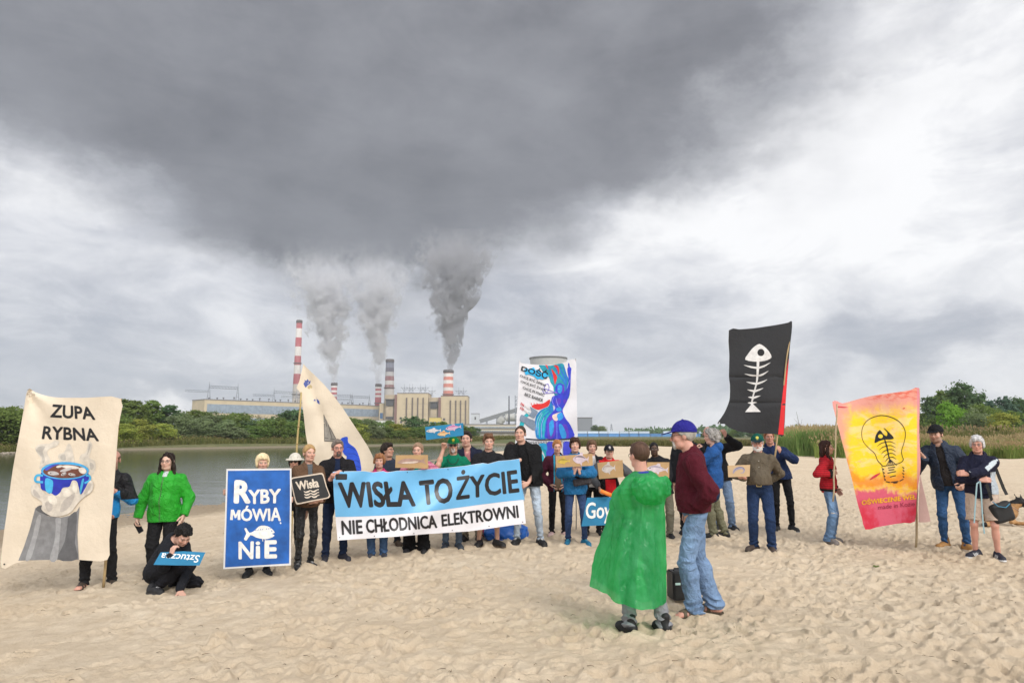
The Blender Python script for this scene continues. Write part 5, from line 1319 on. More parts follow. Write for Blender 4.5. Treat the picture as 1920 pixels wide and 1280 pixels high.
# ------------------------------------------------------------------ banners and signs: real sheets with their painting laid on them
def paint(c, rough=.85):
    return pmat('paint', c, rough, noise=(13, .24))
def zm(ox, oy, sc, pts): return [(ox + x / sc, oy + y / sc) for x, y in pts]
def bez(pts, n=6, closed=False):
    """smooth a polyline (Catmull-Rom)"""
    m = len(pts); out = []
    for i in range(m if closed else m - 1):
        g = lambda k: np.array(pts[k % m] if closed else pts[min(max(k, 0), m - 1)], float)
        a, b, c, d = g(i - 1), g(i), g(i + 1), g(i + 2)
        for t in np.linspace(0, 1, n, endpoint=False):
            out.append(tuple(.5 * ((2 * b) + (c - a) * t + (2 * a - 5 * b + 4 * c - d) * t * t + (3 * b - a - 3 * c + d) * t ** 3)))
    if not closed: out.append(tuple(pts[-1]))
    return out
def ellp(cx, cy, rx, ry, n=20, rot=0, a0=0, a1=2 * math.pi):
    full = abs(a1 - a0 - 2 * math.pi) < 1e-6
    return [(cx + rx * math.cos(t) * math.cos(rot) - ry * math.sin(t) * math.sin(rot), cy + rx * math.cos(t) * math.sin(rot) + ry * math.sin(t) * math.cos(rot)) for t in np.linspace(a0, a1, n, endpoint=not full)]
def stroke(pts, w, n=1, closed=False):
    """outline polygon of a brush stroke; w a number or a list of widths"""
    P = [np.array(p, float) for p in pts]; m = len(P); ws = w if isinstance(w, (list, tuple)) else [w] * m; l = []; r = []
    for i in range(m):
        t = P[min(i + 1, m - 1)] - P[max(i - 1, 0)]; t = t / max(np.linalg.norm(t), 1e-9); nn = np.array([-t[1], t[0]]) * ws[i] / 2
        if i == 0: a = P[i] - t * ws[i] * .12
        elif i == m - 1: a = P[i] + t * ws[i] * .12
        else: a = P[i]
        l.append(tuple(a + nn)); r.append(tuple(a - nn))
    return l + r[::-1]
_txt = {}
def text_mesh(word, bold):
    k = (word, bold)
    if k in _txt: return _txt[k]
    cu = bpy.data.curves.new('t', 'FONT'); cu.body = word; cu.offset = bold; cu.resolution_u = 3
    o = bpy.data.objects.new('t', cu); COL.objects.link(o); bpy.context.view_layer.update()
    me = bpy.data.meshes.new_from_object(o.evaluated_get(bpy.context.evaluated_depsgraph_get()))
    V = np.array([v.co[:2] for v in me.vertices]); F = [tuple(p.vertices) for p in me.polygons]
    bpy.data.objects.remove(o); bpy.data.meshes.remove(me); bpy.data.curves.remove(cu)
    V = (V - V.min(0)) / (V.max(0) - V.min(0)); _txt[k] = (V, F); return _txt[k]

class Panel:
    """a sheet whose outline and painting were measured in the photograph and which stands at depth(px, py) metres from the lens plane"""
    def __init__(s, name, label, cat, outline, depth, base, thick=.004, grid=6.0, group=None, rough=None):
        s.depth = depth; s.grid = grid; s.gs = .0006; s.k = 0; s.n = 0
        xs = [p[0] for p in outline]; ys = [p[1] for p in outline]; s.bb = (min(xs), min(ys), max(xs), max(ys))
        cx, cy = (s.bb[0] + s.bb[2]) / 2, s.bb[3]
        s.org = at(cx, cy, depth(cx, cy)); s.root = empty(name, s.org, 0, label, cat, group)
        s._sheet('sheet', outline, base, 0.0, thick, uv=True)
    def P(s, px, py, off=0.0): return at(px, py, s.depth(px, py) - off) - s.org
    def _sheet(s, name, poly, mat, off, thick, uv=False, parent=None):
        bm = bmesh.new(); vs = [bm.verts.new((p[0], -p[1], 0)) for p in poly]; f = bm.faces.new(vs); bm.normal_update()
        if f.normal.z < 0: f.normal_flip()
        bmesh.ops.triangulate(bm, faces=bm.faces[:]); s._cut(bm)
        if thick > 0:
            r = bmesh.ops.extrude_face_region(bm, geom=bm.faces[:]); nv = [g for g in r['geom'] if isinstance(g, bmesh.types.BMVert)]
            for v in bm.verts: v.co.z = -1.0
            for v in nv: v.co.z = 0.0
        me = s._map(bm, name, off, thick, uv); me.materials.append(mat); return link(name, me, parent or s.root)
    def _cut(s, bm):
        x0 = min(v.co.x for v in bm.verts); x1 = max(v.co.x for v in bm.verts); y0 = min(v.co.y for v in bm.verts); y1 = max(v.co.y for v in bm.verts); g = s.grid
        for k in range(int(x0 // g) + 1, int(x1 // g) + 1): bmesh.ops.bisect_plane(bm, geom=bm.verts[:] + bm.edges[:] + bm.faces[:], plane_co=(k * g, 0, 0), plane_no=(1, 0, 0), dist=1e-5)
        for k in range(int(y0 // g) + 1, int(y1 // g) + 1): bmesh.ops.bisect_plane(bm, geom=bm.verts[:] + bm.edges[:] + bm.faces[:], plane_co=(0, k * g, 0), plane_no=(0, 1, 0), dist=1e-5)
    def _map(s, bm, name, off, thick, uv):
        me = bpy.data.meshes.new(name)
        pl = [(v.co.x, -v.co.y, v.co.z) for v in bm.verts]
        if uv:
            L = bm.loops.layers.uv.new('UVMap'); b = s.bb
            for f in bm.faces:
                for l in f.loops: l[L].uv = ((l.vert.co.x - b[0]) / (b[2] - b[0]), (-l.vert.co.y - b[1]) / (b[3] - b[1]))
        for v, (px, py, z) in zip(bm.verts, pl): v.co = s.P(px, py, off + z * thick)
        bmesh.ops.recalc_face_normals(bm, faces=bm.faces[:]) if thick > 0 else None
        for f in bm.faces: f.smooth = True
        if thick > 0:
            for e in bm.edges:
                if len(e.link_faces) == 2 and e.calc_face_angle(0) > .7: e.smooth = False
        bm.to_mesh(me); bm.free(); return me
    def begin(s, name, mat, parent=None):
        s.n += 1; s.cur = dict(name=name, mat=mat, V=[], F=[], parent=parent); return s
    def poly(s, pts):
        s.k += 1; off = .002 + s.gs * s.n + .00005 * s.k
        bm = bmesh.new(); vs = [bm.verts.new((p[0], -p[1], 0)) for p in pts]; f = bm.faces.new(vs); bm.normal_update()
        if f.normal.z < 0: f.normal_flip()
        bmesh.ops.triangulate(bm, faces=bm.faces[:]); s._cut(bm); s._emit(bm, off); return s
    def _emit(s, bm, off):
        bm.verts.index_update(); b = len(s.cur['V'])
        s.cur['V'] += [tuple(s.P(v.co.x, -v.co.y, off)) for v in bm.verts]; s.cur['F'] += [tuple(v.index + b for v in f.verts) for f in bm.faces]; bm.free()
    def line(s, pts, w, smooth=0): return s.poly(stroke(bez(pts, smooth) if smooth else pts, w if not (smooth and isinstance(w, list)) else list(np.interp(np.linspace(0, 1, (len(pts) - 1) * smooth + 1), np.linspace(0, 1, len(w)), w))))
    def text(s, word, q, bold=.02):
        """q = photo corners TL, TR, BR, BL of the inked box; bold letters are brushed over several times, a hair apart"""
        V, F = text_mesh(word, 0.0); tl, tr, br, bl = [np.array(p, float) for p in q]
        b = max(bold, 0) * np.linalg.norm(bl - tl) * 1.3
        for dx, dy in (((0, 0), (1, 0), (-1, 0), (0, 1), (0, -1), (.7, .7), (-.7, .7), (.7, -.7), (-.7, -.7)) if b > 0 else ((0, 0),)):
            s.k += 1; off = .002 + s.gs * s.n + .00004 * s.k
            bm = bmesh.new(); vs = []
            for u, v in V:
                p = (tl * (1 - u) + tr * u) * v + (bl * (1 - u) + br * u) * (1 - v); vs.append(bm.verts.new((p[0] + dx * b, -p[1] + dy * b, 0)))
            for f in F:
                try: bm.faces.new([vs[i] for i in f])
                except ValueError: pass
            bm.normal_update()
            for f in bm.faces:
                if f.normal.z < 0: f.normal_flip()
            s._cut(bm); s._emit(bm, off)
        return s
    def end(s):
        c = s.cur; me = bpy.data.meshes.new(c['name']); me.from_pydata(c['V'], [], c['F']); me.materials.append(c['mat'])
        me.polygons.foreach_set('use_smooth', [True] * len(me.polygons)); return link(c['name'], me, c['parent'] or s.root)
def rip(seed, amp, fx, fy):
    rs = np.random.RandomState(seed); ph = rs.uniform(0, 6.28, 6)
    return lambda x, y: amp * (math.sin(x * fx + ph[0] + 1.2 * math.sin(y * fy * .7 + ph[1])) + .55 * math.sin((x * .6 + y * .8) * fx * 1.7 + ph[2]) + .45 * math.sin(y * fy + ph[3] + .8 * math.sin(x * fx * 1.3)))
def canvas_mat(c, b=.3): return pmat('canvas', c, .9, noise=(2.2, .09), bump=(7, b, .03))
def pole(label, p, q, r=.014, col=(.42, .30, .15), cat='pole', name='wooden_pole', nodes=0):
    o = empty(name, q, 0, label, cat); mb = MB(); a, b = Vector(q) - Vector(q), Vector(p) - Vector(q)
    n = 12; pts = [a + (b - a) * (i / n) + Vector((.006 * math.sin(i * 1.3), .004 * math.cos(i * 2.1), 0)) for i in range(n + 1)]
    mb.tube(pts, [r * (1.06 - .2 * i / n) for i in range(n + 1)], 8); mb.build('shaft', pmat('bamboo', col, .6, noise=(5, .25)), o)
    if nodes:
        for i in range(1, nodes): mb = MB(); c = a + (b - a) * (i / nodes); d = (b - a).normalized() * .008; mb.tube([c - d, c + d], r * 1.18, 8); mb.build('node', pmat('bamboo_node', (.30, .20, .09), .7), o)
    return o
BLACKP = paint((.012, .012, .014)); WHITEP = paint((.74, .73, .70))
# ---- cream banner with the soup pot over the cooling tower
def soup_banner():
    Z = lambda pts: zm(0, 720, 3.5556, pts)
    out = [(52, 730), (66, 735), (84, 741), (110, 745), (160, 745.5), (226, 747), (222, 800), (217, 870), (211, 950), (205, 1010), (201, 1049), (150, 1049), (90, 1047), (60, 1049), (30, 1055), (3, 1064), (6, 1010), (13, 960), (24, 880), (36, 815), (44, 770)]
    r = rip(3, .018, .035, .03)
    def dep(x, y):
        e = max(0, 1 - abs(x - 214) / 26.0); k = math.exp(-((x - 52) ** 2 + (y - 730) ** 2) / 9000) * .022 * math.sin(math.atan2(y - 730, x - 52) * 7)
        return 8.62 + (214 - x) * .0009 + r(x, y) * (1 - e) + k
    p = Panel('soup_banner', 'cream canvas banner lettered ZUPA RYBNA with a steaming blue pot', 'banner', bez(out, 3, True), dep, canvas_mat((.66, .57, .45), .4))
    p.begin('lettering', BLACKP); p.text('ZUPA', Z([(352, 136), (612, 155), (633, 236), (336, 218)]), .032); p.text('RYBNA', Z([(294, 281), (638, 298), (657, 377), (281, 362)]), .032); p.end()
    p.begin('steam', paint((.55, .50, .43)))
    p.poly(bez(Z([(235, 430), (260, 400), (330, 395), (365, 375), (395, 385), (375, 415), (330, 432), (315, 460), (335, 500), (325, 530), (290, 542), (262, 560), (272, 500), (255, 470)]), 4, True))
    p.poly(bez(Z([(390, 470), (430, 450), (450, 400), (475, 412), (495, 518), (450, 520), (400, 508)]), 4, True))
    p.poly(bez(Z([(590, 380), (615, 400), (605, 450), (597, 490), (630, 512), (638, 555), (612, 605), (590, 560), (560, 530), (530, 502), (540, 470), (570, 455), (582, 420)]), 4, True)); p.end()
    p.begin('steam_shade', paint((.40, .37, .33)))
    p.poly(bez(Z([(240, 440), (262, 415), (300, 415), (285, 450), (300, 500), (285, 530), (280, 490), (262, 468)]), 4, True)); p.poly(bez(Z([(400, 480), (430, 465), (440, 505), (412, 505)]), 3, True)); p.poly(bez(Z([(595, 395), (605, 405), (592, 450), (580, 470), (588, 430)]), 3, True)); p.poly(bez(Z([(600, 520), (620, 530), (625, 555), (606, 570), (600, 545)]), 3, True)); p.end()
    p.begin('cooling_tower_painting', paint((.20, .20, .205)))
    p.poly(Z([(236, 822), (200, 960), (160, 1080), (122, 1174), (300, 1170), (525, 1168), (520, 1080), (516, 1000), (522, 900), (531, 814), (512, 845), (470, 874), (400, 889), (320, 879), (262, 852)])); p.end()
    p.begin('tower_shade', paint((.105, .105, .11))); p.poly(bez(Z([(385, 1166), (430, 1050), (450, 930), (456, 885), (510, 850), (508, 960), (500, 1060), (515, 1166)]), 3, True)); p.poly(bez(Z([(238, 830), (262, 808), (300, 810), (330, 850), (330, 878), (262, 852)]), 3, True)); p.end()
    p.begin('tower_light', paint((.30, .30, .305))); p.poly(bez(Z([(330, 1168), (360, 1060), (372, 950), (370, 895), (405, 895), (400, 1000), (380, 1168)]), 3, True)); p.poly(bez(Z([(250, 880), (275, 890), (240, 1050), (205, 1160), (170, 1165), (215, 1020)]), 3, True)); p.end()
    p.begin('pot', paint((.018, .03, .36)))
    p.poly(bez(Z([(273, 590), (272, 690), (300, 710), (345, 738), (380, 742), (430, 735), (500, 728), (545, 730), (575, 680), (592, 600), (520, 560), (340, 560)]), 3, True)); p.end()
    p.begin('pot_shine', paint((.05, .36, .62))); p.poly(bez(Z([(303, 628), (350, 640), (352, 690), (340, 728), (305, 708)]), 3, True)); p.poly(bez(Z([(545, 640), (560, 635), (540, 725), (528, 730)]), 3, True))
    p.line(Z([(285, 608), (250, 606), (234, 625), (240, 648), (285, 652)]), 4.2, 4); p.line(Z([(575, 608), (598, 612), (598, 640), (565, 658)]), 3.6, 4); p.end()
    p.begin('pot_rim', paint((.06, .33, .62))); p.poly(Z(ellp(433, 576, 160, 59, 36))); p.end()
    p.begin('soup', paint((.13, .045, .03))); p.poly(Z(ellp(433, 580, 146, 46, 36))); p.end()
    p.begin('pot_inside', paint((.05, .07, .42))); p.poly(bez(Z([(300, 560), (345, 537), (400, 530), (350, 550), (310, 575)]), 3, True)); p.end()
    p.begin('foam', paint((.62, .56, .50)))
    for e in ((470, 552, 60, 12, .1), (550, 575, 28, 20, .5), (395, 548, 22, 8, -.2)): p.poly(Z(ellp(*e[:4], 14, e[4])))
    p.end()
    p.begin('fish', paint((.40, .37, .36)))
    for e in ((355, 594, 38, 15, .12), (425, 598, 20, 11, -.5), (480, 602, 26, 10, .2), (440, 570, 42, 10, -.25)): p.poly(Z(ellp(*e[:4], 14, e[4])))
    p.end()
    p.begin('fish_outline', paint((.03, .02, .02)))
    for e in ((338, 592), (418, 600), (470, 600)): p.poly(Z(ellp(e[0], e[1], 4, 4, 8)))
    for a in ([(330, 606), (355, 609), (385, 603)], [(412, 610), (430, 604), (442, 590)], [(460, 612), (482, 612), (505, 606)]): p.line(Z(a), .8)
    p.end()
    p.begin('smoke_painting', paint((.58, .53, .46)))
    p.poly(bez(Z([(205, 690), (212, 735), (250, 762), (282, 790), (276, 832), (310, 862), (360, 882), (430, 872), (480, 846), (512, 800), (560, 752), (608, 718), (624, 672), (602, 640), (570, 690), (538, 738), (525, 690), (512, 648), (482, 642), (462, 682), (420, 690), (400, 722), (370, 742), (340, 726), (312, 738), (268, 690), (240, 660), (215, 672)]), 4, True)); p.end()
    p.begin('smoke_shade', paint((.44, .40, .36)))
    for q in ([(225, 700), (250, 720), (270, 755), (250, 755), (222, 730)], [(420, 780), (470, 740), (500, 720), (490, 770), (450, 830), (400, 850)], [(590, 660), (610, 670), (590, 710), (560, 730)], [(300, 790), (340, 780), (350, 830), (320, 850)]): p.poly(bez(Z(q), 3, True))
    p.end()
    p.begin('smoke_light', paint((.68, .63, .55)))
    for q in ([(415, 700), (460, 700), (470, 740), (430, 750)], [(320, 745), (370, 750), (380, 800), (330, 790)], [(485, 655), (510, 665), (512, 720), (485, 710)]): p.poly(bez(Z(q), 3, True))
    p.end()
    p.begin('eyelet', BLACKP); p.poly(ellp(8, 1057, 1.6, 1.6, 10)); p.end()
    top = at(225.5, 747, dep(226, 747) + .02); bot = on_ground(193, 1104); pole('wooden pole carrying the right edge of the cream soup banner', top, bot, .016)
soup_banner()
# ---- blue speaking-fish sign
def flat(a, b, x0, y0=0, c=0): return lambda x, y: a + b * (x - x0) + c * (y - y0)
def fish_sign():
    Z = lambda pts: zm(400, 780, 3.877, pts)
    p = Panel('wooden_sign', 'tall blue sign with a white frame lettered RYBY MÓWIĄ NIE', 'sign', Z([(95, 382), (330, 380), (568, 378), (569, 600), (564, 1082), (320, 1094), (72, 1110), (84, 740)]), flat(8.68, .0006, 480, 960, .0004), pmat('white_frame', (.66, .66, .66), .7, noise=(6, .1)), thick=.02, grid=40)
    p.begin('blue_field', pmat('blue_brushed', (.012, .10, .38), .6, noise=(5, .45))); p.poly(Z([(106, 396), (330, 394), (556, 391), (557, 600), (551, 1068), (320, 1082), (85, 1097), (96, 740)])); p.end()
    p.begin('lettering', WHITEP)
    p.text('R', Z([(163, 472), (264, 474), (262, 624), (157, 624)]), .05); p.text('YBY', Z([(258, 538), (487, 530), (482, 626), (262, 634)]), .035)
    p.poly(Z([(121, 752), (128, 678), (148, 677), (163, 716), (178, 680), (197, 680), (197, 752), (177, 753), (176, 714), (166, 738), (156, 739), (144, 710), (141, 753)])); p.text('ÓWIĄ', Z([(204, 652), (488, 648), (492, 783), (204, 783)]), .022); p.text('N', Z([(187, 914), (290, 912), (286, 1032), (188, 1034)]), .03); p.text('i', Z([(312, 912), (336, 912), (338, 1028), (311, 1028)]), .03); p.text('E', Z([(380, 908), (455, 906), (456, 1024), (379, 1026)]), .05); p.end()
    p.begin('fish', WHITEP); p.poly(bez(Z([(225, 818), (240, 812), (262, 846), (300, 830), (330, 800), (370, 793), (415, 808), (447, 844), (424, 852), (446, 866), (412, 886), (370, 892), (310, 880), (270, 862), (242, 902), (222, 890), (240, 852)]), 2, True))
    for x in (358, 376): p.line(Z([(x, 890), (x + 2, 908)]), 1.3)
    p.end()
    p.begin('fish_marks', paint((.012, .09, .34))); p.poly(Z(ellp(425, 832, 5, 4, 10)))
    for x in (306, 322, 338, 354, 384, 398, 410): p.line(Z([(x, 832 - abs(x - 300) * .12), (x + 7, 824 - abs(x - 300) * .12)]), .9)
    p.end()
fish_sign()
def wisla_sign():
    Z = lambda pts: zm(400, 780, 3.877, pts)
    o = bez(Z([(570, 447), (620, 437), (700, 424), (780, 411), (795, 416), (803, 430), (825, 510), (848, 572), (842, 590), (825, 598), (720, 618), (620, 640), (604, 636), (596, 622), (580, 560), (563, 470)]), 3, True)
    c = np.mean(o, 0); inn = [tuple(c + (np.array(q) - c) * np.array([.942, .90])) for q in o]
    p = Panel('river_sign', 'small black rounded sign lettered Wisła over three white waves', 'sign', o, flat(9.03, .0006, 580), pmat('cream_edge', (.62, .52, .42), .7), thick=.015, grid=40)
    p.begin('black_field', pmat('blackboard', (.022, .023, .025), .6, noise=(8, .3))); p.poly(inn); p.end()
    p.begin('lettering', paint((.66, .58, .48))); p.text('Wisła', Z([(598, 478), (758, 452), (768, 512), (612, 536)]), .035)
    for k, y in enumerate((545, 565, 585)):
        p.line(Z([(658 + 3 * k, y), (672 + 3 * k, y + 7), (690 + 3 * k, y + 2), (706 + 3 * k, y - 6), (722 + 3 * k, y + 2), (738 + 3 * k, y), (752 + 3 * k, y - 10), (766 + 2 * k, y - 13)]), [1.2, 2.6, 3.0, 1.4, 2.8, 3.0, 1.6, 1.6], 3)
    p.end()
wisla_sign()
def long_banner():
    top = [(624, 884), (652, 883), (683, 882.5), (700, 885), (718, 882.5), (726, 885), (745, 882), (770, 881.5), (800, 879.5), (840, 876), (870, 873), (905, 867.5), (915, 869), (935, 863.5), (955, 862), (974, 859.5)]
    bot = [(986, 981), (960, 984), (920, 990), (880, 995.5), (840, 998), (800, 1000.5), (760, 1004), (720, 1007), (680, 1009.5), (633, 1012.5)]
    r = rip(11, .022, .030, .022); r2 = rip(12, .010, .075, .05)
    def dep(x, y):
        dr = .03 * math.exp(-((x - 800) / 40) ** 2) * math.sin((y - 880) * .06) + .05 * math.exp(-(((x - 700) + (y - 880) * .6) / 22) ** 2) - .04 * math.exp(-(((x - 905) + (y - 870) * 1.1) / 26) ** 2)
        return 9.42 + (x - 624) * 1.28 / 355 + r(x, y) + r2(x, y) + dr
    p = Panel('long_banner', 'long blue and white banner lettered WISŁA TO ŻYCIE held across the crowd', 'banner', top + [(979, 915), (983, 950)] + bot + [(629, 970), (626, 930)], dep, pmat('banner_white', (.72, .71, .75), .45, noise=(1.5, .05), bump=(5, .25, .03)), grid=3)
    p.gs = .0015
    mb = pmat('banner_blue', (.14, .41, .69), .42, noise=(1.5, .08), bump=(5, .25, .03))
    p.begin('blue_field', mb); p.poly([(x, y + .5) for x, y in top] + [(979, 915), (983.6, 936), (945, 940), (900, 945.5), (860, 951), (819, 956.5), (790, 960), (760, 962.5), (730, 965), (700, 966.5), (660, 968), (629, 968.5), (626, 930)]); p.end()
    mt = pmat('banner_ink', (.014, .013, .016), .38)
    p.begin('lettering', mt)
    p.text('WISŁA', [(635, 905), (772, 902.5), (778, 947.5), (641, 950.5)], .032); p.text('TO', [(787, 902), (846, 896), (848, 940.5), (792, 945.5)], .032); p.text('ŻYCIE', [(858, 883), (966.5, 867), (973, 921.5), (856.5, 936)], .020)
    p.text('NIE', [(640.5, 976.5), (678, 974.5), (679.5, 999), (642, 1001.5)], .028); p.text('CHŁODNICA', [(686, 974), (817, 965.5), (819.5, 988.5), (688, 998.5)], .028); p.text('ELEKTROWNI', [(828, 964.5), (970, 947), (972.5, 969.5), (829.5, 986)], .028); p.end()
    p.begin('eyelet', BLACKP)
    for x, y in ((637, 1007), (702, 1004.5), (776, 999.5), (848, 993.5), (917, 986), (980, 978), (764, 885), (840, 879.5)): p.poly(ellp(x, y, 1.0, 1.0, 8))
    p.end()
long_banner()
def sail_banner():
    Z = lambda pts: zm(560, 680, 3.2, pts); Z1 = lambda pts: zm(340, 560, 3.4286, pts)
    o = [(569, 682), (575, 689), (590, 703), (608, 721), (625, 741), (643, 765), (660, 791), (676, 815), (690, 837), (698, 853), (703, 868), (700, 880), (693, 890), (660, 894), (620, 896), (586, 893), (583, 865), (579, 845), (573, 812), (569, 775), (565, 742), (561, 733), (556, 727), (561, 715), (565, 698)]
    r = rip(17, .03, .045, .03)
    def dep(x, y): return 11.55 + (x - 560) * .003 + r(x, y) * min(1, max(0.1, (y - 690) / 80)) + .05 * math.exp(-(((x - 570) - (y - 690) * .35) / 9) ** 2)
    p = Panel('sail_banner', 'cream triangular canvas banner like a sail with blue patches behind the grey-haired man', 'banner', o, dep, canvas_mat((.64, .55, .43), .4), grid=5)
    p.begin('blue_patch', paint((.07, .10, .30))); p.poly(Z1([(785, 545), (795, 530), (790, 520), (803, 527), (813, 513), (820, 530), (832, 525), (828, 545), (812, 556), (800, 572), (792, 560)])); p.poly(Z1([(848, 655), (862, 640), (868, 632), (874, 645), (886, 655), (890, 678), (878, 672), (868, 658)])); p.end()
    p.begin('yellow_patch', paint((.45, .36, .20))); p.poly(bez(Z1([(815, 560), (832, 552), (842, 570), (828, 580), (812, 574)]), 3, True)); p.end()
    p.begin('grey_tower', paint((.25, .23, .20))); p.poly(Z1([(915, 740), (918, 820), (921, 915), (1003, 916), (985, 885), (955, 825), (930, 772)])); p.end()
    p.begin('tower_lines', paint((.05, .045, .04)))
    for a in ([(916, 745), (921, 915)], [(928, 775), (945, 895)], [(944, 805), (968, 895)], [(955, 825), (1003, 916)], [(921, 893), (995, 905)], [(921, 914), (1003, 916)]): p.line(Z1(a), .9)
    p.end()
    p.begin('blue_swoop', paint((.018, .07, .50))); p.poly(bez(Z([(248, 462), (292, 443), (298, 478), (340, 512), (362, 560), (373, 610), (371, 652), (312, 652), (306, 600), (285, 585), (288, 560), (268, 540)]), 3, True)); p.end()
    p.begin('swoop_lines', paint((.008, .02, .20)))
    for a in ([(290, 505), (320, 510), (340, 525)], [(300, 545), (330, 545), (358, 560)], [(310, 590), (345, 585), (368, 600)], [(318, 625), (350, 620), (370, 630)]): p.line(Z(a), .9, 3)
    p.end()
    t = at(564.5, 735, 11.5); b = at(545, 985, 11.5); b.z = g1(b.x, b.y) - .05
    pole('bamboo pole holding up the sail-shaped banner', t, b, .017, (.40, .30, .12), nodes=9, name='bamboo_pole')
sail_banner()
def woman_banner():
    Z = lambda pts: zm(960, 660, 5.82, pts)
    r = rip(23, .020, .07, .02)
    dep = lambda x, y: 12.9 + r(x, y) + .05 * math.sin((x - 973) / 105 * math.pi)
    p = Panel('river_woman_banner', 'white banner with a blue painted water woman lettered DOŚĆ', 'banner', bez(Z([(80, 100), (98, 118), (200, 132), (330, 138), (470, 136), (560, 116), (690, 80), (702, 300), (710, 620), (718, 950), (712, 1230), (400, 1238), (60, 1230), (45, 850), (66, 450)]), 3, True), dep, canvas_mat((.69, .68, .71), .3), grid=5)
    C = lambda *c: paint(c)
    p.begin('hair', C(.02, .27, .36)); p.poly(bez(Z([(298, 140), (420, 146), (545, 122), (575, 165), (600, 250), (618, 300), (606, 420), (632, 440), (600, 520), (470, 480), (452, 380), (420, 330), (400, 270), (345, 222), (312, 175)]), 3, True)); p.end()
    p.begin('hair_blue', C(.02, .16, .52))
    for a, w in (([(520, 140), (545, 220), (585, 300), (590, 400), (600, 470)], 4), ([(470, 145), (500, 230), (560, 310), (600, 400)], 3), ([(400, 160), (430, 240), (470, 310), (465, 360)], 3), ([(560, 150), (590, 250), (618, 330)], 3)): p.line(Z(a), [1, w, w, 1], 4)
    p.end()
    p.begin('red_streak', C(.62, .03, .03))
    p.poly(bez(Z([(428, 178), (470, 230), (492, 270), (484, 310), (468, 352), (456, 300), (445, 240)]), 3, True)); p.poly(bez(Z([(455, 145), (500, 148), (516, 200), (508, 246), (492, 190), (476, 165)]), 3, True)); p.poly(Z([(362, 140), (386, 141), (396, 192), (380, 170)]))
    p.poly(bez(Z([(212, 592), (255, 566), (340, 558), (412, 515), (402, 580), (340, 612), (282, 628)]), 3, True))
    for x in (208, 240, 272): p.line(Z([(x, 548), (x + 4, 575)]), [.4, 1.6])
    p.end()
    p.begin('river_flow', C(.015, .20, .50)); p.poly(bez(Z([(248, 800), (265, 690), (325, 625), (400, 590), (425, 530), (455, 640), (400, 700), (368, 840), (378, 942), (276, 942), (254, 870)]), 3, True)); p.end()
    p.begin('flow_teal', C(.02, .38, .45))
    for a in ([(270, 820), (285, 720), (340, 650), (400, 605)], [(300, 930), (300, 800), (330, 700), (400, 640)], [(345, 935), (345, 820), (365, 730), (420, 660)]): p.line(Z(a), [2, 4.5, 4, 1.5], 4)
    p.line(Z([(100, 820), (130, 720), (190, 665)]), [8, 8, 5], 3); p.line(Z([(250, 1060), (330, 1050), (375, 1130), (380, 1225)]), 6, 4); p.line(Z([(290, 1110), (330, 1130), (340, 1225)]), 5, 4); p.end()
    p.begin('flow_light', C(.30, .45, .72))
    for a in ([(283, 900), (290, 770), (330, 670)], [(325, 930), (322, 800), (350, 710)], [(262, 850), (275, 740), (320, 655)]): p.line(Z(a), .9, 4)
    p.end()
    p.begin('figure', C(.035, .05, .52))
    p.poly(bez(Z([(480, 470), (540, 452), (566, 430), (600, 398), (618, 300), (606, 215), (604, 175), (614, 165), (612, 124), (624, 122), (632, 160), (648, 178), (642, 240), (634, 420), (606, 520), (572, 590), (552, 640), (585, 722), (640, 800), (668, 940), (378, 942), (368, 850), (385, 720), (455, 640), (472, 600), (432, 560), (438, 490)]), 3, True))
    p.poly(Z(ellp(520, 400, 50, 62, 20, .1))); p.end()
    p.begin('figure_violet', C(.10, .045, .48))
    for q in ([(385, 740), (440, 700), (480, 780), (470, 900), (430, 940), (390, 930)], [(545, 800), (600, 800), (620, 930), (570, 940)], [(478, 520), (520, 500), (535, 540), (510, 575), (480, 560)], [(560, 520), (592, 515), (596, 545), (570, 565)], [(560, 345), (575, 400), (560, 450), (545, 420)]): p.poly(bez(Z(q), 3, True))
    p.end()
    p.begin('figure_light', C(.03, .28, .66))
    for q in ([(405, 780), (450, 740), (455, 850), (420, 920)], [(510, 800), (545, 790), (590, 880), (585, 935), (540, 930)], [(498, 660), (545, 660), (560, 710), (520, 745), (490, 720)], [(500, 365), (540, 360), (548, 410), (525, 450), (500, 430)], [(486, 610), (530, 600), (540, 640), (490, 640)]): p.poly(bez(Z(q), 3, True))
    p.end()
    p.begin('belly_ring', C(.66, .52, .46)); p.poly(bez(Z([(440, 690), (480, 668), (540, 650), (500, 672), (490, 700), (500, 735), (480, 750), (450, 730)]), 3, True)); p.end()
    p.begin('outline', C(.25, .30, .85))
    for a in ([(460, 480), (440, 540), (470, 600), (455, 640)], [(480, 500), (500, 580), (520, 600)], [(600, 398), (632, 300)], [(490, 760), (490, 940)], [(500, 400), (512, 404), (524, 400)]): p.line(Z(a), .8, 4)
    p.end()
    p.begin('megaphone', C(.16, .12, .50))
    for a in ([(345, 440), (335, 410), (370, 400), (470, 440)], [(350, 450), (420, 445), (470, 440)], [(360, 360), (392, 345), (405, 390), (380, 440), (352, 400), (360, 360)]): p.line(Z(a), 1.1, 3)
    p.poly(Z(ellp(478, 442, 18, 10, 10, .4))); p.end()
    p.begin('grey_pipe', C(.20, .25, .33)); p.poly(Z([(194, 590), (285, 648), (242, 722), (180, 690), (215, 650)])); p.poly(bez(Z([(95, 690), (120, 685), (190, 725), (250, 752), (252, 852), (190, 820), (130, 770), (85, 745)]), 2, True)); p.end()
    p.begin('stack', C(.60, .56, .55)); p.line(Z([(105, 600), (190, 678)]), [2.2, 2.8]); p.line(Z([(110, 560), (195, 625)]), [2.2, 2.8]); p.end()
    p.begin('stack_stripes', C(.50, .05, .06))
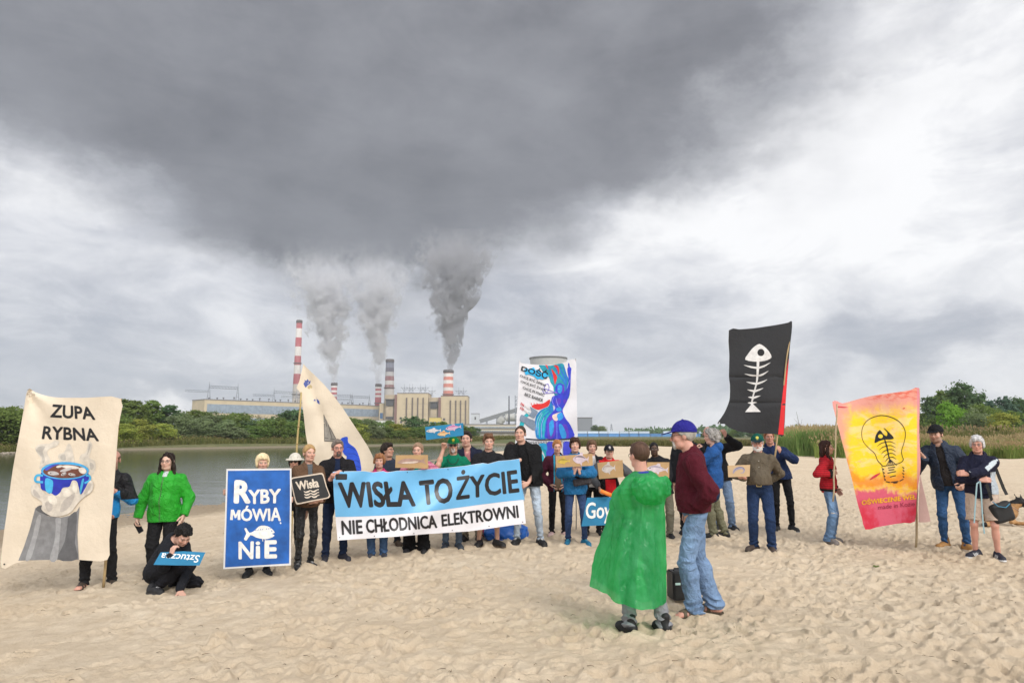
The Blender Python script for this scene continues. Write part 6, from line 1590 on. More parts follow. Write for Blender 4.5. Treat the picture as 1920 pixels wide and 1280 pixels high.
    for x, y in ((95, 606), (110, 615), (122, 624), (100, 560), (114, 570), (126, 578)): p.line(Z([(x - 4, y + 14), (x + 4, y - 12)]), 1.4)
    p.end()
    p.begin('cyan_splash', C(.03, .40, .72)); p.poly(Z([(130, 195), (165, 170), (175, 185), (240, 165), (255, 195), (300, 185), (310, 215), (390, 235), (405, 262), (350, 275), (345, 300), (300, 290), (280, 300), (240, 262), (180, 240), (150, 250)])); p.end()
    p.begin('band', C(.02, .025, .04)); p.line(Z([(150, 944), (300, 956), (472, 952)]), 2.2); p.line(Z([(512, 951), (610, 946), (716, 935)]), 2.2)
    for x in range(180, 700, 18):
        if 455 < x < 515: continue
        y = 952 + (18 if x < 500 else 12); p.line(Z([(x, y), (x - 1, y + 30)]), .8); p.line(Z([(x, y + 4 + (x % 5) * 4), (x + 11, y + 4 + (x % 5) * 4)]), .7)
    p.end()
    p.begin('lower_river', C(.05, .06, .50)); p.poly(bez(Z([(378, 996), (470, 992), (480, 1100), (440, 1225), (385, 1225)]), 3, True)); p.poly(bez(Z([(560, 992), (640, 988), (650, 1100), (640, 1220), (575, 1220)]), 3, True)); p.end()
    p.begin('lower_teal', C(.02, .30, .55)); p.poly(bez(Z([(290, 1000), (372, 998), (380, 1080), (330, 1040)]), 3, True)); p.poly(bez(Z([(645, 1000), (670, 1010), (676, 1120), (655, 1110)]), 3, True)); p.end()
    p.begin('lettering', BLACKP)
    p.text('DOŚĆ', Z([(112, 138), (398, 200), (384, 296), (100, 198)]), .03)
    for w, q in (('CHCĘ BYĆ ZIMNA', [(92, 236), (376, 340), (366, 384), (86, 270)]), ('CHCĘ BYĆ ŻYWA', [(98, 298), (374, 394), (364, 436), (92, 332)]), ('CHCĘ PŁYNĄĆ', [(121, 366), (358, 444), (348, 492), (115, 402)]), ('BEZ BARIER', [(144, 442), (342, 510), (336, 544), (138, 472)])): p.text(w, Z(q), .014)
    p.end()
    for x0, y0, x1 in ((974, 676, 971), (1079, 672, 1080)):
        t = at(x0, y0, 12.93); b = at(x1, 985, 12.93); b.z = g1(b.x, b.y) - .05
        pole('thin pole at the %s edge of the blue woman banner' % ('left' if x0 < 1000 else 'right'), t, b, .010, (.30, .28, .26))
woman_banner()
def black_banner():
    Z = lambda pts: zm(1330, 590, 5.335, pts); r = rip(31, .025, .045, .03)
    def dep(x, y): return 12.2 + (x - 1420) * .0006 + r(x, y) + .025 * (1 - min(1, abs(y - 707) / 3.0)) + .02 * (1 - min(1, abs(y - 755) / 3.0))
    o = [(195, 155), (300, 146), (440, 135), (560, 118), (690, 98), (790, 78), (827, 65), (823, 180), (808, 300), (800, 400), (780, 640), (762, 900), (744, 1202), (690, 1196), (560, 1186), (400, 1180), (300, 1165), (200, 1128), (150, 1090), (80, 1090), (110, 1040), (150, 980), (185, 900), (204, 830), (206, 700), (196, 620), (200, 400)]
    p = Panel('black_banner', 'large black banner with a white fish skeleton and a red side strip', 'banner', bez(Z(o), 2, True), dep, canvas_mat((.022, .023, .026), .5), grid=5)
    p.begin('red_strip', pmat('red_cloth', (.62, .02, .025), .8, bump=(7, .3, .02))); p.poly(Z([(795, 430), (785, 560), (772, 740), (757, 950), (743, 1200), (688, 1194), (720, 900), (750, 660)])); p.end()
    W_ = paint((.60, .59, .58)); p.begin('fish_skeleton', W_)
    p.poly(bez(Z([(358, 448), (385, 395), (425, 342), (465, 308), (502, 292), (542, 312), (582, 348), (608, 385), (622, 426), (580, 452), (520, 466), (440, 467)]), 2, True))
    p.poly(Z([(474, 460), (501, 460), (496, 560), (488, 640), (466, 740), (446, 810), (434, 890), (414, 890), (428, 820), (444, 760), (466, 680), (472, 580)]))
    for c, ry, lx_, ly_, rx, ryy in ((486, 532, 345, 502, 612, 476), (482, 614, 352, 590, 592, 560), (474, 690, 370, 670, 580, 646), (455, 764, 380, 748, 540, 732), (440, 830, 388, 822, 512, 808), (428, 884, 384, 880, 478, 876)):
        p.line(Z([(c, ry), ((c + lx_) / 2, ry - 3 + (ly_ - ry) * .25), (lx_, ly_)]), [4.2, 3.2, .3], 3); p.line(Z([(c, ry), ((c + rx) / 2, ry - 6 + (ryy - ry) * .25), (rx, ryy)]), [4.2, 3.2, .3], 3)
    p.poly(Z([(424, 888), (392, 930), (357, 972), (515, 970), (475, 928), (440, 895)])); p.end()
    p.begin('fish_eye', BLACKP); p.poly(Z(ellp(516, 377, 35, 36, 22))); p.end()
    p.begin('eyelet', W_); p.poly(Z(ellp(100, 1080, 7, 6, 8))); p.end()
    t = at(1484, 604, 12.23); b = at(1451, 868, 12.25); pole('wooden pole on the right side of the black fish banner', t, b, .015)
black_banner()
def bulb_banner():
    Z = lambda pts: zm(1540, 710, 3.877, pts)
    m = bpy.data.materials.new('sunset_batik'); m.use_nodes = True; nt = NT(m.node_tree); bs = nt.n['Principled BSDF']; uv = nt.coord('UV'); u, v, _ = nt.sep(uv)[:3]
    st = nt.noise(nt.mapping(uv, (3.0, 9.0, 1), (0, 0, R(-12))), 1.5, 6, .6, .8); bl = nt.noise(uv, 6, 6, .65, .5); fine = nt.noise(nt.mapping(uv, (6, 30, 1), (0, 0, R(8))), 2.0, 5, .6)
    pink = (.66, .27, .25, 1); yel = (.82, .56, .02, 1); pale = (.80, .58, .20, 1); red = (.56, .025, .055, 1); rose = (.62, .10, .16, 1); ora = (.74, .22, .015, 1)
    vv = nt.add(v, nt.mul(nt.sub(bl, .5), .25)); uu = nt.add(u, nt.mul(nt.sub(bl, .5), .22))
    c = nt.mix(nt.sstep(st, .40, .54), pale, yel)
    c = nt.mix(nt.mul(nt.sstep(uu, .08, .24, 1, 0), .85), c, pink); c = nt.mix(nt.mul(nt.sstep(vv, .10, .22, 1, 0), .9), c, pink)
    c = nt.mix(nt.mul(nt.sstep(fine, .56, .70), .5), c, pink)
    c = nt.mix(nt.mul(nt.mul(nt.sstep(vv, .57, .65), nt.sstep(vv, .73, .67)), .85), c, ora)
    c = nt.mix(nt.sstep(vv, .70, .755), c, rose); c = nt.mix(nt.mul(nt.sstep(vv, .78, .9), nt.sstep(nt.noise(uv, 4, 5, .6), .42, .58)), c, red)
    c = nt.mix(nt.mul(nt.mul(nt.sstep(uu, .26, .14), nt.sstep(vv, .42, .60)), nt.sstep(bl, .44, .54)), c, red)
    c = nt.mix(nt.mul(nt.mul(nt.sstep(vv, .12, .04), nt.sstep(uu, .3, .5)), nt.mul(nt.sstep(fine, .45, .55), .8)), c, (.62, .09, .05, 1))
    c = nt.mix(nt.mul(nt.sstep(u, .955, .965), .8), c, (.62, .22, .28, 1))
    nt.put(bs.inputs['Base Color'], c); bs.inputs['Roughness'].default_value = .9; nt.l.new(nt.bump(nt.noise(nt.coord('Object'), 7, 4, .6), .35, .03), bs.inputs['Normal'])
    r = rip(41, .022, .035, .028)
    dep = lambda x, y: 10.62 + (x - 1720) * -.0012 + r(x, y) * min(1, (1724 - x) / 30 + .15) + .03 * math.sin((x - 1560) * .03)
    o = [(80, 165), (120, 163), (155, 178), (250, 152), (350, 127), (450, 110), (550, 98), (650, 80), (710, 66), (714, 200), (712, 400), (722, 600), (716, 700), (702, 790), (690, 900), (680, 1036), (600, 1045), (500, 1060), (400, 1078), (320, 1094), (295, 1010), (262, 900), (225, 740), (180, 570), (130, 380), (95, 240)]
    p = Panel('light_bulb_banner', 'pink, yellow and red batik banner with a black light bulb drawing', 'banner', bez(Z(o), 2, True), dep, m, grid=5)
    p.begin('bulb_drawing', BLACKP)
    p.line(Z([(445, 632), (430, 615), (408, 590), (388, 542), (345, 502), (310, 462), (295, 420), (298, 360), (325, 312), (365, 284), (430, 266), (500, 276), (560, 306), (598, 350), (612, 400), (602, 460), (584, 520), (588, 560), (596, 588), (572, 610), (520, 624), (446, 634)]), [1.6, .9, 1.6, 1.1, 1.5], 4)
    p.poly(bez(Z([(388, 466), (390, 440), (398, 405), (425, 370), (448, 398), (474, 416), (480, 390), (454, 360), (462, 360), (500, 396), (528, 430), (500, 440), (460, 440), (420, 452)]), 2, True))
    p.line(Z([(460, 438), (478, 500), (490, 560), (502, 605)]), [2.2, 2.8, 2.2, 2.0], 4)
    for k in range(5):
        cx, cy = 465 + 8 * k, 462 + 28 * k; a, b = 60 - 7 * k, 75 - 7 * k
        p.line(Z([(cx - a, cy + 28), (cx - a * .5, cy + 6), (cx, cy - 2)]), [.5, 1.5, 1.6], 3); p.line(Z([(cx + 2, cy - 4), (cx + b * .5, cy - 6), (cx + b, cy + 10)]), [1.6, 1.4, .5], 3)
    for x in (474, 490, 508, 526, 548): p.line(Z([(500, 585), (x, 628)]), [1.6, 1.0])
    for k in range(4): p.line(Z([(446 + 5 * k, 652 + 25 * k), (456 + 4 * k, 660 + 25 * k)]), 1.8); p.line(Z([(590 + 3 * (k % 2), 640 + 22 * k), (602, 650 + 22 * k)]), 1.7)
    for a in ([(485, 646), (535, 640)], [(490, 662), (530, 658)], [(482, 684), (542, 672)], [(500, 712), (540, 702)], [(508, 750), (560, 744)], [(525, 756), (552, 753)], [(440, 634), (462, 740)], [(470, 745), (500, 752)], [(570, 742), (596, 728)]): p.line(Z(a), 1.7 if len(a) == 2 and abs(a[0][1] - a[1][1]) < 20 else .7)
    p.end()
    p.begin('fish_eye', paint((.78, .56, .04))); p.poly(Z(ellp(430, 417, 17, 15, 16))); p.end()
    p.begin('red_marks', paint((.52, .03, .05))); p.poly(Z([(118, 198), (200, 206), (170, 210), (118, 206)])); p.poly(Z([(590, 214), (610, 208), (606, 216), (594, 220)])); p.poly(bez(Z([(350, 735), (385, 700), (430, 682), (400, 712)]), 3, True)); p.end()
    p.begin('gold_lettering', paint((.74, .37, .01))); p.text('OŚWIECENIE WEŁ', Z([(293, 872), (684, 828), (688, 872), (296, 916)]), .025); p.end()
    p.begin('handwriting', paint((.28, .02, .05))); p.text('made in Kozie', Z([(412, 918), (678, 888), (680, 922), (415, 948)]), -.008); p.end()
    p._sheet('hanging_flap', Z([(718, 690), (735, 770), (762, 880), (795, 1036), (750, 1042), (706, 1040), (708, 900), (712, 790)]), canvas_mat((.58, .38, .34)), -.05, .004)
    t = at(1723, 728, 10.66); b = on_ground(1717, 1029); b.z -= .03; b.y = min(b.y, 10.75); pole('wooden pole stuck in the sand on the right edge of the light-bulb banner', t, b, .016, (.38, .29, .17))
    t = at(1569.5, 757, 10.72); b = at(1562, 940, 10.72); pole('thin wooden stick held by the woman in red at the light-bulb banner', t, b, .013, (.40, .31, .19))
bulb_banner()

def fish(p, cx, cy, L, H, ang, col, nm='fish', fin=True, belly=None):
    c, s = math.cos(ang), math.sin(ang); T = lambda pts: [(cx + x * L * c - y * H * s, cy + x * L * s + y * H * c) for x, y in pts]
    p.begin(nm, paint(col)); p.poly(bez(T([(-.5, .05), (-.38, -.25), (-.15, -.5), (.1, -.42), (.33, -.12), (.42, -.16), (.5, -.45), (.47, 0), (.5, .42), (.41, .14), (.3, .12), (.05, .42), (-.2, .48), (-.4, .28)]), 2, True))
    if fin: p.poly(T([(-.12, -.48), (.0, -.78), (.1, -.72), (.12, -.38)])); p.poly(T([(-.05, .46), (.06, .72), (.1, .40)]))
    o = p.end()
    if belly: p.begin('fish_back', paint(belly)); p.poly(bez(T([(-.4, -.18), (-.15, -.42), (.1, -.36), (.32, -.08), (.1, -.16), (-.2, -.2)]), 2, True)); p.end()
    p.begin('fish_eye', BLACKP); p.poly(T(ellp(-.36, -.05, .03, .03 * L / H, 8))); p.end()
CARD = pmat('cardboard', (.42, .27, .13), .9, noise=(7, .12))
def cards():
    Z = lambda pts: zm(960, 660, 3.37, pts); Z5 = lambda pts: zm(1010, 810, 5.565, pts); Z6 = lambda pts: zm(1250, 780, 4.924, pts)
    p = Panel('cardboard_sign', 'cardboard sign with a long slim pike held above the blue banner', 'sign', [(742, 853), (772, 852.5), (802.5, 852.5), (802, 878), (770, 877), (741, 876.5)], flat(9.98, .0008, 770), CARD, .006, 40)
    p.begin('pike', paint((.34, .22, .18))); p.poly(bez([(745, 867.5), (753, 861), (768, 859), (784, 861), (790, 862), (798, 858), (795, 863), (799, 870), (790, 866), (778, 868.5), (762, 869), (752, 869)], 2, True)); p.end()
    p.begin('pike_belly', paint((.55, .45, .38))); p.poly(bez([(752, 867.5), (765, 865), (785, 864.5), (776, 868), (762, 868.7)], 2, True)); p.end()
    p = Panel('cardboard_sign', 'blue painted board with three fish held high by the man in the green cap', 'sign', [(797, 800), (832, 796.5), (868.5, 792.5), (869.5, 816), (835, 820), (799, 824.5)], flat(10.45, 0, 830), pmat('blue_board', (.012, .19, .37), .7, noise=(5, .2)), .006, 40)
    fish(p, 813, 807, 28, 7, -.05, (.55, .52, .52)); fish(p, 850, 801.5, 30, 9, -.13, (.50, .34, .45), belly=(.42, .10, .28)); fish(p, 832, 812.5, 24, 8, -.1, (.60, .42, .22), belly=(.5, .2, .08))
    p = Panel('cardboard_sign', 'long cardboard with a yellow and a white fish held by the woman in blue', 'sign', Z([(275, 655), (390, 648), (508, 640), (511, 716), (395, 722), (279, 730)]), flat(10.72, 0, 1075), CARD, .006, 40)
    fish(p, 1057, 864, 24, 10, -.02, (.50, .36, .06), belly=(.25, .2, .05)); fish(p, 1089, 860.5, 30, 17, .05, (.55, .45, .50), belly=(.20, .16, .18))
    p = Panel('cardboard_sign', 'cardboard sign with a pale fish held by the boy in the black cap', 'sign', Z5([(612, 318), (745, 304), (876, 289), (886, 466), (758, 477), (630, 488)]), flat(11.40, 0, 1143), CARD, .006, 40)
    fish(p, 1141, 878, 26, 16, -.10, (.50, .46, .44), belly=(.40, .33, .30))
    p = Panel('cardboard_sign', 'cardboard sign with a silver fish held by the dark-skinned man behind the poncho', 'sign', Z5([(1130, 312), (1250, 312), (1364, 312), (1362, 476), (1250, 474), (1130, 472)]), flat(11.02, 0, 1236), CARD, .006, 40)
    fish(p, 1233, 879, 40, 14, .10, (.55, .48, .52), belly=(.30, .27, .34))
    p = Panel('cardboard_sign', 'light cardboard sign with a curled eel held beside the brown-shirted man', 'sign', Z6([(562, 455), (665, 451), (771, 447), (766, 556), (668, 559), (569, 562)]), flat(10.22, 0, 1385), pmat('pale_cardboard', (.50, .35, .20), .9, noise=(7, .1)), .006, 40)
    p.begin('eel', paint((.30, .28, .36))); p.line(Z6([(615, 525), (630, 495), (665, 478), (700, 478), (716, 495), (706, 520), (680, 522)]), [2.2, 5, 5, 4, 3, 2, .6], 4); p.end()
    p.begin('eel_outline', paint((.09, .08, .14))); p.line(Z6([(618, 512), (640, 484), (672, 470), (704, 474), (722, 498)]), [.4, .9, .9, .4], 4); p.end()
    p = Panel('blue_sign', 'blue board lettered Goy in white half hidden behind the green poncho', 'sign', Z5([(505, 682), (650, 677), (800, 674), (775, 965), (610, 972), (445, 980)]), flat(10.6, 0, 1120), pmat('blue_board_b', (.012, .17, .33), .7, noise=(5, .2)), .012, 40)
    p.begin('lettering', WHITEP); p.text('Goy', Z5([(497, 735), (760, 726), (750, 945), (490, 950)]), .012); p.end()
    Zc = lambda pts: zm(0, 700, 2.9095, pts)
    p = Panel('blue_sign', 'blue board lettered Sztuczna held upside down by the crouching person', 'sign', Zc([(876, 974), (1000, 968), (1121, 974), (1088, 1046), (960, 1045), (837, 1042)]), lambda x, y: 8.02 - (y - 1046) * .006, pmat('blue_board_c', (.012, .16, .30), .7, noise=(5, .2)), .010, 40)
    p.begin('lettering', WHITEP); p.text('Sztuczna', Zc([(1078, 1030), (868, 1014), (886, 978), (1092, 990)]), .010); p.end()
cards()
# ------------------------------------------------------------------ the crowd
BLK = (.016, .016, .018); NAVY = (.010, .018, .045); JEAN = (.022, .045, .105); KHAKI = (.19, .165, .115)
def sneaker(col=(.015, .015, .017), sole=None, **k): return dict(kind='shoe', col=col, sole=sole if sole is not None else tuple(c * .7 for c in col), **k)
GRIP = ((0, -.4, .3), (0, .7, -.7), 1.25)
def over_edge(): return ((0, -.75, -.65), (0, .7, -.7), .9)
def c_blue_black(V, j, s):
    z = V[:, 2] / s; c = np.tile(np.array((.02, .25, .60)), (len(V), 1)); m = (z > 1.24) | ((np.abs(V[:, 0]) > .24 * s) & (z > 1.12)); c[m] = (.012, .012, .015); return c
person('P1', 'bald man in a black and blue jacket standing behind the cream soup banner', (182, 1100), 843, 12, skin='red', hair=('bald', (.12, .08, .05)), beard=('stubble', (.16, .10, .07)), lean=(.11, 0), bw=1.02, feet=((.15, .05, 40), (-.15, -.03, -8)),
       top_g=dict(col=c_blue_black, mat='shell', fit=.022, collar=.05, hem=.88), legs=dict(col=BLK, wide=.01), shoes=dict(kind='sandal', col=(.06, .045, .035)), hl=('px', 219, 921, -.10), el=(.45, .4, -.8), fl=((-.85, -.45, .1), (-.4, .8, 0), 1.1), hr=('px', 195, 960, -.1))
def c_zip(V, j, s):
    c = np.tile(np.array((.022, .33, .022)), (len(V), 1)); m = (np.abs(V[:, 0]) < .007 * s) & (V[:, 1] < 0); c[m] = (.06, .16, .05); c[(np.abs(V[:, 0] - .015 * s) < .03 * s) & (V[:, 1] < 0) & (V[:, 2] > 1.425 * s)] = (.55, .60, .60); return c
person('P2', 'woman in a bright green jacket holding a phone in front of the river', (300, 1082), 846, 6, bw=1.22, bust=1.3, belly=.035, skin='pale', hair=('long', (.020, .013, .010)), glasses='y', h=.0075,
       top_g=dict(col=c_zip, mat='shell', fit=.026, collar=.05, hem=.80, wr=1.2, arm=1.08), legs=dict(col=BLK, wide=.02), shoes=sneaker(), hr=('px', 258, 970, -.05), er=(-.7, .3, -.6), hl=('px', 345, 965, -.02), fr=((0, -.2, -1), (.9, -.3, 0), .8))
person('P4', 'blonde person standing behind the blue speaking-fish sign', (482, 1078), 851, 14, bw=.9, bust=.8, skin='fair', hair=('bob', (.62, .50, .30)), head=(14, 4, 0), top_g=dict(col=(.10, .09, .08), fit=.015), legs=dict(col=BLK, thin=.95), shoes=sneaker(sole=(.03, .03, .03)), feet=((.13, 0, 25), (-.12, .02, -12)),
       hr=('px', 425, 924, -.22), fr=((-.3, -.9, .2), (.9, .3, 0), 1.0), hl=('px', 545, 938, -.2), fl=((.3, -.9, .2), (-.9, .3, 0), 1.0))
person('P5', 'person in a white bucket hat and sunglasses peeking over the blue sign', (545, 1052), 846, 5, bw=.95, skin='tan', hair=('bob', (.015, .012, .012)), hat=('bucket', (.62, .58, .50)), glasses='sun', top_g=dict(col=BLK, fit=.015), legs=dict(col=BLK), shoes=sneaker())
def belt_keys(c): pass
person('P6', 'woman with a blonde ponytail in black leather trousers holding the small black river sign', (571, 1066), 833, 32, bw=.95, bust=1.0, skin='fair', hair=('pony', (.36, .23, .10)), head=(8, 0, 0), top_g=dict(col=(.115, .065, .038), mat='cotton', fit=.022, collar=.04, hem=.88, open=(.045, .9)), under=dict(col=(.10, .11, .12), collar=.03, hem=.92),
       legs=dict(col=(.010, .010, .011), mat='leather', thin=.88, stack=1.6), shoes=sneaker(lace=(.4, .4, .4)), feet=((.09, .02, 12), (-.09, .03, -14)), hr=('px', 583, 946, -.30), hl=('px', 604, 945, -.28), fr=((.5, -.5, 0), (.2, .2, 1), .9), fl=((-.6, -.5, 0), (-.2, .2, 1), .9))
person('P7', "grey-haired man in a dark jacket with a phone at the long banner's left end", (626, 1052), 825, 18, bw=1.06, skin='red', hair=('short', (.16, .13, .11)), beard=('goatee', (.10, .08, .07)), glasses='y', head=(8, 3, 0), top_g=dict(col=(.014, .013, .015), mat='knit', fit=.026, collar=.05, hem=.84, open=(.05, .95)), under=dict(col=(.012, .02, .05), collar=.03),
       legs=dict(col=(.016, .026, .060), mat='denim', fade=.1, wide=.006), shoes=sneaker((.02, .02, .03)), feet=((.13, .0, 30), (-.12, .02, -8)), hr=('px', 617, 899, -.40), fr=((.75, -.35, .3), (.1, .8, .4), .8), hl=('px', 637, 884, -.38), el=(.8, .2, -.5), fl=((-.7, -.4, -.2), (0, .3, -.9), .8))
person('P9', 'dark-haired person in glasses looking away to the right behind the long banner', (733, 1022), 828, 20, bw=.98, skin='tan', hair=('messy', (.022, .015, .012)), glasses='y', head=(48, -8, 0), lean=(-.14, 0), top_g=dict(col=(.030, .036, .055), fit=.012, sleeve=.42), legs=dict(col=(.03, .035, .05)), shoes=dict(kind='boot', col=(.085, .055, .035), sole=(.05, .035, .025)))
person('P8', 'short woman with reddish hair in a pink jacket gripping the long banner', (707, 1046), 850, 4, bw=1.0, bust=1.0, skin='fair', hair=('crop', (.25, .115, .05)), top_g=dict(col=(.42, .03, .12), fit=.024, hem=.84, collar=.03, open=(.04, 1.0)), under=dict(col=(.03, .03, .035)), legs=dict(col=(.05, .10, .20), mat='denim', wide=.016, fade=.15), shoes=sneaker((.05, .05, .06)), feet=((.10, .02, 20), (-.10, .0, -5)),
       hr=('px', 699, 886, -.11), hl=('px', 725, 887, -.10), fr=((0, -.5, -.4), (0, .6, -.6), 1.1), fl=((0, -.5, -.4), (0, .6, -.6), 1.1), er=(-.35, .2, -1), el=(.35, .2, -1))
def c_pinkstripe(V, j, s):
    c = np.tile(np.array((.52, .20, .28)), (len(V), 1)); c[np.sin(V[:, 2] * 120) > .3] = (.36, .10, .16); m = np.hypot(V[:, 0], V[:, 1]) < .16 * s; c[m] = (.02, .22, .20); return c
person('P10', 'woman with a headband holding the pike sign above the long banner', (780, 1036), 830, -4, bw=1.15, bust=1.2, skin='fair', hair=('band', (.26, .17, .11)), top_g=dict(col=c_pinkstripe, fit=.022, hem=.86), legs=dict(col=(.007, .007, .008), flare=.055, wide=.012), shoes=sneaker(), hl=('px', 803, 878, -.16), hr=('px', 766, 880, -.14), fl=((-.5, -.6, .3), (0, .3, 1), .7), fr=((.6, -.5, .1), (0, .3, 1), .7), el=(.8, .9, -.4), er=(-.8, .9, -.4))
def ex11(c):
    mb = MB(); j = c['j']; s = c['s']; n = j['neck']; pts = [n + np.array([.085 * math.cos(t), -.075 - .05 * (1 - math.sin(t)) if False else -.095 + .10 * math.sin(t), -.035 - .09 * max(0, -math.sin(t))]) * s for t in np.linspace(0, 2 * math.pi, 20)]
    mb.tube(pts, .005, 5, False); mb.build('necklace', pmat('black_cord', (.01, .01, .01), .6), c['root'])
def c_green_t(V, j, s):
    c = np.tile(np.array((.004, .155, .085)), (len(V), 1)); q = np.hypot(V[:, 0] - .085 * s, V[:, 2] - 1.25 * s); c[(q < .030 * s) & (V[:, 1] < 0)] = (.72, .55, .02); c[(np.abs(V[:, 0] - .085 * s) < .045 * s) & (np.abs(V[:, 2] - 1.205 * s) < .010 * s) & (V[:, 1] < 0)] = (.5, .55, .4); return c
person('P11', 'bearded man in a green cap and T-shirt raising the blue fish board', (848, 1029), 818, 2, bw=1.02, skin='tan', hair=('crop', (.38, .35, .32)), hat=('cap', (.004, .16, .05), (.004, .15, .05), (.70, .60, .05)), glasses='sun', beard=('goatee', (.42, .39, .37)), top_g=dict(col=c_green_t, fit=.016, sleeve=.46, hem=.85), legs=dict(col=(.10, .14, .20), mat='denim', fade=.2), shoes=sneaker((.035, .045, .06)), feet=((.10, .0, 20), (-.11, .02, -8)),
       hr=('px', 831, 843, -.20), er=(-.25, -1, -.45), fr=((.15, -.25, 1), (0, -.9, -.1), .9), hl=('px', 880, 905, -.15), extra=ex11)
person('P12', 'dark-haired man in pink shirt and navy jacket behind the green-capped bearded man', (884, 1012), 806, -4, bw=1.05, skin='fair', hair=('short', (.025, .018, .014)), lean=(-.14, 0), hs=1.04, top_g=dict(col=(.014, .017, .035), fit=.026, open=(.06, .9), hem=.84), under=dict(col=(.40, .17, .17), vneck=.06), legs=dict(col=(.24, .21, .16), wide=.01), shoes=sneaker())
def ex13(c):
    mb = MB(); j = c['j']; s = c['s']; n = j['neck']
    for t in np.linspace(0, 2 * math.pi, 30, endpoint=False):
        p = n + np.array([.082 * math.cos(t), -.02 + .082 * math.sin(t), -.012 - .085 * max(0, -math.sin(t)) ** 1.3]) * s; mb.lathe([(0, -.007), (.006, -.004), (.007, 0), (.006, .004), (0, .007)], tuple(p), 6)
    mb.build('necklace', pmat('white_beads', (.66, .62, .55), .4), c['root'])
person('P13', 'young man in a black T-shirt, bead necklace and shorts gripping the long banner', (915, 1026), 814, 8, bw=.98, skin='fair', hair=('messy', (.13, .065, .035)), top_g=dict(col=BLK, fit=.020, sleeve=.44, hem=.85), legs=dict(col=(.02, .02, .024), short=.72, wide=.012, name='shorts'), shoes=sneaker((.014, .013, .013), (.07, .05, .035)), feet=((.15, .0, 38), (-.14, .02, -22)),
       hr=('px', 906, 877, -.20), hl=('px', 930, 874, -.2), fr=((.3, -.6, -.3), (0, .5, -.7), 1.1), fl=((-.3, -.6, -.3), (0, .5, -.7), 1.1), er=(-.7, .2, -.6), el=(.7, .2, -.6), extra=ex13)
person('P14', 'long-haired person mostly hidden behind the man in the black jacket', (958, 1008), 826, 10, bw=.9, bust=.8, hair=('long', (.05, .03, .022)), top_g=dict(col=(.02, .02, .022), fit=.014), legs=dict(col=(.05, .08, .14), mat='denim'), shoes=sneaker())
def c_logo(V, j, s):
    c = np.tile(np.array((.009, .009, .010)), (len(V), 1)); c[(np.abs(V[:, 0] - .075 * s) < .014 * s) & (np.abs(V[:, 2] - 1.29 * s) < .008 * s) & (V[:, 1] < 0)] = (.5, .5, .5); return c
person('P15', "tall man in a black jacket and light jeans at the long banner's right end", (990, 1021), 798, -8, bw=1.12, skin='fair', hair=('buzz', (.05, .033, .022)), lean=(-.16, 0), head=(-4, -4, 0), top_g=dict(col=(.010, .010, .011), mat='cotton', fit=.034, collar=.02, hem=.86, open=(.085, .9), arm=1.12), under=dict(col=c_logo, fit=.016, hem=.88), legs=dict(col=(.33, .39, .46), mat='denim', thin=.95, fade=.35, stack=1.5), shoes=sneaker((.012, .012, .013), (.03, .03, .03), lace=(.75, .75, .75)), feet=((.19, .0, 30), (-.17, -.02, -12)),
       hr=('px', 975, 862, -.32), er=(-.8, .25, -.55), fr=((-.75, -.4, -.25), (0, .4, -.9), .9), hl=('px', 990, 906, -.24), el=(.85, .3, -.5), fl=((-.7, -.6, -.3), (-.5, .7, 0), .9))
def c_maroon(V, j, s):
    c = np.tile(np.array((.055, .010, .022)), (len(V), 1)); m = (np.abs(np.abs(V[:, 0]) - .062 * s) < .016 * s) & (V[:, 1] < -.05 * s); c[m] = (.02, .26, .42); return c
person('P16', 'red-haired girl in a maroon jacket with turquoise lining', (1046, 1007), 825, 2, bw=.92, bust=.8, skin='fair', hair=('bun', (.36, .16, .06)), head=(0, 10, 0), top_g=dict(col=c_maroon, mat='cotton', fit=.028, hem=.82, collar=.03, open=(.055, .7), arm=1.1), under=dict(col=(.13, .095, .065), collar=.03, hem=.86), legs=dict(col=(.012, .011, .013), thin=.95, stack=1.5), shoes=sneaker((.55, .38, .36), (.55, .40, .38)), hl=(.15, -.06, .95), hr=(-.15, -.06, .95), el=(.9, .3, -.4), er=(-.9, .3, -.4), feet=((.12, .02, 15), (-.11, .0, -20)))
def ex17(c):
    L, s, j, root, bw = c['L'], c['s'], c['j'], c['root'], c['bw']
    t = c['torso'](.040, {'hem': .9})
    pl = half(np.array([0, 0, 1.12]) * s, (.42, 0, 1)); band = And(And(t, Off(lambda P: np.abs(pl(P)), .016), .003), lambda P: -c['torso'](.022, {'hem': .9})(P), .003)
    c['add']('bag_strap', band, np.array([-.4, -.4, .8]) * s, np.array([.4, .4, 1.5]) * s, .008, 'cotton', (.012, .012, .014))
    pou = rbox(L(.10, -.20, 1.045), np.array([.15, .045, .058]) * s, .03, np.array(Matrix.Rotation(R(-8), 3, 'Y'))); c['add']('waist_bag', Disp(pou, wav(3, 40, .004)), np.array([-.3, -.4, .8]) * s, np.array([.4, .1, 1.3]) * s, .008, 'shell', (.035, .030, .034))
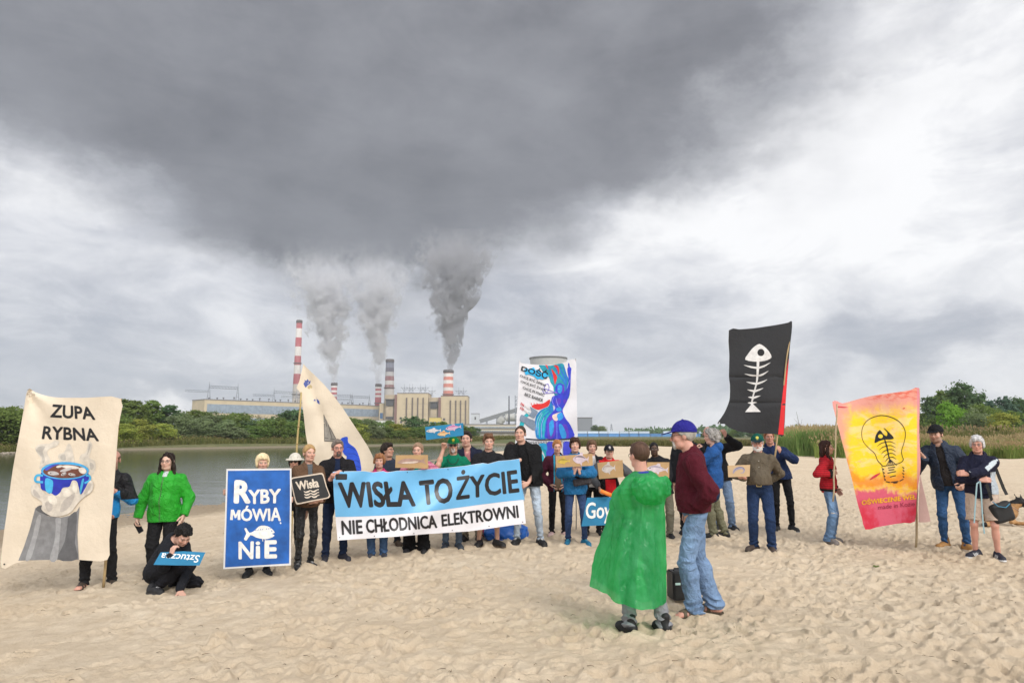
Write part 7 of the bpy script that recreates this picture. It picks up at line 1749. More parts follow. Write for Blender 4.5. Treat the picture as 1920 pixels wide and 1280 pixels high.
person('P17', 'woman in a blue jacket with a waist bag holding the two-fish cardboard', (1080, 1021), 820, -2, bw=1.0, bust=1.0, skin='fair', hair=('crop', (.045, .022, .014)), head=(0, -6, 0), top_g=dict(col=(.008, .125, .30), mat='shell', fit=.028, hem=.83, collar=.05, wr=1.2, arm=1.1), legs=dict(col=(.030, .055, .13), mat='denim', thin=.92, fade=.15), shoes=sneaker((.010, .14, .25), (.03, .2, .32), lace=(.1, .4, .5)), feet=((.15, .0, 25), (-.13, .02, -10)),
       hr=('px', 1076, 887, -.34), hl=('px', 1088, 887, -.34), fr=((.15, -.3, 1), (.5, .8, 0), 1.25), fl=((-.15, -.3, 1), (-.5, .8, 0), 1.25), er=(-.9, .1, -.5), el=(.9, .1, -.5), extra=ex17)
person('P18', 'brown-haired boy in a white shirt between the blue jacket and the black cap', (1112, 1002), 823, 2, bw=.92, skin='fair', hair=('crop', (.12, .07, .04)), top_g=dict(col=(.018, .018, .02), fit=.020, sleeve=.3, open=(.07, .9), hem=.84), under=dict(col=(.62, .60, .58), collar=.02), legs=dict(col=(.02, .02, .024)), shoes=sneaker())
def c_redhood(V, j, s):
    c = np.tile(np.array((.012, .012, .014)), (len(V), 1)); m = (np.hypot(V[:, 0], 0) < .10 * s) & (V[:, 1] < 0) & (V[:, 2] < 1.12 * s); c[m] = (.46, .012, .018)
    a = np.abs(V[:, 0]) > .20 * s; c[a] = (.085, .088, .095); n = V[:, 2] > 1.415 * s; c[n & ~a] = (.50, .012, .018); return c
person('P19', 'boy in a black cap and red hoodie holding the pale fish cardboard', (1145, 1008), 831, 2, bw=.92, skin='fair', hair=('short', (.10, .065, .04)), hat=('cap', (.012, .012, .016), None, (.45, .42, .42)), top_g=dict(col=c_redhood, fit=.028, hem=.82, hood=True, arm=1.15), legs=dict(col=(.02, .02, .025)), shoes=sneaker(), hl=('px', 1166, 884, -.34), fl=((-.6, -.5, .2), (-.2, .6, .6), .9), el=(.9, .2, -.5), hr=('px', 1123, 912, -.12), er=(-.9, .3, -.3), fr=((.1, -.2, -1), (.9, 0, 0), .5))
person('P20', 'dark-skinned man in a black jacket behind the poncho wearer', (1245, 1008), 828, -4, bw=1.0, skin='dark', hair=('buzz', (.012, .010, .010)), brow=(.02, .015, .012), lean=(-.20, 0), top_g=dict(col=(.012, .012, .014), fit=.026, hem=.82, collar=.04), under=dict(col=(.05, .10, .09)), legs=dict(col=(.15, .14, .105), wide=.012), shoes=sneaker(), hl=('px', 1252, 900, -.40), fl=((-.7, -.4, .2), (0, .6, .6), .8), hr=('px', 1215, 902, -.40))
# ---- the two in front
def ex21(c):
    root, s, loc, yr = c['root'], c['s'], c['loc'], 0
    loc2 = c['loc2']; d = c['d']
    # silhouette of the poncho in the photograph: (y, left x, right x)
    prof = [(882, 1190, 1221), (888, 1180, 1231), (895, 1171, 1238), (901, 1167, 1241), (910, 1163, 1242), (925, 1150, 1246), (937, 1144, 1247.5), (965, 1139, 1248.5), (1000, 1131, 1249), (1040, 1122, 1250), (1075, 1115, 1250.5), (1100, 1111, 1251), (1145, 1106, 1251)]
    ys = [p[0] for p in prof]; nt_, nz = 260, 150; V = []; F = []
    th = np.linspace(0, 2 * math.pi, nt_, endpoint=False)
    rs = np.random.RandomState(3); fa = wav(91, 19, 1.0, (1, 1, .14), 8); fb = wav(92, 46, 1.0, (1, 1, .35), 8)
    bl, br_ = 1098, 1133
    for iz in range(nz):
        t = iz / (nz - 1)
        for a in th:
            u = (1 + math.cos(a)) / 2
            front = math.sin(a)                    # +1: side turned to the camera
            yb = np.interp(u, [0, .12, .35, .66, .8, 1], [1098, 1108, 1128, 1143, 1140, 1132]) - (0 if front > 0 else 14)
            y = 882 + (yb - 882) * t ** 1.05
            xl, xr = np.interp(y, ys, [p[1] for p in prof]), np.interp(y, ys, [p[2] for p in prof])
            x = xl + (xr - xl) * u; w = (xr - xl) / FPX * d
            dp = min(.5 * w * .80, .10 + .24 * min(1, t * 4)) * math.sin(a)
            # the raised left arm carries the cloth forward on that side
            fwd = .25 * max(0, 1 - u * 1.7) * min(1, max(0, (y - 915) / 40))
            p = at(x, y, d - dp * (1.0 if dp > 0 else .9) + fwd)
            p = np.array(loc2(p)); V.append(p)
    V = np.array(V); cen = V.reshape(nz, nt_, 3).mean(1, keepdims=True); N = (V.reshape(nz, nt_, 3) - cen) * np.array([1, 1, 0]); N /= np.linalg.norm(N, axis=2, keepdims=True) + 1e-6
    k = np.minimum(1, np.arange(nz) / nz * 5)[:, None, None]
    Vf = V.astype(f4); q = fa(Vf); q2 = fb(Vf)
    V = (V.reshape(nz, nt_, 3) + N * ((.046 * np.abs(q) - .022 + .013 * np.abs(q2)).reshape(nz, nt_, 1)) * k).reshape(-1, 3)
    i = np.arange(nz - 1)[:, None] * nt_ + np.arange(nt_)[None]; i2 = np.arange(nz - 1)[:, None] * nt_ + (np.arange(nt_)[None] + 1) % nt_
    F = np.stack([i, i2, i2 + nt_, i + nt_], -1).reshape(-1, 4)
    m = bpy.data.materials.new('green_foil'); m.use_nodes = True; n = NT(m.node_tree); bs = n.n['Principled BSDF']; oc = n.coord('Object')
    col = n.mix(n.lin(n.noise(oc, 5, 4, .6), .3, .7), (.022, .47, .125, 1), (.11, .66, .27, 1)); n.put(bs.inputs['Base Color'], col); bs.inputs['Roughness'].default_value = .16; bs.inputs['Specular IOR Level'].default_value = .8
    hgt = n.add(n.mul(n.m('ABSOLUTE', n.sub(n.noise(n.mapping(oc, (1, 1, .22)), 7, 4, .6, .8), .5)), 2.2), n.add(n.mul(n.m('ABSOLUTE', n.sub(n.noise(n.mapping(oc, (1, 1, .6)), 22, 3, .5, 1.5), .5)), .55), 0.0))
    n.l.new(n.bump(hgt, .75, .035), bs.inputs['Normal'])
    tr = n.node('ShaderNodeBsdfTranslucent'); n.put(tr.inputs[0], col); mx = n.node('ShaderNodeMixShader'); mx.inputs[0].default_value = .5; n.l.new(bs.outputs[0], mx.inputs[1]); n.l.new(tr.outputs[0], mx.inputs[2])
    tp = n.node('ShaderNodeBsdfTransparent'); tp.inputs[0].default_value = (.25, .85, .40, 1); m2 = n.node('ShaderNodeMixShader'); m2.inputs[0].default_value = .36; n.l.new(mx.outputs[0], m2.inputs[1]); n.l.new(tp.outputs[0], m2.inputs[2]); n.l.new(m2.outputs[0], n.n['Material Output'].inputs[0])
    o = link('poncho', np_mesh('poncho', V, F, m), root)
    mb = MB(); nk = c['j']['neck']; mb.tube([nk + np.array([.068 * math.cos(t), .01 + .066 * math.sin(t), -.012 + .02 * math.sin(t)]) * s for t in np.linspace(0, 2 * math.pi, 18)], .016, 6, False); mb.build('shirt_collar', pmat('blue_shirt', (.02, .035, .28), .8), root)
    # hood lying on the back
    hcen = np.array(loc2(at(1222, 914, d - .17))); hd = Sub(ell(hcen, (.19, .13, .145)), ell(hcen + np.array([0, -.03, .13]), (.145, .12, .12)), .02); hw = wav(77, 42, 1.0); hw2 = wav(78, 90, .003)
    Vh, Fh = sdf_mesh(lambda P: hd(P) + .016 * np.abs(hw(P)) - .008 + hw2(P), hcen - .3, hcen + .3, .007, 1.7); link('hood', np_mesh('hood', Vh, Fh, m), o)
person('P21', 'person in a translucent green rain poncho seen from behind in the foreground', (1208, 1186), 832, 205, bw=.80, skin='red', hair=('short', (.075, .042, .028)), glasses='y', head=(0, 4, 0), h=.0068, hh=.0045, legs=dict(col=(.22, .225, .245), mat='cotton', wide=.014, stack=1.5), shoes=dict(kind='boot', col=(.012, .012, .013), sole=(.01, .01, .01)),
       feet=((.14, -.05, 6), (-.16, .08, -8)), hl=(.10, -.24, 1.02), hr=(-.10, -.20, .98), el=(.15, .1, -1), er=(-.15, .1, -1), extra=ex21)
def ex22(c):
    mb = MB(); j, s = c['j'], c['s']; n = j['neck']
    pts = [n + np.array([.088 * math.cos(t), -.02 + .085 * math.sin(t), -.004 - .16 * max(0, -math.sin(t)) ** 1.5]) * s for t in np.linspace(0, 2 * math.pi, 26)]
    mb.tube(pts, .006, 6, False); mb.build('lanyard', pmat('red_lanyard', (.60, .02, .03), .5), c['root'])
    e = j['elL']; pt = And(ell(e + np.array([.0, .02, -.01]) * s, np.array([.064, .072, .085]) * s), lambda P: -(np.sqrt(((P - e.astype(f4)) ** 2).sum(1)) - .060 * s), .003)
    c['add']('elbow_patch', pt, e - .15, e + .15, .008, 'cotton', (.012, .025, .06))
person('P22', 'tall grey-haired man in a blue cap, maroon sweater and jeans in the foreground', (1310, 1155), 790, -100, bw=1.02, belly=.02, skin='red', hair=('band', (.36, .34, .31)), hat=('cap', (.022, .020, .20)), glasses='y', beard=('goatee', (.50, .47, .44)), lean=(0, -.06), hfw=.035, head=(-4, 6, 0), h=.0068, hh=.0045, hs=1.02,
       top_g=dict(name='sweater', col=(.075, .010, .018), mat='knit', fit=.026, sleeve=.86, hem=.93, wr=1.4, arm=1.12), under=dict(col=(.05, .06, .2), fit=.004, collar=.03, hem=.98), legs=dict(col=(.155, .235, .37), mat='denim', wide=.014, flare=.018, fade=.3, stack=1.3), shoes=dict(kind='sandal', col=(.10, .075, .045)), feet=((.11, -.06, 20), (-.10, .14, -10)), hl=(.150, -.035, .935), hr=(-.150, -.035, .935), el=(.6, .9, -.1), er=(-.6, .9, -.1), fl=((-.15, -.1, -1), (-1, 0, 0), .3), fr=((.15, -.1, -1), (1, 0, 0), .3), extra=ex22)
person('P23', 'balding man in dark glasses and black coat behind the blue-capped man', (1296, 1000), 796, -14, bw=1.05, skin='tan', hair=('buzz', (.10, .07, .05)), glasses='sun', top_g=dict(col=(.013, .014, .017), fit=.032, hem=.72, collar=.06), legs=dict(col=BLK), shoes=sneaker())
person('P25', 'man in a black jacket reaching up to the corner of the black banner', (1352, 991), 797, -16, bw=1.08, skin='red', hair=('bald', (.22, .18, .15)), lean=(-.22, 0), top_g=dict(col=(.012, .012, .014), fit=.030, hem=.84, collar=.04), legs=dict(col=(.15, .22, .34), mat='denim', fade=.25, wide=.01), shoes=sneaker(), feet=((.19, .0, 30), (-.08, .03, -10)), hl=('px', 1361, 818, -.30), el=(.95, .1, -.45), fl=((-.35, -.2, 1), (-.5, .8, 0), .9))
person('P24', 'person with curly grey hair and a blue jacket, hand to the chin', (1343, 1008), 804, -108, bw=.98, bust=.5, skin='fair', hair=('curly', (.27, .255, .24)), top_g=dict(col=(.022, .085, .26), mat='denim', fit=.028, hem=.80, hood=True, wr=1.3), legs=dict(col=(.155, .15, .095), wide=.012, stack=1.3), shoes=sneaker((.012, .012, .012)), feet=((.10, -.05, 5), (-.09, .12, -5)), hl=(.02, -.26, 1.40), el=(.5, .1, -.85), fl=((-.2, .2, 1), (0, .9, .2), 1.1), hr=(-.05, -.24, 1.1))
def ex26(c):
    L, s = c['L'], c['s']; t = c['torso'](.010, {'hem': .99}); q = L(0, 0, 1.005)
    bf = And(And(Off(t, -.004), lambda P: np.abs(P[:, 2] - 1.005 * s) - .019 * s, .003), lambda P: -Off(t, .012)(P), .003)
    c['add']('belt', bf, np.array([-.4, -.4, .9]) * s, np.array([.4, .4, 1.1]) * s, .007, 'leather', (.03, .017, .010))
    mb = MB(); p = np.array([-.02, -.205, 1.005]) * s
    for dx, dz, sx, sz in ((-.032, 0, .009, .05), (.032, 0, .009, .05), (0, .022, .055, .009), (0, -.022, .055, .009)): mb.box(p + np.array([dx, 0, dz]), (sx, .012, sz))
    mb.build('belt_buckle', pmat('brass', (.50, .38, .16), .35, 1.0), c['root'])
    mb = MB()
    for z in (1.10, 1.18, 1.27, 1.36): mb.lathe([(0, -.006), (.007, -.003), (.007, .003), (0, .006)], tuple(np.array([-.004, -.185 if z < 1.2 else -.155, z]) * s), 7)
    mb.build('shirt_buttons', pmat('button', (.55, .52, .45), .4), c['root'])
person('P26', 'bearded man in a green cap, brown shirt and belted jeans beside the black banner', (1430, 1034), 813, -16, bw=1.14, belly=.055, skin='red', hair=('short', (.45, .42, .40)), hat=('cap', (.006, .075, .055), (.012, .03, .035), (.55, .48, .10)), glasses='y', beard=('full', (.58, .55, .52)), head=(-4, 5, 0), top_g=dict(name='shirt', col=(.105, .085, .060), fit=.022, hem=1.0, collar=.035, wr=1.3), under=dict(col=(.01, .09, .07), hem=1.25), legs=dict(col=(.016, .032, .080), mat='denim', fade=.25, wide=.012, stack=1.4), shoes=dict(kind='shoe', col=(.055, .038, .03), sole=(.03, .025, .02)), feet=((.13, -.08, 5), (-.12, .04, -45)),
       hr=('px', 1397, 896, -.10), er=(-.75, .5, -.5), fr=((-.5, -.5, .1), (.3, .7, .5), 1.0), hl=(.10, .19, 1.02), el=(.95, .35, -.3), extra=ex26)
person('P27', 'red-haired person in a navy sweater holding up the pole of the black banner', (1468, 995), 806, -12, bw=1.0, skin='red', hair=('short', (.30, .12, .05)), lean=(-.22, 0), top_g=dict(name='sweater', col=(.016, .030, .085), fit=.024, hem=.90, hood=True, wr=1.3), legs=dict(col=(.012, .012, .014), thin=.95), shoes=sneaker((.014, .014, .015), (.25, .25, .25)), feet=((.16, .0, 25), (-.10, .0, -20)), hl=('px', 1464, 848, -.28), el=(.9, .2, -.5), fl=((-.4, -.4, .85), (-.5, .8, 0), 1.2))
def c_redstripe(V, j, s):
    c = np.tile(np.array((.40, .016, .024)), (len(V), 1)); c[np.sin(V[:, 2] * 210) > .35] = (.20, .010, .016); m = (V[:, 2] < .93 * s) | ((np.abs(V[:, 0]) < .012 * s) & (V[:, 1] < 0)); c[m] = (.014, .012, .012)
    for w in ('wrL', 'wrR'): c[np.linalg.norm(V - j[w], axis=1) < .085 * s] = (.014, .012, .012)
    return c
def c_ripped(V, j, s):
    c = np.tile(np.array((.10, .17, .28)), (len(V), 1)); t = np.clip(1 - np.abs(V[:, 2] / s - .66) / .22, 0, 1); c *= (1 + .9 * t * (V[:, 1] < 0))[:, None]
    n = wav(4, 60, 1.0)(V.astype(f4)); m = (np.abs(V[:, 2] / s - .50) < .035) & (V[:, 1] < -.02) & (n > .15); c[m] = (.45, .42, .40); return c
person('P28', 'dark-haired woman in a red striped hoodie and ripped jeans holding a stick', (1560, 1019), 827, 62, bw=.94, bust=1.0, skin='fair', hair=('long', (.035, .014, .010)), head=(6, 0, 0), top_g=dict(col=c_redstripe, mat='knit', fit=.024, hem=.89, wr=1.2), under=dict(col=(.50, .03, .03), vneck=.05), legs=dict(col=c_ripped, mat='denim', flare=.02, wide=.004), shoes=sneaker((.16, .14, .13), (.12, .10, .09)), feet=((.10, .0, 10), (-.10, .03, -30)), hr=('px', 1559, 888, -.18), er=(-.6, .4, -.7), fr=((.4, -.7, .3), (.7, .4, 0), 1.2), hl=(.20, -.10, .92))
person('P29', 'bearded man in a black cap and navy jacket beside the light-bulb banner', (1790, 1029), 794, -36, bw=1.06, skin='fair', hair=('short', (.05, .033, .022)), hat=('cap', (.010, .010, .012)), beard=('stubble', (.11, .07, .045)), lean=(-.16, -.05), head=(-14, 5, 0), top_g=dict(col=(.012, .022, .045), mat='shell', fit=.032, hem=.84, collar=.05, hood=True, open=(.055, .8), wr=1.3), under=dict(col=(.020, .017, .017), hem=.90), legs=dict(col=(.028, .075, .175), mat='denim', thin=.98, fade=.3, stack=1.2), shoes=dict(kind='boot', col=(.33, .17, .055), sole=(.55, .50, .45)), feet=((.16, -.02, 38), (-.12, .02, -32)), hr=('px', 1733, 858, -.02), er=(-.5, .2, -.85), fr=((-.6, -.3, .6), (.3, .8, .2), .9), hl=(.20, -.22, .95), el=(.9, .5, -.2), fl=((-.35, -.6, -.6), (-.8, .3, 0), .9))
def c_stripejacket(V, j, s):
    c = np.tile(np.array((.012, .013, .030)), (len(V), 1))
    S, E, Wp = j['shL'], j['elL'], j['wrL']
    def along(a, b, wd, off):
        ab = b - a; t = ((V - a) @ ab) / (ab @ ab); p = a + np.clip(t, 0, 1)[:, None] * ab + off; return (np.linalg.norm(V - p, axis=1) < wd) & (t > -.05) & (t < 1.05)
    o = np.array([.02, -.05, .03]) * s
    c[along(S, E, .036 * s, np.array([.035, -.04, .02]) * s) | along(E, Wp, .034 * s, np.array([.0, -.045, .015]) * s)] = (.50, .56, .60)
    m = (V[:, 0] > .125 * s) & (V[:, 2] < 1.24 * s) & (V[:, 2] > .9 * s) & (np.linalg.norm(V - E, axis=1) > .10 * s); c[m] = (.42, .47, .52); return c
person('P30', 'grey-haired woman in glasses, striped navy jacket and beige shorts with folded arms', (1852, 1048), 819, -34, bw=1.06, bust=1.1, belly=.015, skin='red', hair=('crop', (.46, .45, .45)), glasses='y', head=(-6, 3, 0), brow=(.25, .2, .17), h=.0075, top_g=dict(col=c_stripejacket, mat='cotton', fit=.028, hem=.92, collar=.03, wr=1.2, hood=True), under=dict(col=(.012, .013, .03)), legs=dict(col=(.46, .36, .29), short=.86, wide=.022, name='shorts', stack=0), shoes=sneaker((.014, .015, .028), (.60, .60, .60), stripe=(.70, .70, .70)), feet=((.13, -.03, 20), (-.14, .02, -40)),
       hl=('px', 1807, 893, -.30), el=(.6, -.3, -.75), fl=((-.9, -.1, .1), (0, .9, -.3), .6), hr=('px', 1836, 900, -.22), er=(-.8, -.05, -.6), fr=((.9, .1, .1), (0, .9, -.3), .5))
# ---- the crouching one
def crouch():
    k = 1.0
    J = dict(neck=(.015, -.02, .575), headc=(.165, -.09, .665), shL=(.07, .13, .50), shR=(.0, -.16, .52), hipL=(-.15, .09, .21), hipR=(-.16, -.10, .23), knR=(.17, -.17, .29), anR=(-.10, -.16, .09), knL=(.30, .05, .09), anL=(.0, .14, .07), ftL=(.0, .16, .0), ftR=(-.10, -.18, 0), fdL=80, fdR=62,
             elR=(.06, -.30, .33), wrR=(.165, -.37, .46), elL=(.25, -.05, .30), wrL=(.25, -.28, .075))
    person('P3', 'black-haired person in black crouching on the sand with an upside-down blue board', (318, 1106), 990, 0, H=1.72, skin='fair', hair=('messy', (.010, .009, .009)), J=J, head=(46, 38, 0), crouch=True, hs=1.0,
           top_g=dict(name='hoodie', col=(.014, .015, .019), fit=.012, hem=.0, arm=1.05), legs=dict(col=(.012, .012, .015), wide=.006, cuff=.02), shoes=sneaker((.014, .014, .016), (.05, .05, .05), lace=(.6, .6, .6)), fr=((.1, .2, 1), (.5, .8, 0), .8), fl=((.6, -.5, -.45), (0, 0, -1), .25))
crouch()
# ------------------------------------------------------------------ things carried or lying about
def things():
    # phone of the woman in green
    o = empty('phone', at(260, 988, 9.36), 0, 'black phone in the right hand of the woman in the green jacket', 'phone'); M = Matrix.Rotation(R(-32), 3, 'Y'); mb = MB(); mb.box((0, 0, 0), (.075, .012, .155), M=M, bev=.005); mb.build('case', pmat('phone_black', (.012, .012, .013), .3), o); mb = MB(); mb.box((0, -.0075, 0), (.066, .003, .142), M=M); mb.build('screen', pmat('phone_glass', (.02, .02, .025), .08), o)
    o = empty('phone', at(640, 893.5, 9.30), 0, 'dark phone held sideways by the grey-haired man at the long banner', 'phone'); mb = MB(); mb.box((0, 0, 0), (.155, .012, .078), bev=.006); mb.build('case', pmat('phone_grey', (.025, .027, .03), .35), o); mb = MB(); mb.tube([(-.05, -.006, .022), (-.05, -.012, .022)], .012, 12); mb.tube([(-.05, -.006, -.006), (-.05, -.012, -.006)], .010, 12); mb.build('camera_lens', pmat('phone_glass', (.02, .02, .025), .08), o)
    # loudspeaker box behind the man in jeans
    b = on_ground(1279, 1129); o = empty('loudspeaker', (b.x, b.y + .1, b.z + .02), R(8), 'black portable loudspeaker box standing on the sand behind the man in jeans', 'loudspeaker')
    mb = MB(); mb.box((0, 0, .142), (.21, .19, .284), bev=.012); mb.build('cabinet', pmat('black_vinyl', (.013, .013, .014), .5, bump=(120, .3, .003)), o); mb = MB(); mb.box((0, -.098, .142), (.175, .006, .245), bev=.002); mb.build('grille', pmat('grille', (.006, .006, .006), .7, bump=(250, .8, .004)), o)
    mb = MB(); mb.box((-.055, -.104, .168), (.055, .006, .022)); mb.build('badge', pmat('badge_mint', (.45, .62, .58), .4), o); mb = MB(); mb.tube([(-.06, 0, .284), (-.055, 0, .305), (.055, 0, .305), (.06, 0, .284)], .008, 6); mb.build('handle', pmat('black_plastic', (.012, .012, .012), .4), o)
    # blue shopping bag
    b = at(950, 1011, 11.75); f = U([ell((0, 0, .10), (.36, .22, .14)), ell((.18, .02, .13), (.18, .18, .13)), ell((-.2, 0, .09), (.2, .18, .10))], .06); w = wav(5, 16, 1.0); w2 = wav(6, 38, .008)
    V, F = sdf_mesh(lambda P: np.maximum(f(P) + .03 * np.abs(w(P)) - .012 + w2(P), -P[:, 2]), (-.7, -.5, -.05), (.7, .5, .4), .014, 1.6); o = empty('shopping_bag', (b.x, b.y, g1(b.x, b.y) - .01), 0, 'slumped bright blue plastic shopping bag on the sand behind the long banner', 'bag')
    link('bag_body', np_mesh('bag_body', V, F, pmat('blue_tarp', (.008, .10, .42), .35, bump=(20, .5, .02))), o); mb = MB(); mb.tube([(-.25, -.2, .12), (-.1, -.23, .02), (.1, -.23, .03), (.25, -.2, .14)], .014, 6); mb.build('handle', pmat('blue_strap', (.01, .07, .30), .5), o)
    b = at(908, 1001, 11.9); V, F = sdf_mesh(Disp(U([ell((0, 0, .06), (.11, .09, .07)), ell((.06, 0, .10), (.06, .06, .05))], .03), wav(8, 26, .014)), (-.25, -.2, -.05), (.25, .2, .25), .011, 1.6); o = link('red_cloth', np_mesh('red_cloth', V, F, pmat('red_fleece', (.42, .015, .03), .9))); o.location = (b.x, b.y, g1(b.x, b.y) + .02); setp(o, 'crumpled red cloth next to the blue shopping bag', 'cloth')
    # orange roll at the Goy board
    o = empty('orange_roll', at(1136, 924, 10.5), 0, 'short orange roll on top of the blue Goy board', 'roll'); M = Matrix.Rotation(R(22), 3, 'Y'); mb = MB(); mb.tube([M @ Vector((-.09, 0, 0)), M @ Vector((.09, 0, 0))], .030, 12); mb.build('roll', pmat('orange_plastic', (.75, .20, .02), .5), o); mb = MB(); mb.tube([M @ Vector((-.10, 0, 0)), M @ Vector((-.088, 0, 0))], .022, 10); mb.build('core', pmat('card_core', (.45, .32, .18), .8), o)
    # shoulder bag, strap and leash of the grey-haired woman
    c, H = PEOPLE['P30']; s = H / 1.75
    wl = lambda px, py, d: at(px, py, d)
    o = empty('shoulder_bag', wl(1877, 960, 9.72), 0, 'black shoulder bag with a blue seam beside the woman in shorts', 'bag')
    bf = Disp(rbox((0, 0, 0), (.145, .075, .135), .05, np.array(Matrix.Rotation(R(-14), 3, 'Y'))), wav(9, 22, .006)); V, F = sdf_mesh(bf, (-.28, -.2, -.25), (.28, .2, .25), .010, 1.4); link('bag_body', np_mesh('bag_body', V, F, pmat('black_nylon', (.007, .007, .008), .7, bump=(40, .4, .006))), o)
    B0 = Vector(wl(1877, 960, 9.72))
    mb = MB(); mb.tube([Vector(wl(1861, 940, 9.63)) - B0, Vector(wl(1872, 949, 9.61)) - B0, Vector(wl(1886, 951, 9.61)) - B0, Vector(wl(1893, 944, 9.64)) - B0], .006, 6); mb.build('blue_seam', pmat('blue_piping', (.03, .20, .34), .5), o)
    mb = MB()
    def strap(pts, w=.022):
        P = [Vector(wl(*p)) - B0 for p in pts]; vs = []; fs = []
        for i, p in enumerate(P):
            t = (P[min(i + 1, len(P) - 1)] - P[max(i - 1, 0)]).normalized(); n = t.cross(Vector((0, -1, 0))).normalized() * w
            vs += [p - n, p + n, p + n + Vector((0, .006, 0)), p - n + Vector((0, .006, 0))]
        for i in range(len(P) - 1):
            for k in range(4): fs.append((4 * i + k, 4 * i + (k + 1) % 4, 4 * i + 4 + (k + 1) % 4, 4 * i + 4 + k))
        mb._add(vs, fs)
    strap([(1857, 862, 9.72), (1866, 874, 9.74), (1874, 895, 9.76), (1882, 915, 9.76), (1888, 927, 9.74)]); strap([(1850, 907, 9.56), (1855, 922, 9.58), (1860, 938, 9.66)]); mb.build('strap', pmat('black_webbing', (.012, .012, .012), .8), o)
    o = empty('dog_leash', wl(1838, 905, 9.5), 0, 'light blue dog leash hanging from the folded arms of the woman in shorts', 'leash'); B0 = Vector(wl(1838, 905, 9.5)); mb = MB()
    strap([(1838, 902, 9.45), (1840, 925, 9.47), (1842, 960, 9.50), (1844, 985, 9.52), (1846, 1000, 9.53)], .009); strap([(1838, 902, 9.46), (1832, 906, 9.45), (1830, 930, 9.46), (1828, 960, 9.48), (1827, 980, 9.49)], .009); mb.build('webbing', pmat('leash_blue', (.25, .38, .42), .7), o)
    # dog lying behind the woman
    dog_c = on_ground(1890, 985); dx = lambda px, py, dy: np.array(at(px, py, dog_c.y + dy) - dog_c)
    tan = np.array((.36, .20, .085)); blk = np.array((.013, .012, .012))
    pts = dict(hip=dx(1842, 965, .12), mid=dx(1866, 962, .08), chest=dx(1893, 960, 0), neck=dx(1902, 946, -.02), head=dx(1913, 941, -.05), muz=dx(1929, 952, -.1))
    f = U([cap(pts['hip'], pts['mid'], .12, .13), cap(pts['mid'], pts['chest'], .13, .135), cap(pts['chest'], pts['neck'], .115, .085), cap(pts['neck'], pts['head'], .085, .075), ell(pts['head'], (.085, .08, .078)), cap(pts['head'] + np.array([.03, -.02, -.01]), pts['muz'], .048, .030),
           cap(pts['chest'] + np.array([-.01, -.10, -.05]), dx(1897, 978, -.14), .052, .036), cap(dx(1897, 978, -.14), dx(1925, 982, -.2), .034, .028), cap(pts['chest'] + np.array([0, .08, -.05]), dx(1905, 980, .06), .05, .036), cap(dx(1905, 980, .06), dx(1932, 983, .06), .034, .028),
           cap(pts['hip'] + np.array([.02, -.08, -.03]), dx(1858, 976, -.12), .085, .06), cap(dx(1858, 976, -.12), dx(1845, 983, -.16), .045, .030), cap(dx(1845, 983, -.16), dx(1862, 985, -.2), .030, .026),
           cap(pts['hip'] + np.array([-.06, 0, -.02]), dx(1828, 979, .02), .040, .040), cap(dx(1828, 979, .02), dx(1817, 980, -.02), .042, .030)], .035)
    f = U([f] + [ecap(pts['head'] + np.array([dx_, .0, .05]), pts['head'] + np.array([dx_ * 1.5 - .015, .02, .145]), .030, .008, (0, 1, 0), .5) for dx_ in (-.045, .03)], .012)
    fw = wav(12, 80, .006, (1, 1, 1)); V, F = sdf_mesh(lambda P: f(P) + fw(P), (-.75, -.6, -.1), (.75, .6, .6), .010, 1.4)
    c = np.tile(tan, (len(V), 1)); n = wav(13, 14, .03)(V.astype(f4)); c[V[:, 2] > .205 + n - .12 * np.clip((V[:, 0] - .05) * 3, -1, 1) * 0] = blk; m = (V[:, 0] > pts['neck'][0] + .03) & (V[:, 2] > pts['neck'][2] - .09); c[m] = blk; nk = (np.abs(V[:, 0] - pts['neck'][0] + .02) < .09) & (V[:, 2] < pts['neck'][2] + .03); c[nk] = tan * .9; c[V[:, 0] < pts['hip'][0] - .14] = blk
    o = empty('dog', dog_c, 0, 'black and tan shepherd dog lying on the sand behind the woman in shorts', 'dog'); link('body', np_mesh('body', V, F, cloth_mat('hair'), col=c), o)
    mb = MB(); cc = (pts['chest'] * .45 + pts['neck'] * .55); ax = nrm(pts['neck'] - pts['chest']); a1 = nrm(np.cross(ax, [0, 1, 0])); a2 = np.cross(ax, a1)
    mb.tube([cc + (a1 * math.cos(t) + a2 * math.sin(t)) * .106 for t in np.linspace(0, 2 * math.pi, 20)], .011, 6, False); mb.build('collar', pmat('dog_collar', (.20, .12, .10), .6), o)
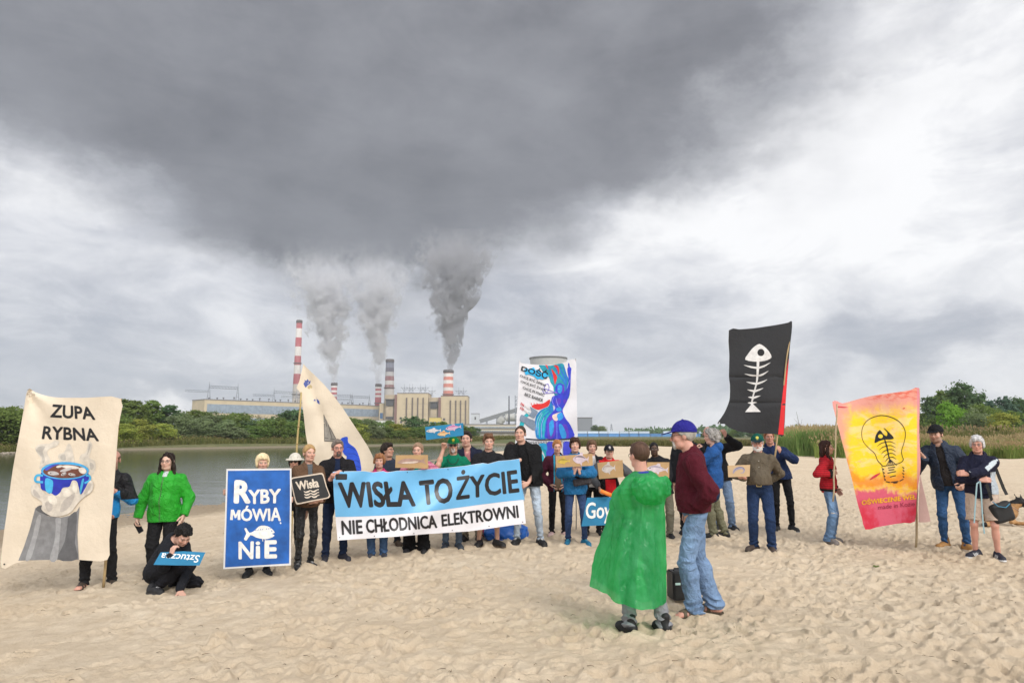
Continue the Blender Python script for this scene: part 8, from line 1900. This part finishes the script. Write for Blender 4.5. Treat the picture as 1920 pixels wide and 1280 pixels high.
    # a green leaf on the sand
    rs = np.random.RandomState(2); b = on_ground(1644, 1068); bz = b.z + float(sand_sample(HMAP, np.array([b.x]), np.array([b.y]))[0])
    mb = MB()
    for k in range(7):
        a = rs.uniform(0, 6.28); L_ = rs.uniform(.05, .09); d_ = Vector((math.cos(a), math.sin(a), rs.uniform(.1, .5))) * L_; n_ = d_.cross(Vector((0, 0, 1))).normalized() * L_ * .3; c0 = Vector(rs.uniform(-.03, .03, 3)) * Vector((1, 1, .2)); mb._add([c0, c0 + d_ * .5 + n_, c0 + d_, c0 + d_ * .5 - n_], [(0, 1, 2, 3)])
    o = mb.build('leaf_sprig', LEAF['green']); o.location = (b.x, b.y, bz + .01); setp(o, 'small green leaf sprig lying alone on the sand', 'leaves')
    # dry twigs scattered on the sand
    mb = MB()
    for k in range(240):
        px = rs.uniform(0, 1920); py = 1000 + 280 * rs.rand(); b = on_ground(px, py); bz = b.z + float(sand_sample(HMAP, np.array([b.x]), np.array([b.y]))[0]) + .006
        a = rs.uniform(0, 6.28); L_ = rs.uniform(.015, .07); d_ = Vector((math.cos(a), math.sin(a), rs.uniform(-.1, .15))) * L_; mb.tube([Vector((b.x, b.y, bz)), Vector((b.x, b.y, bz)) + d_ * .5 + Vector((0, 0, .006)), Vector((b.x, b.y, bz)) + d_], [.0025, .002, .001], 4)
    o = mb.build('twig_litter', pmat('dry_twig', (.11, .075, .045), .9)); setp(o, 'dry twigs and crumbs scattered over the sand', 'twigs', kind='stuff')
things()
# ------------------------------------------------------------------ a trace of haze in the air
def haze():
    m = bpy.data.materials.new('haze'); m.use_nodes = True; nt = NT(m.node_tree); nt.n.remove(nt.n['Principled BSDF'])
    v = nt.node('ShaderNodeVolumePrincipled'); v.inputs['Density'].default_value = .00013; v.inputs['Color'].default_value = (.90, .93, 1.0, 1)
    nt.l.new(v.outputs[0], nt.n['Material Output'].inputs['Volume'])
    mb = MB(); mb.box((0, 0, 138), (6200, 6200, 286)); o = mb.build('haze', m); setp(o, 'thin pale haze over the river and the power plant', 'haze', kind='stuff')
haze()
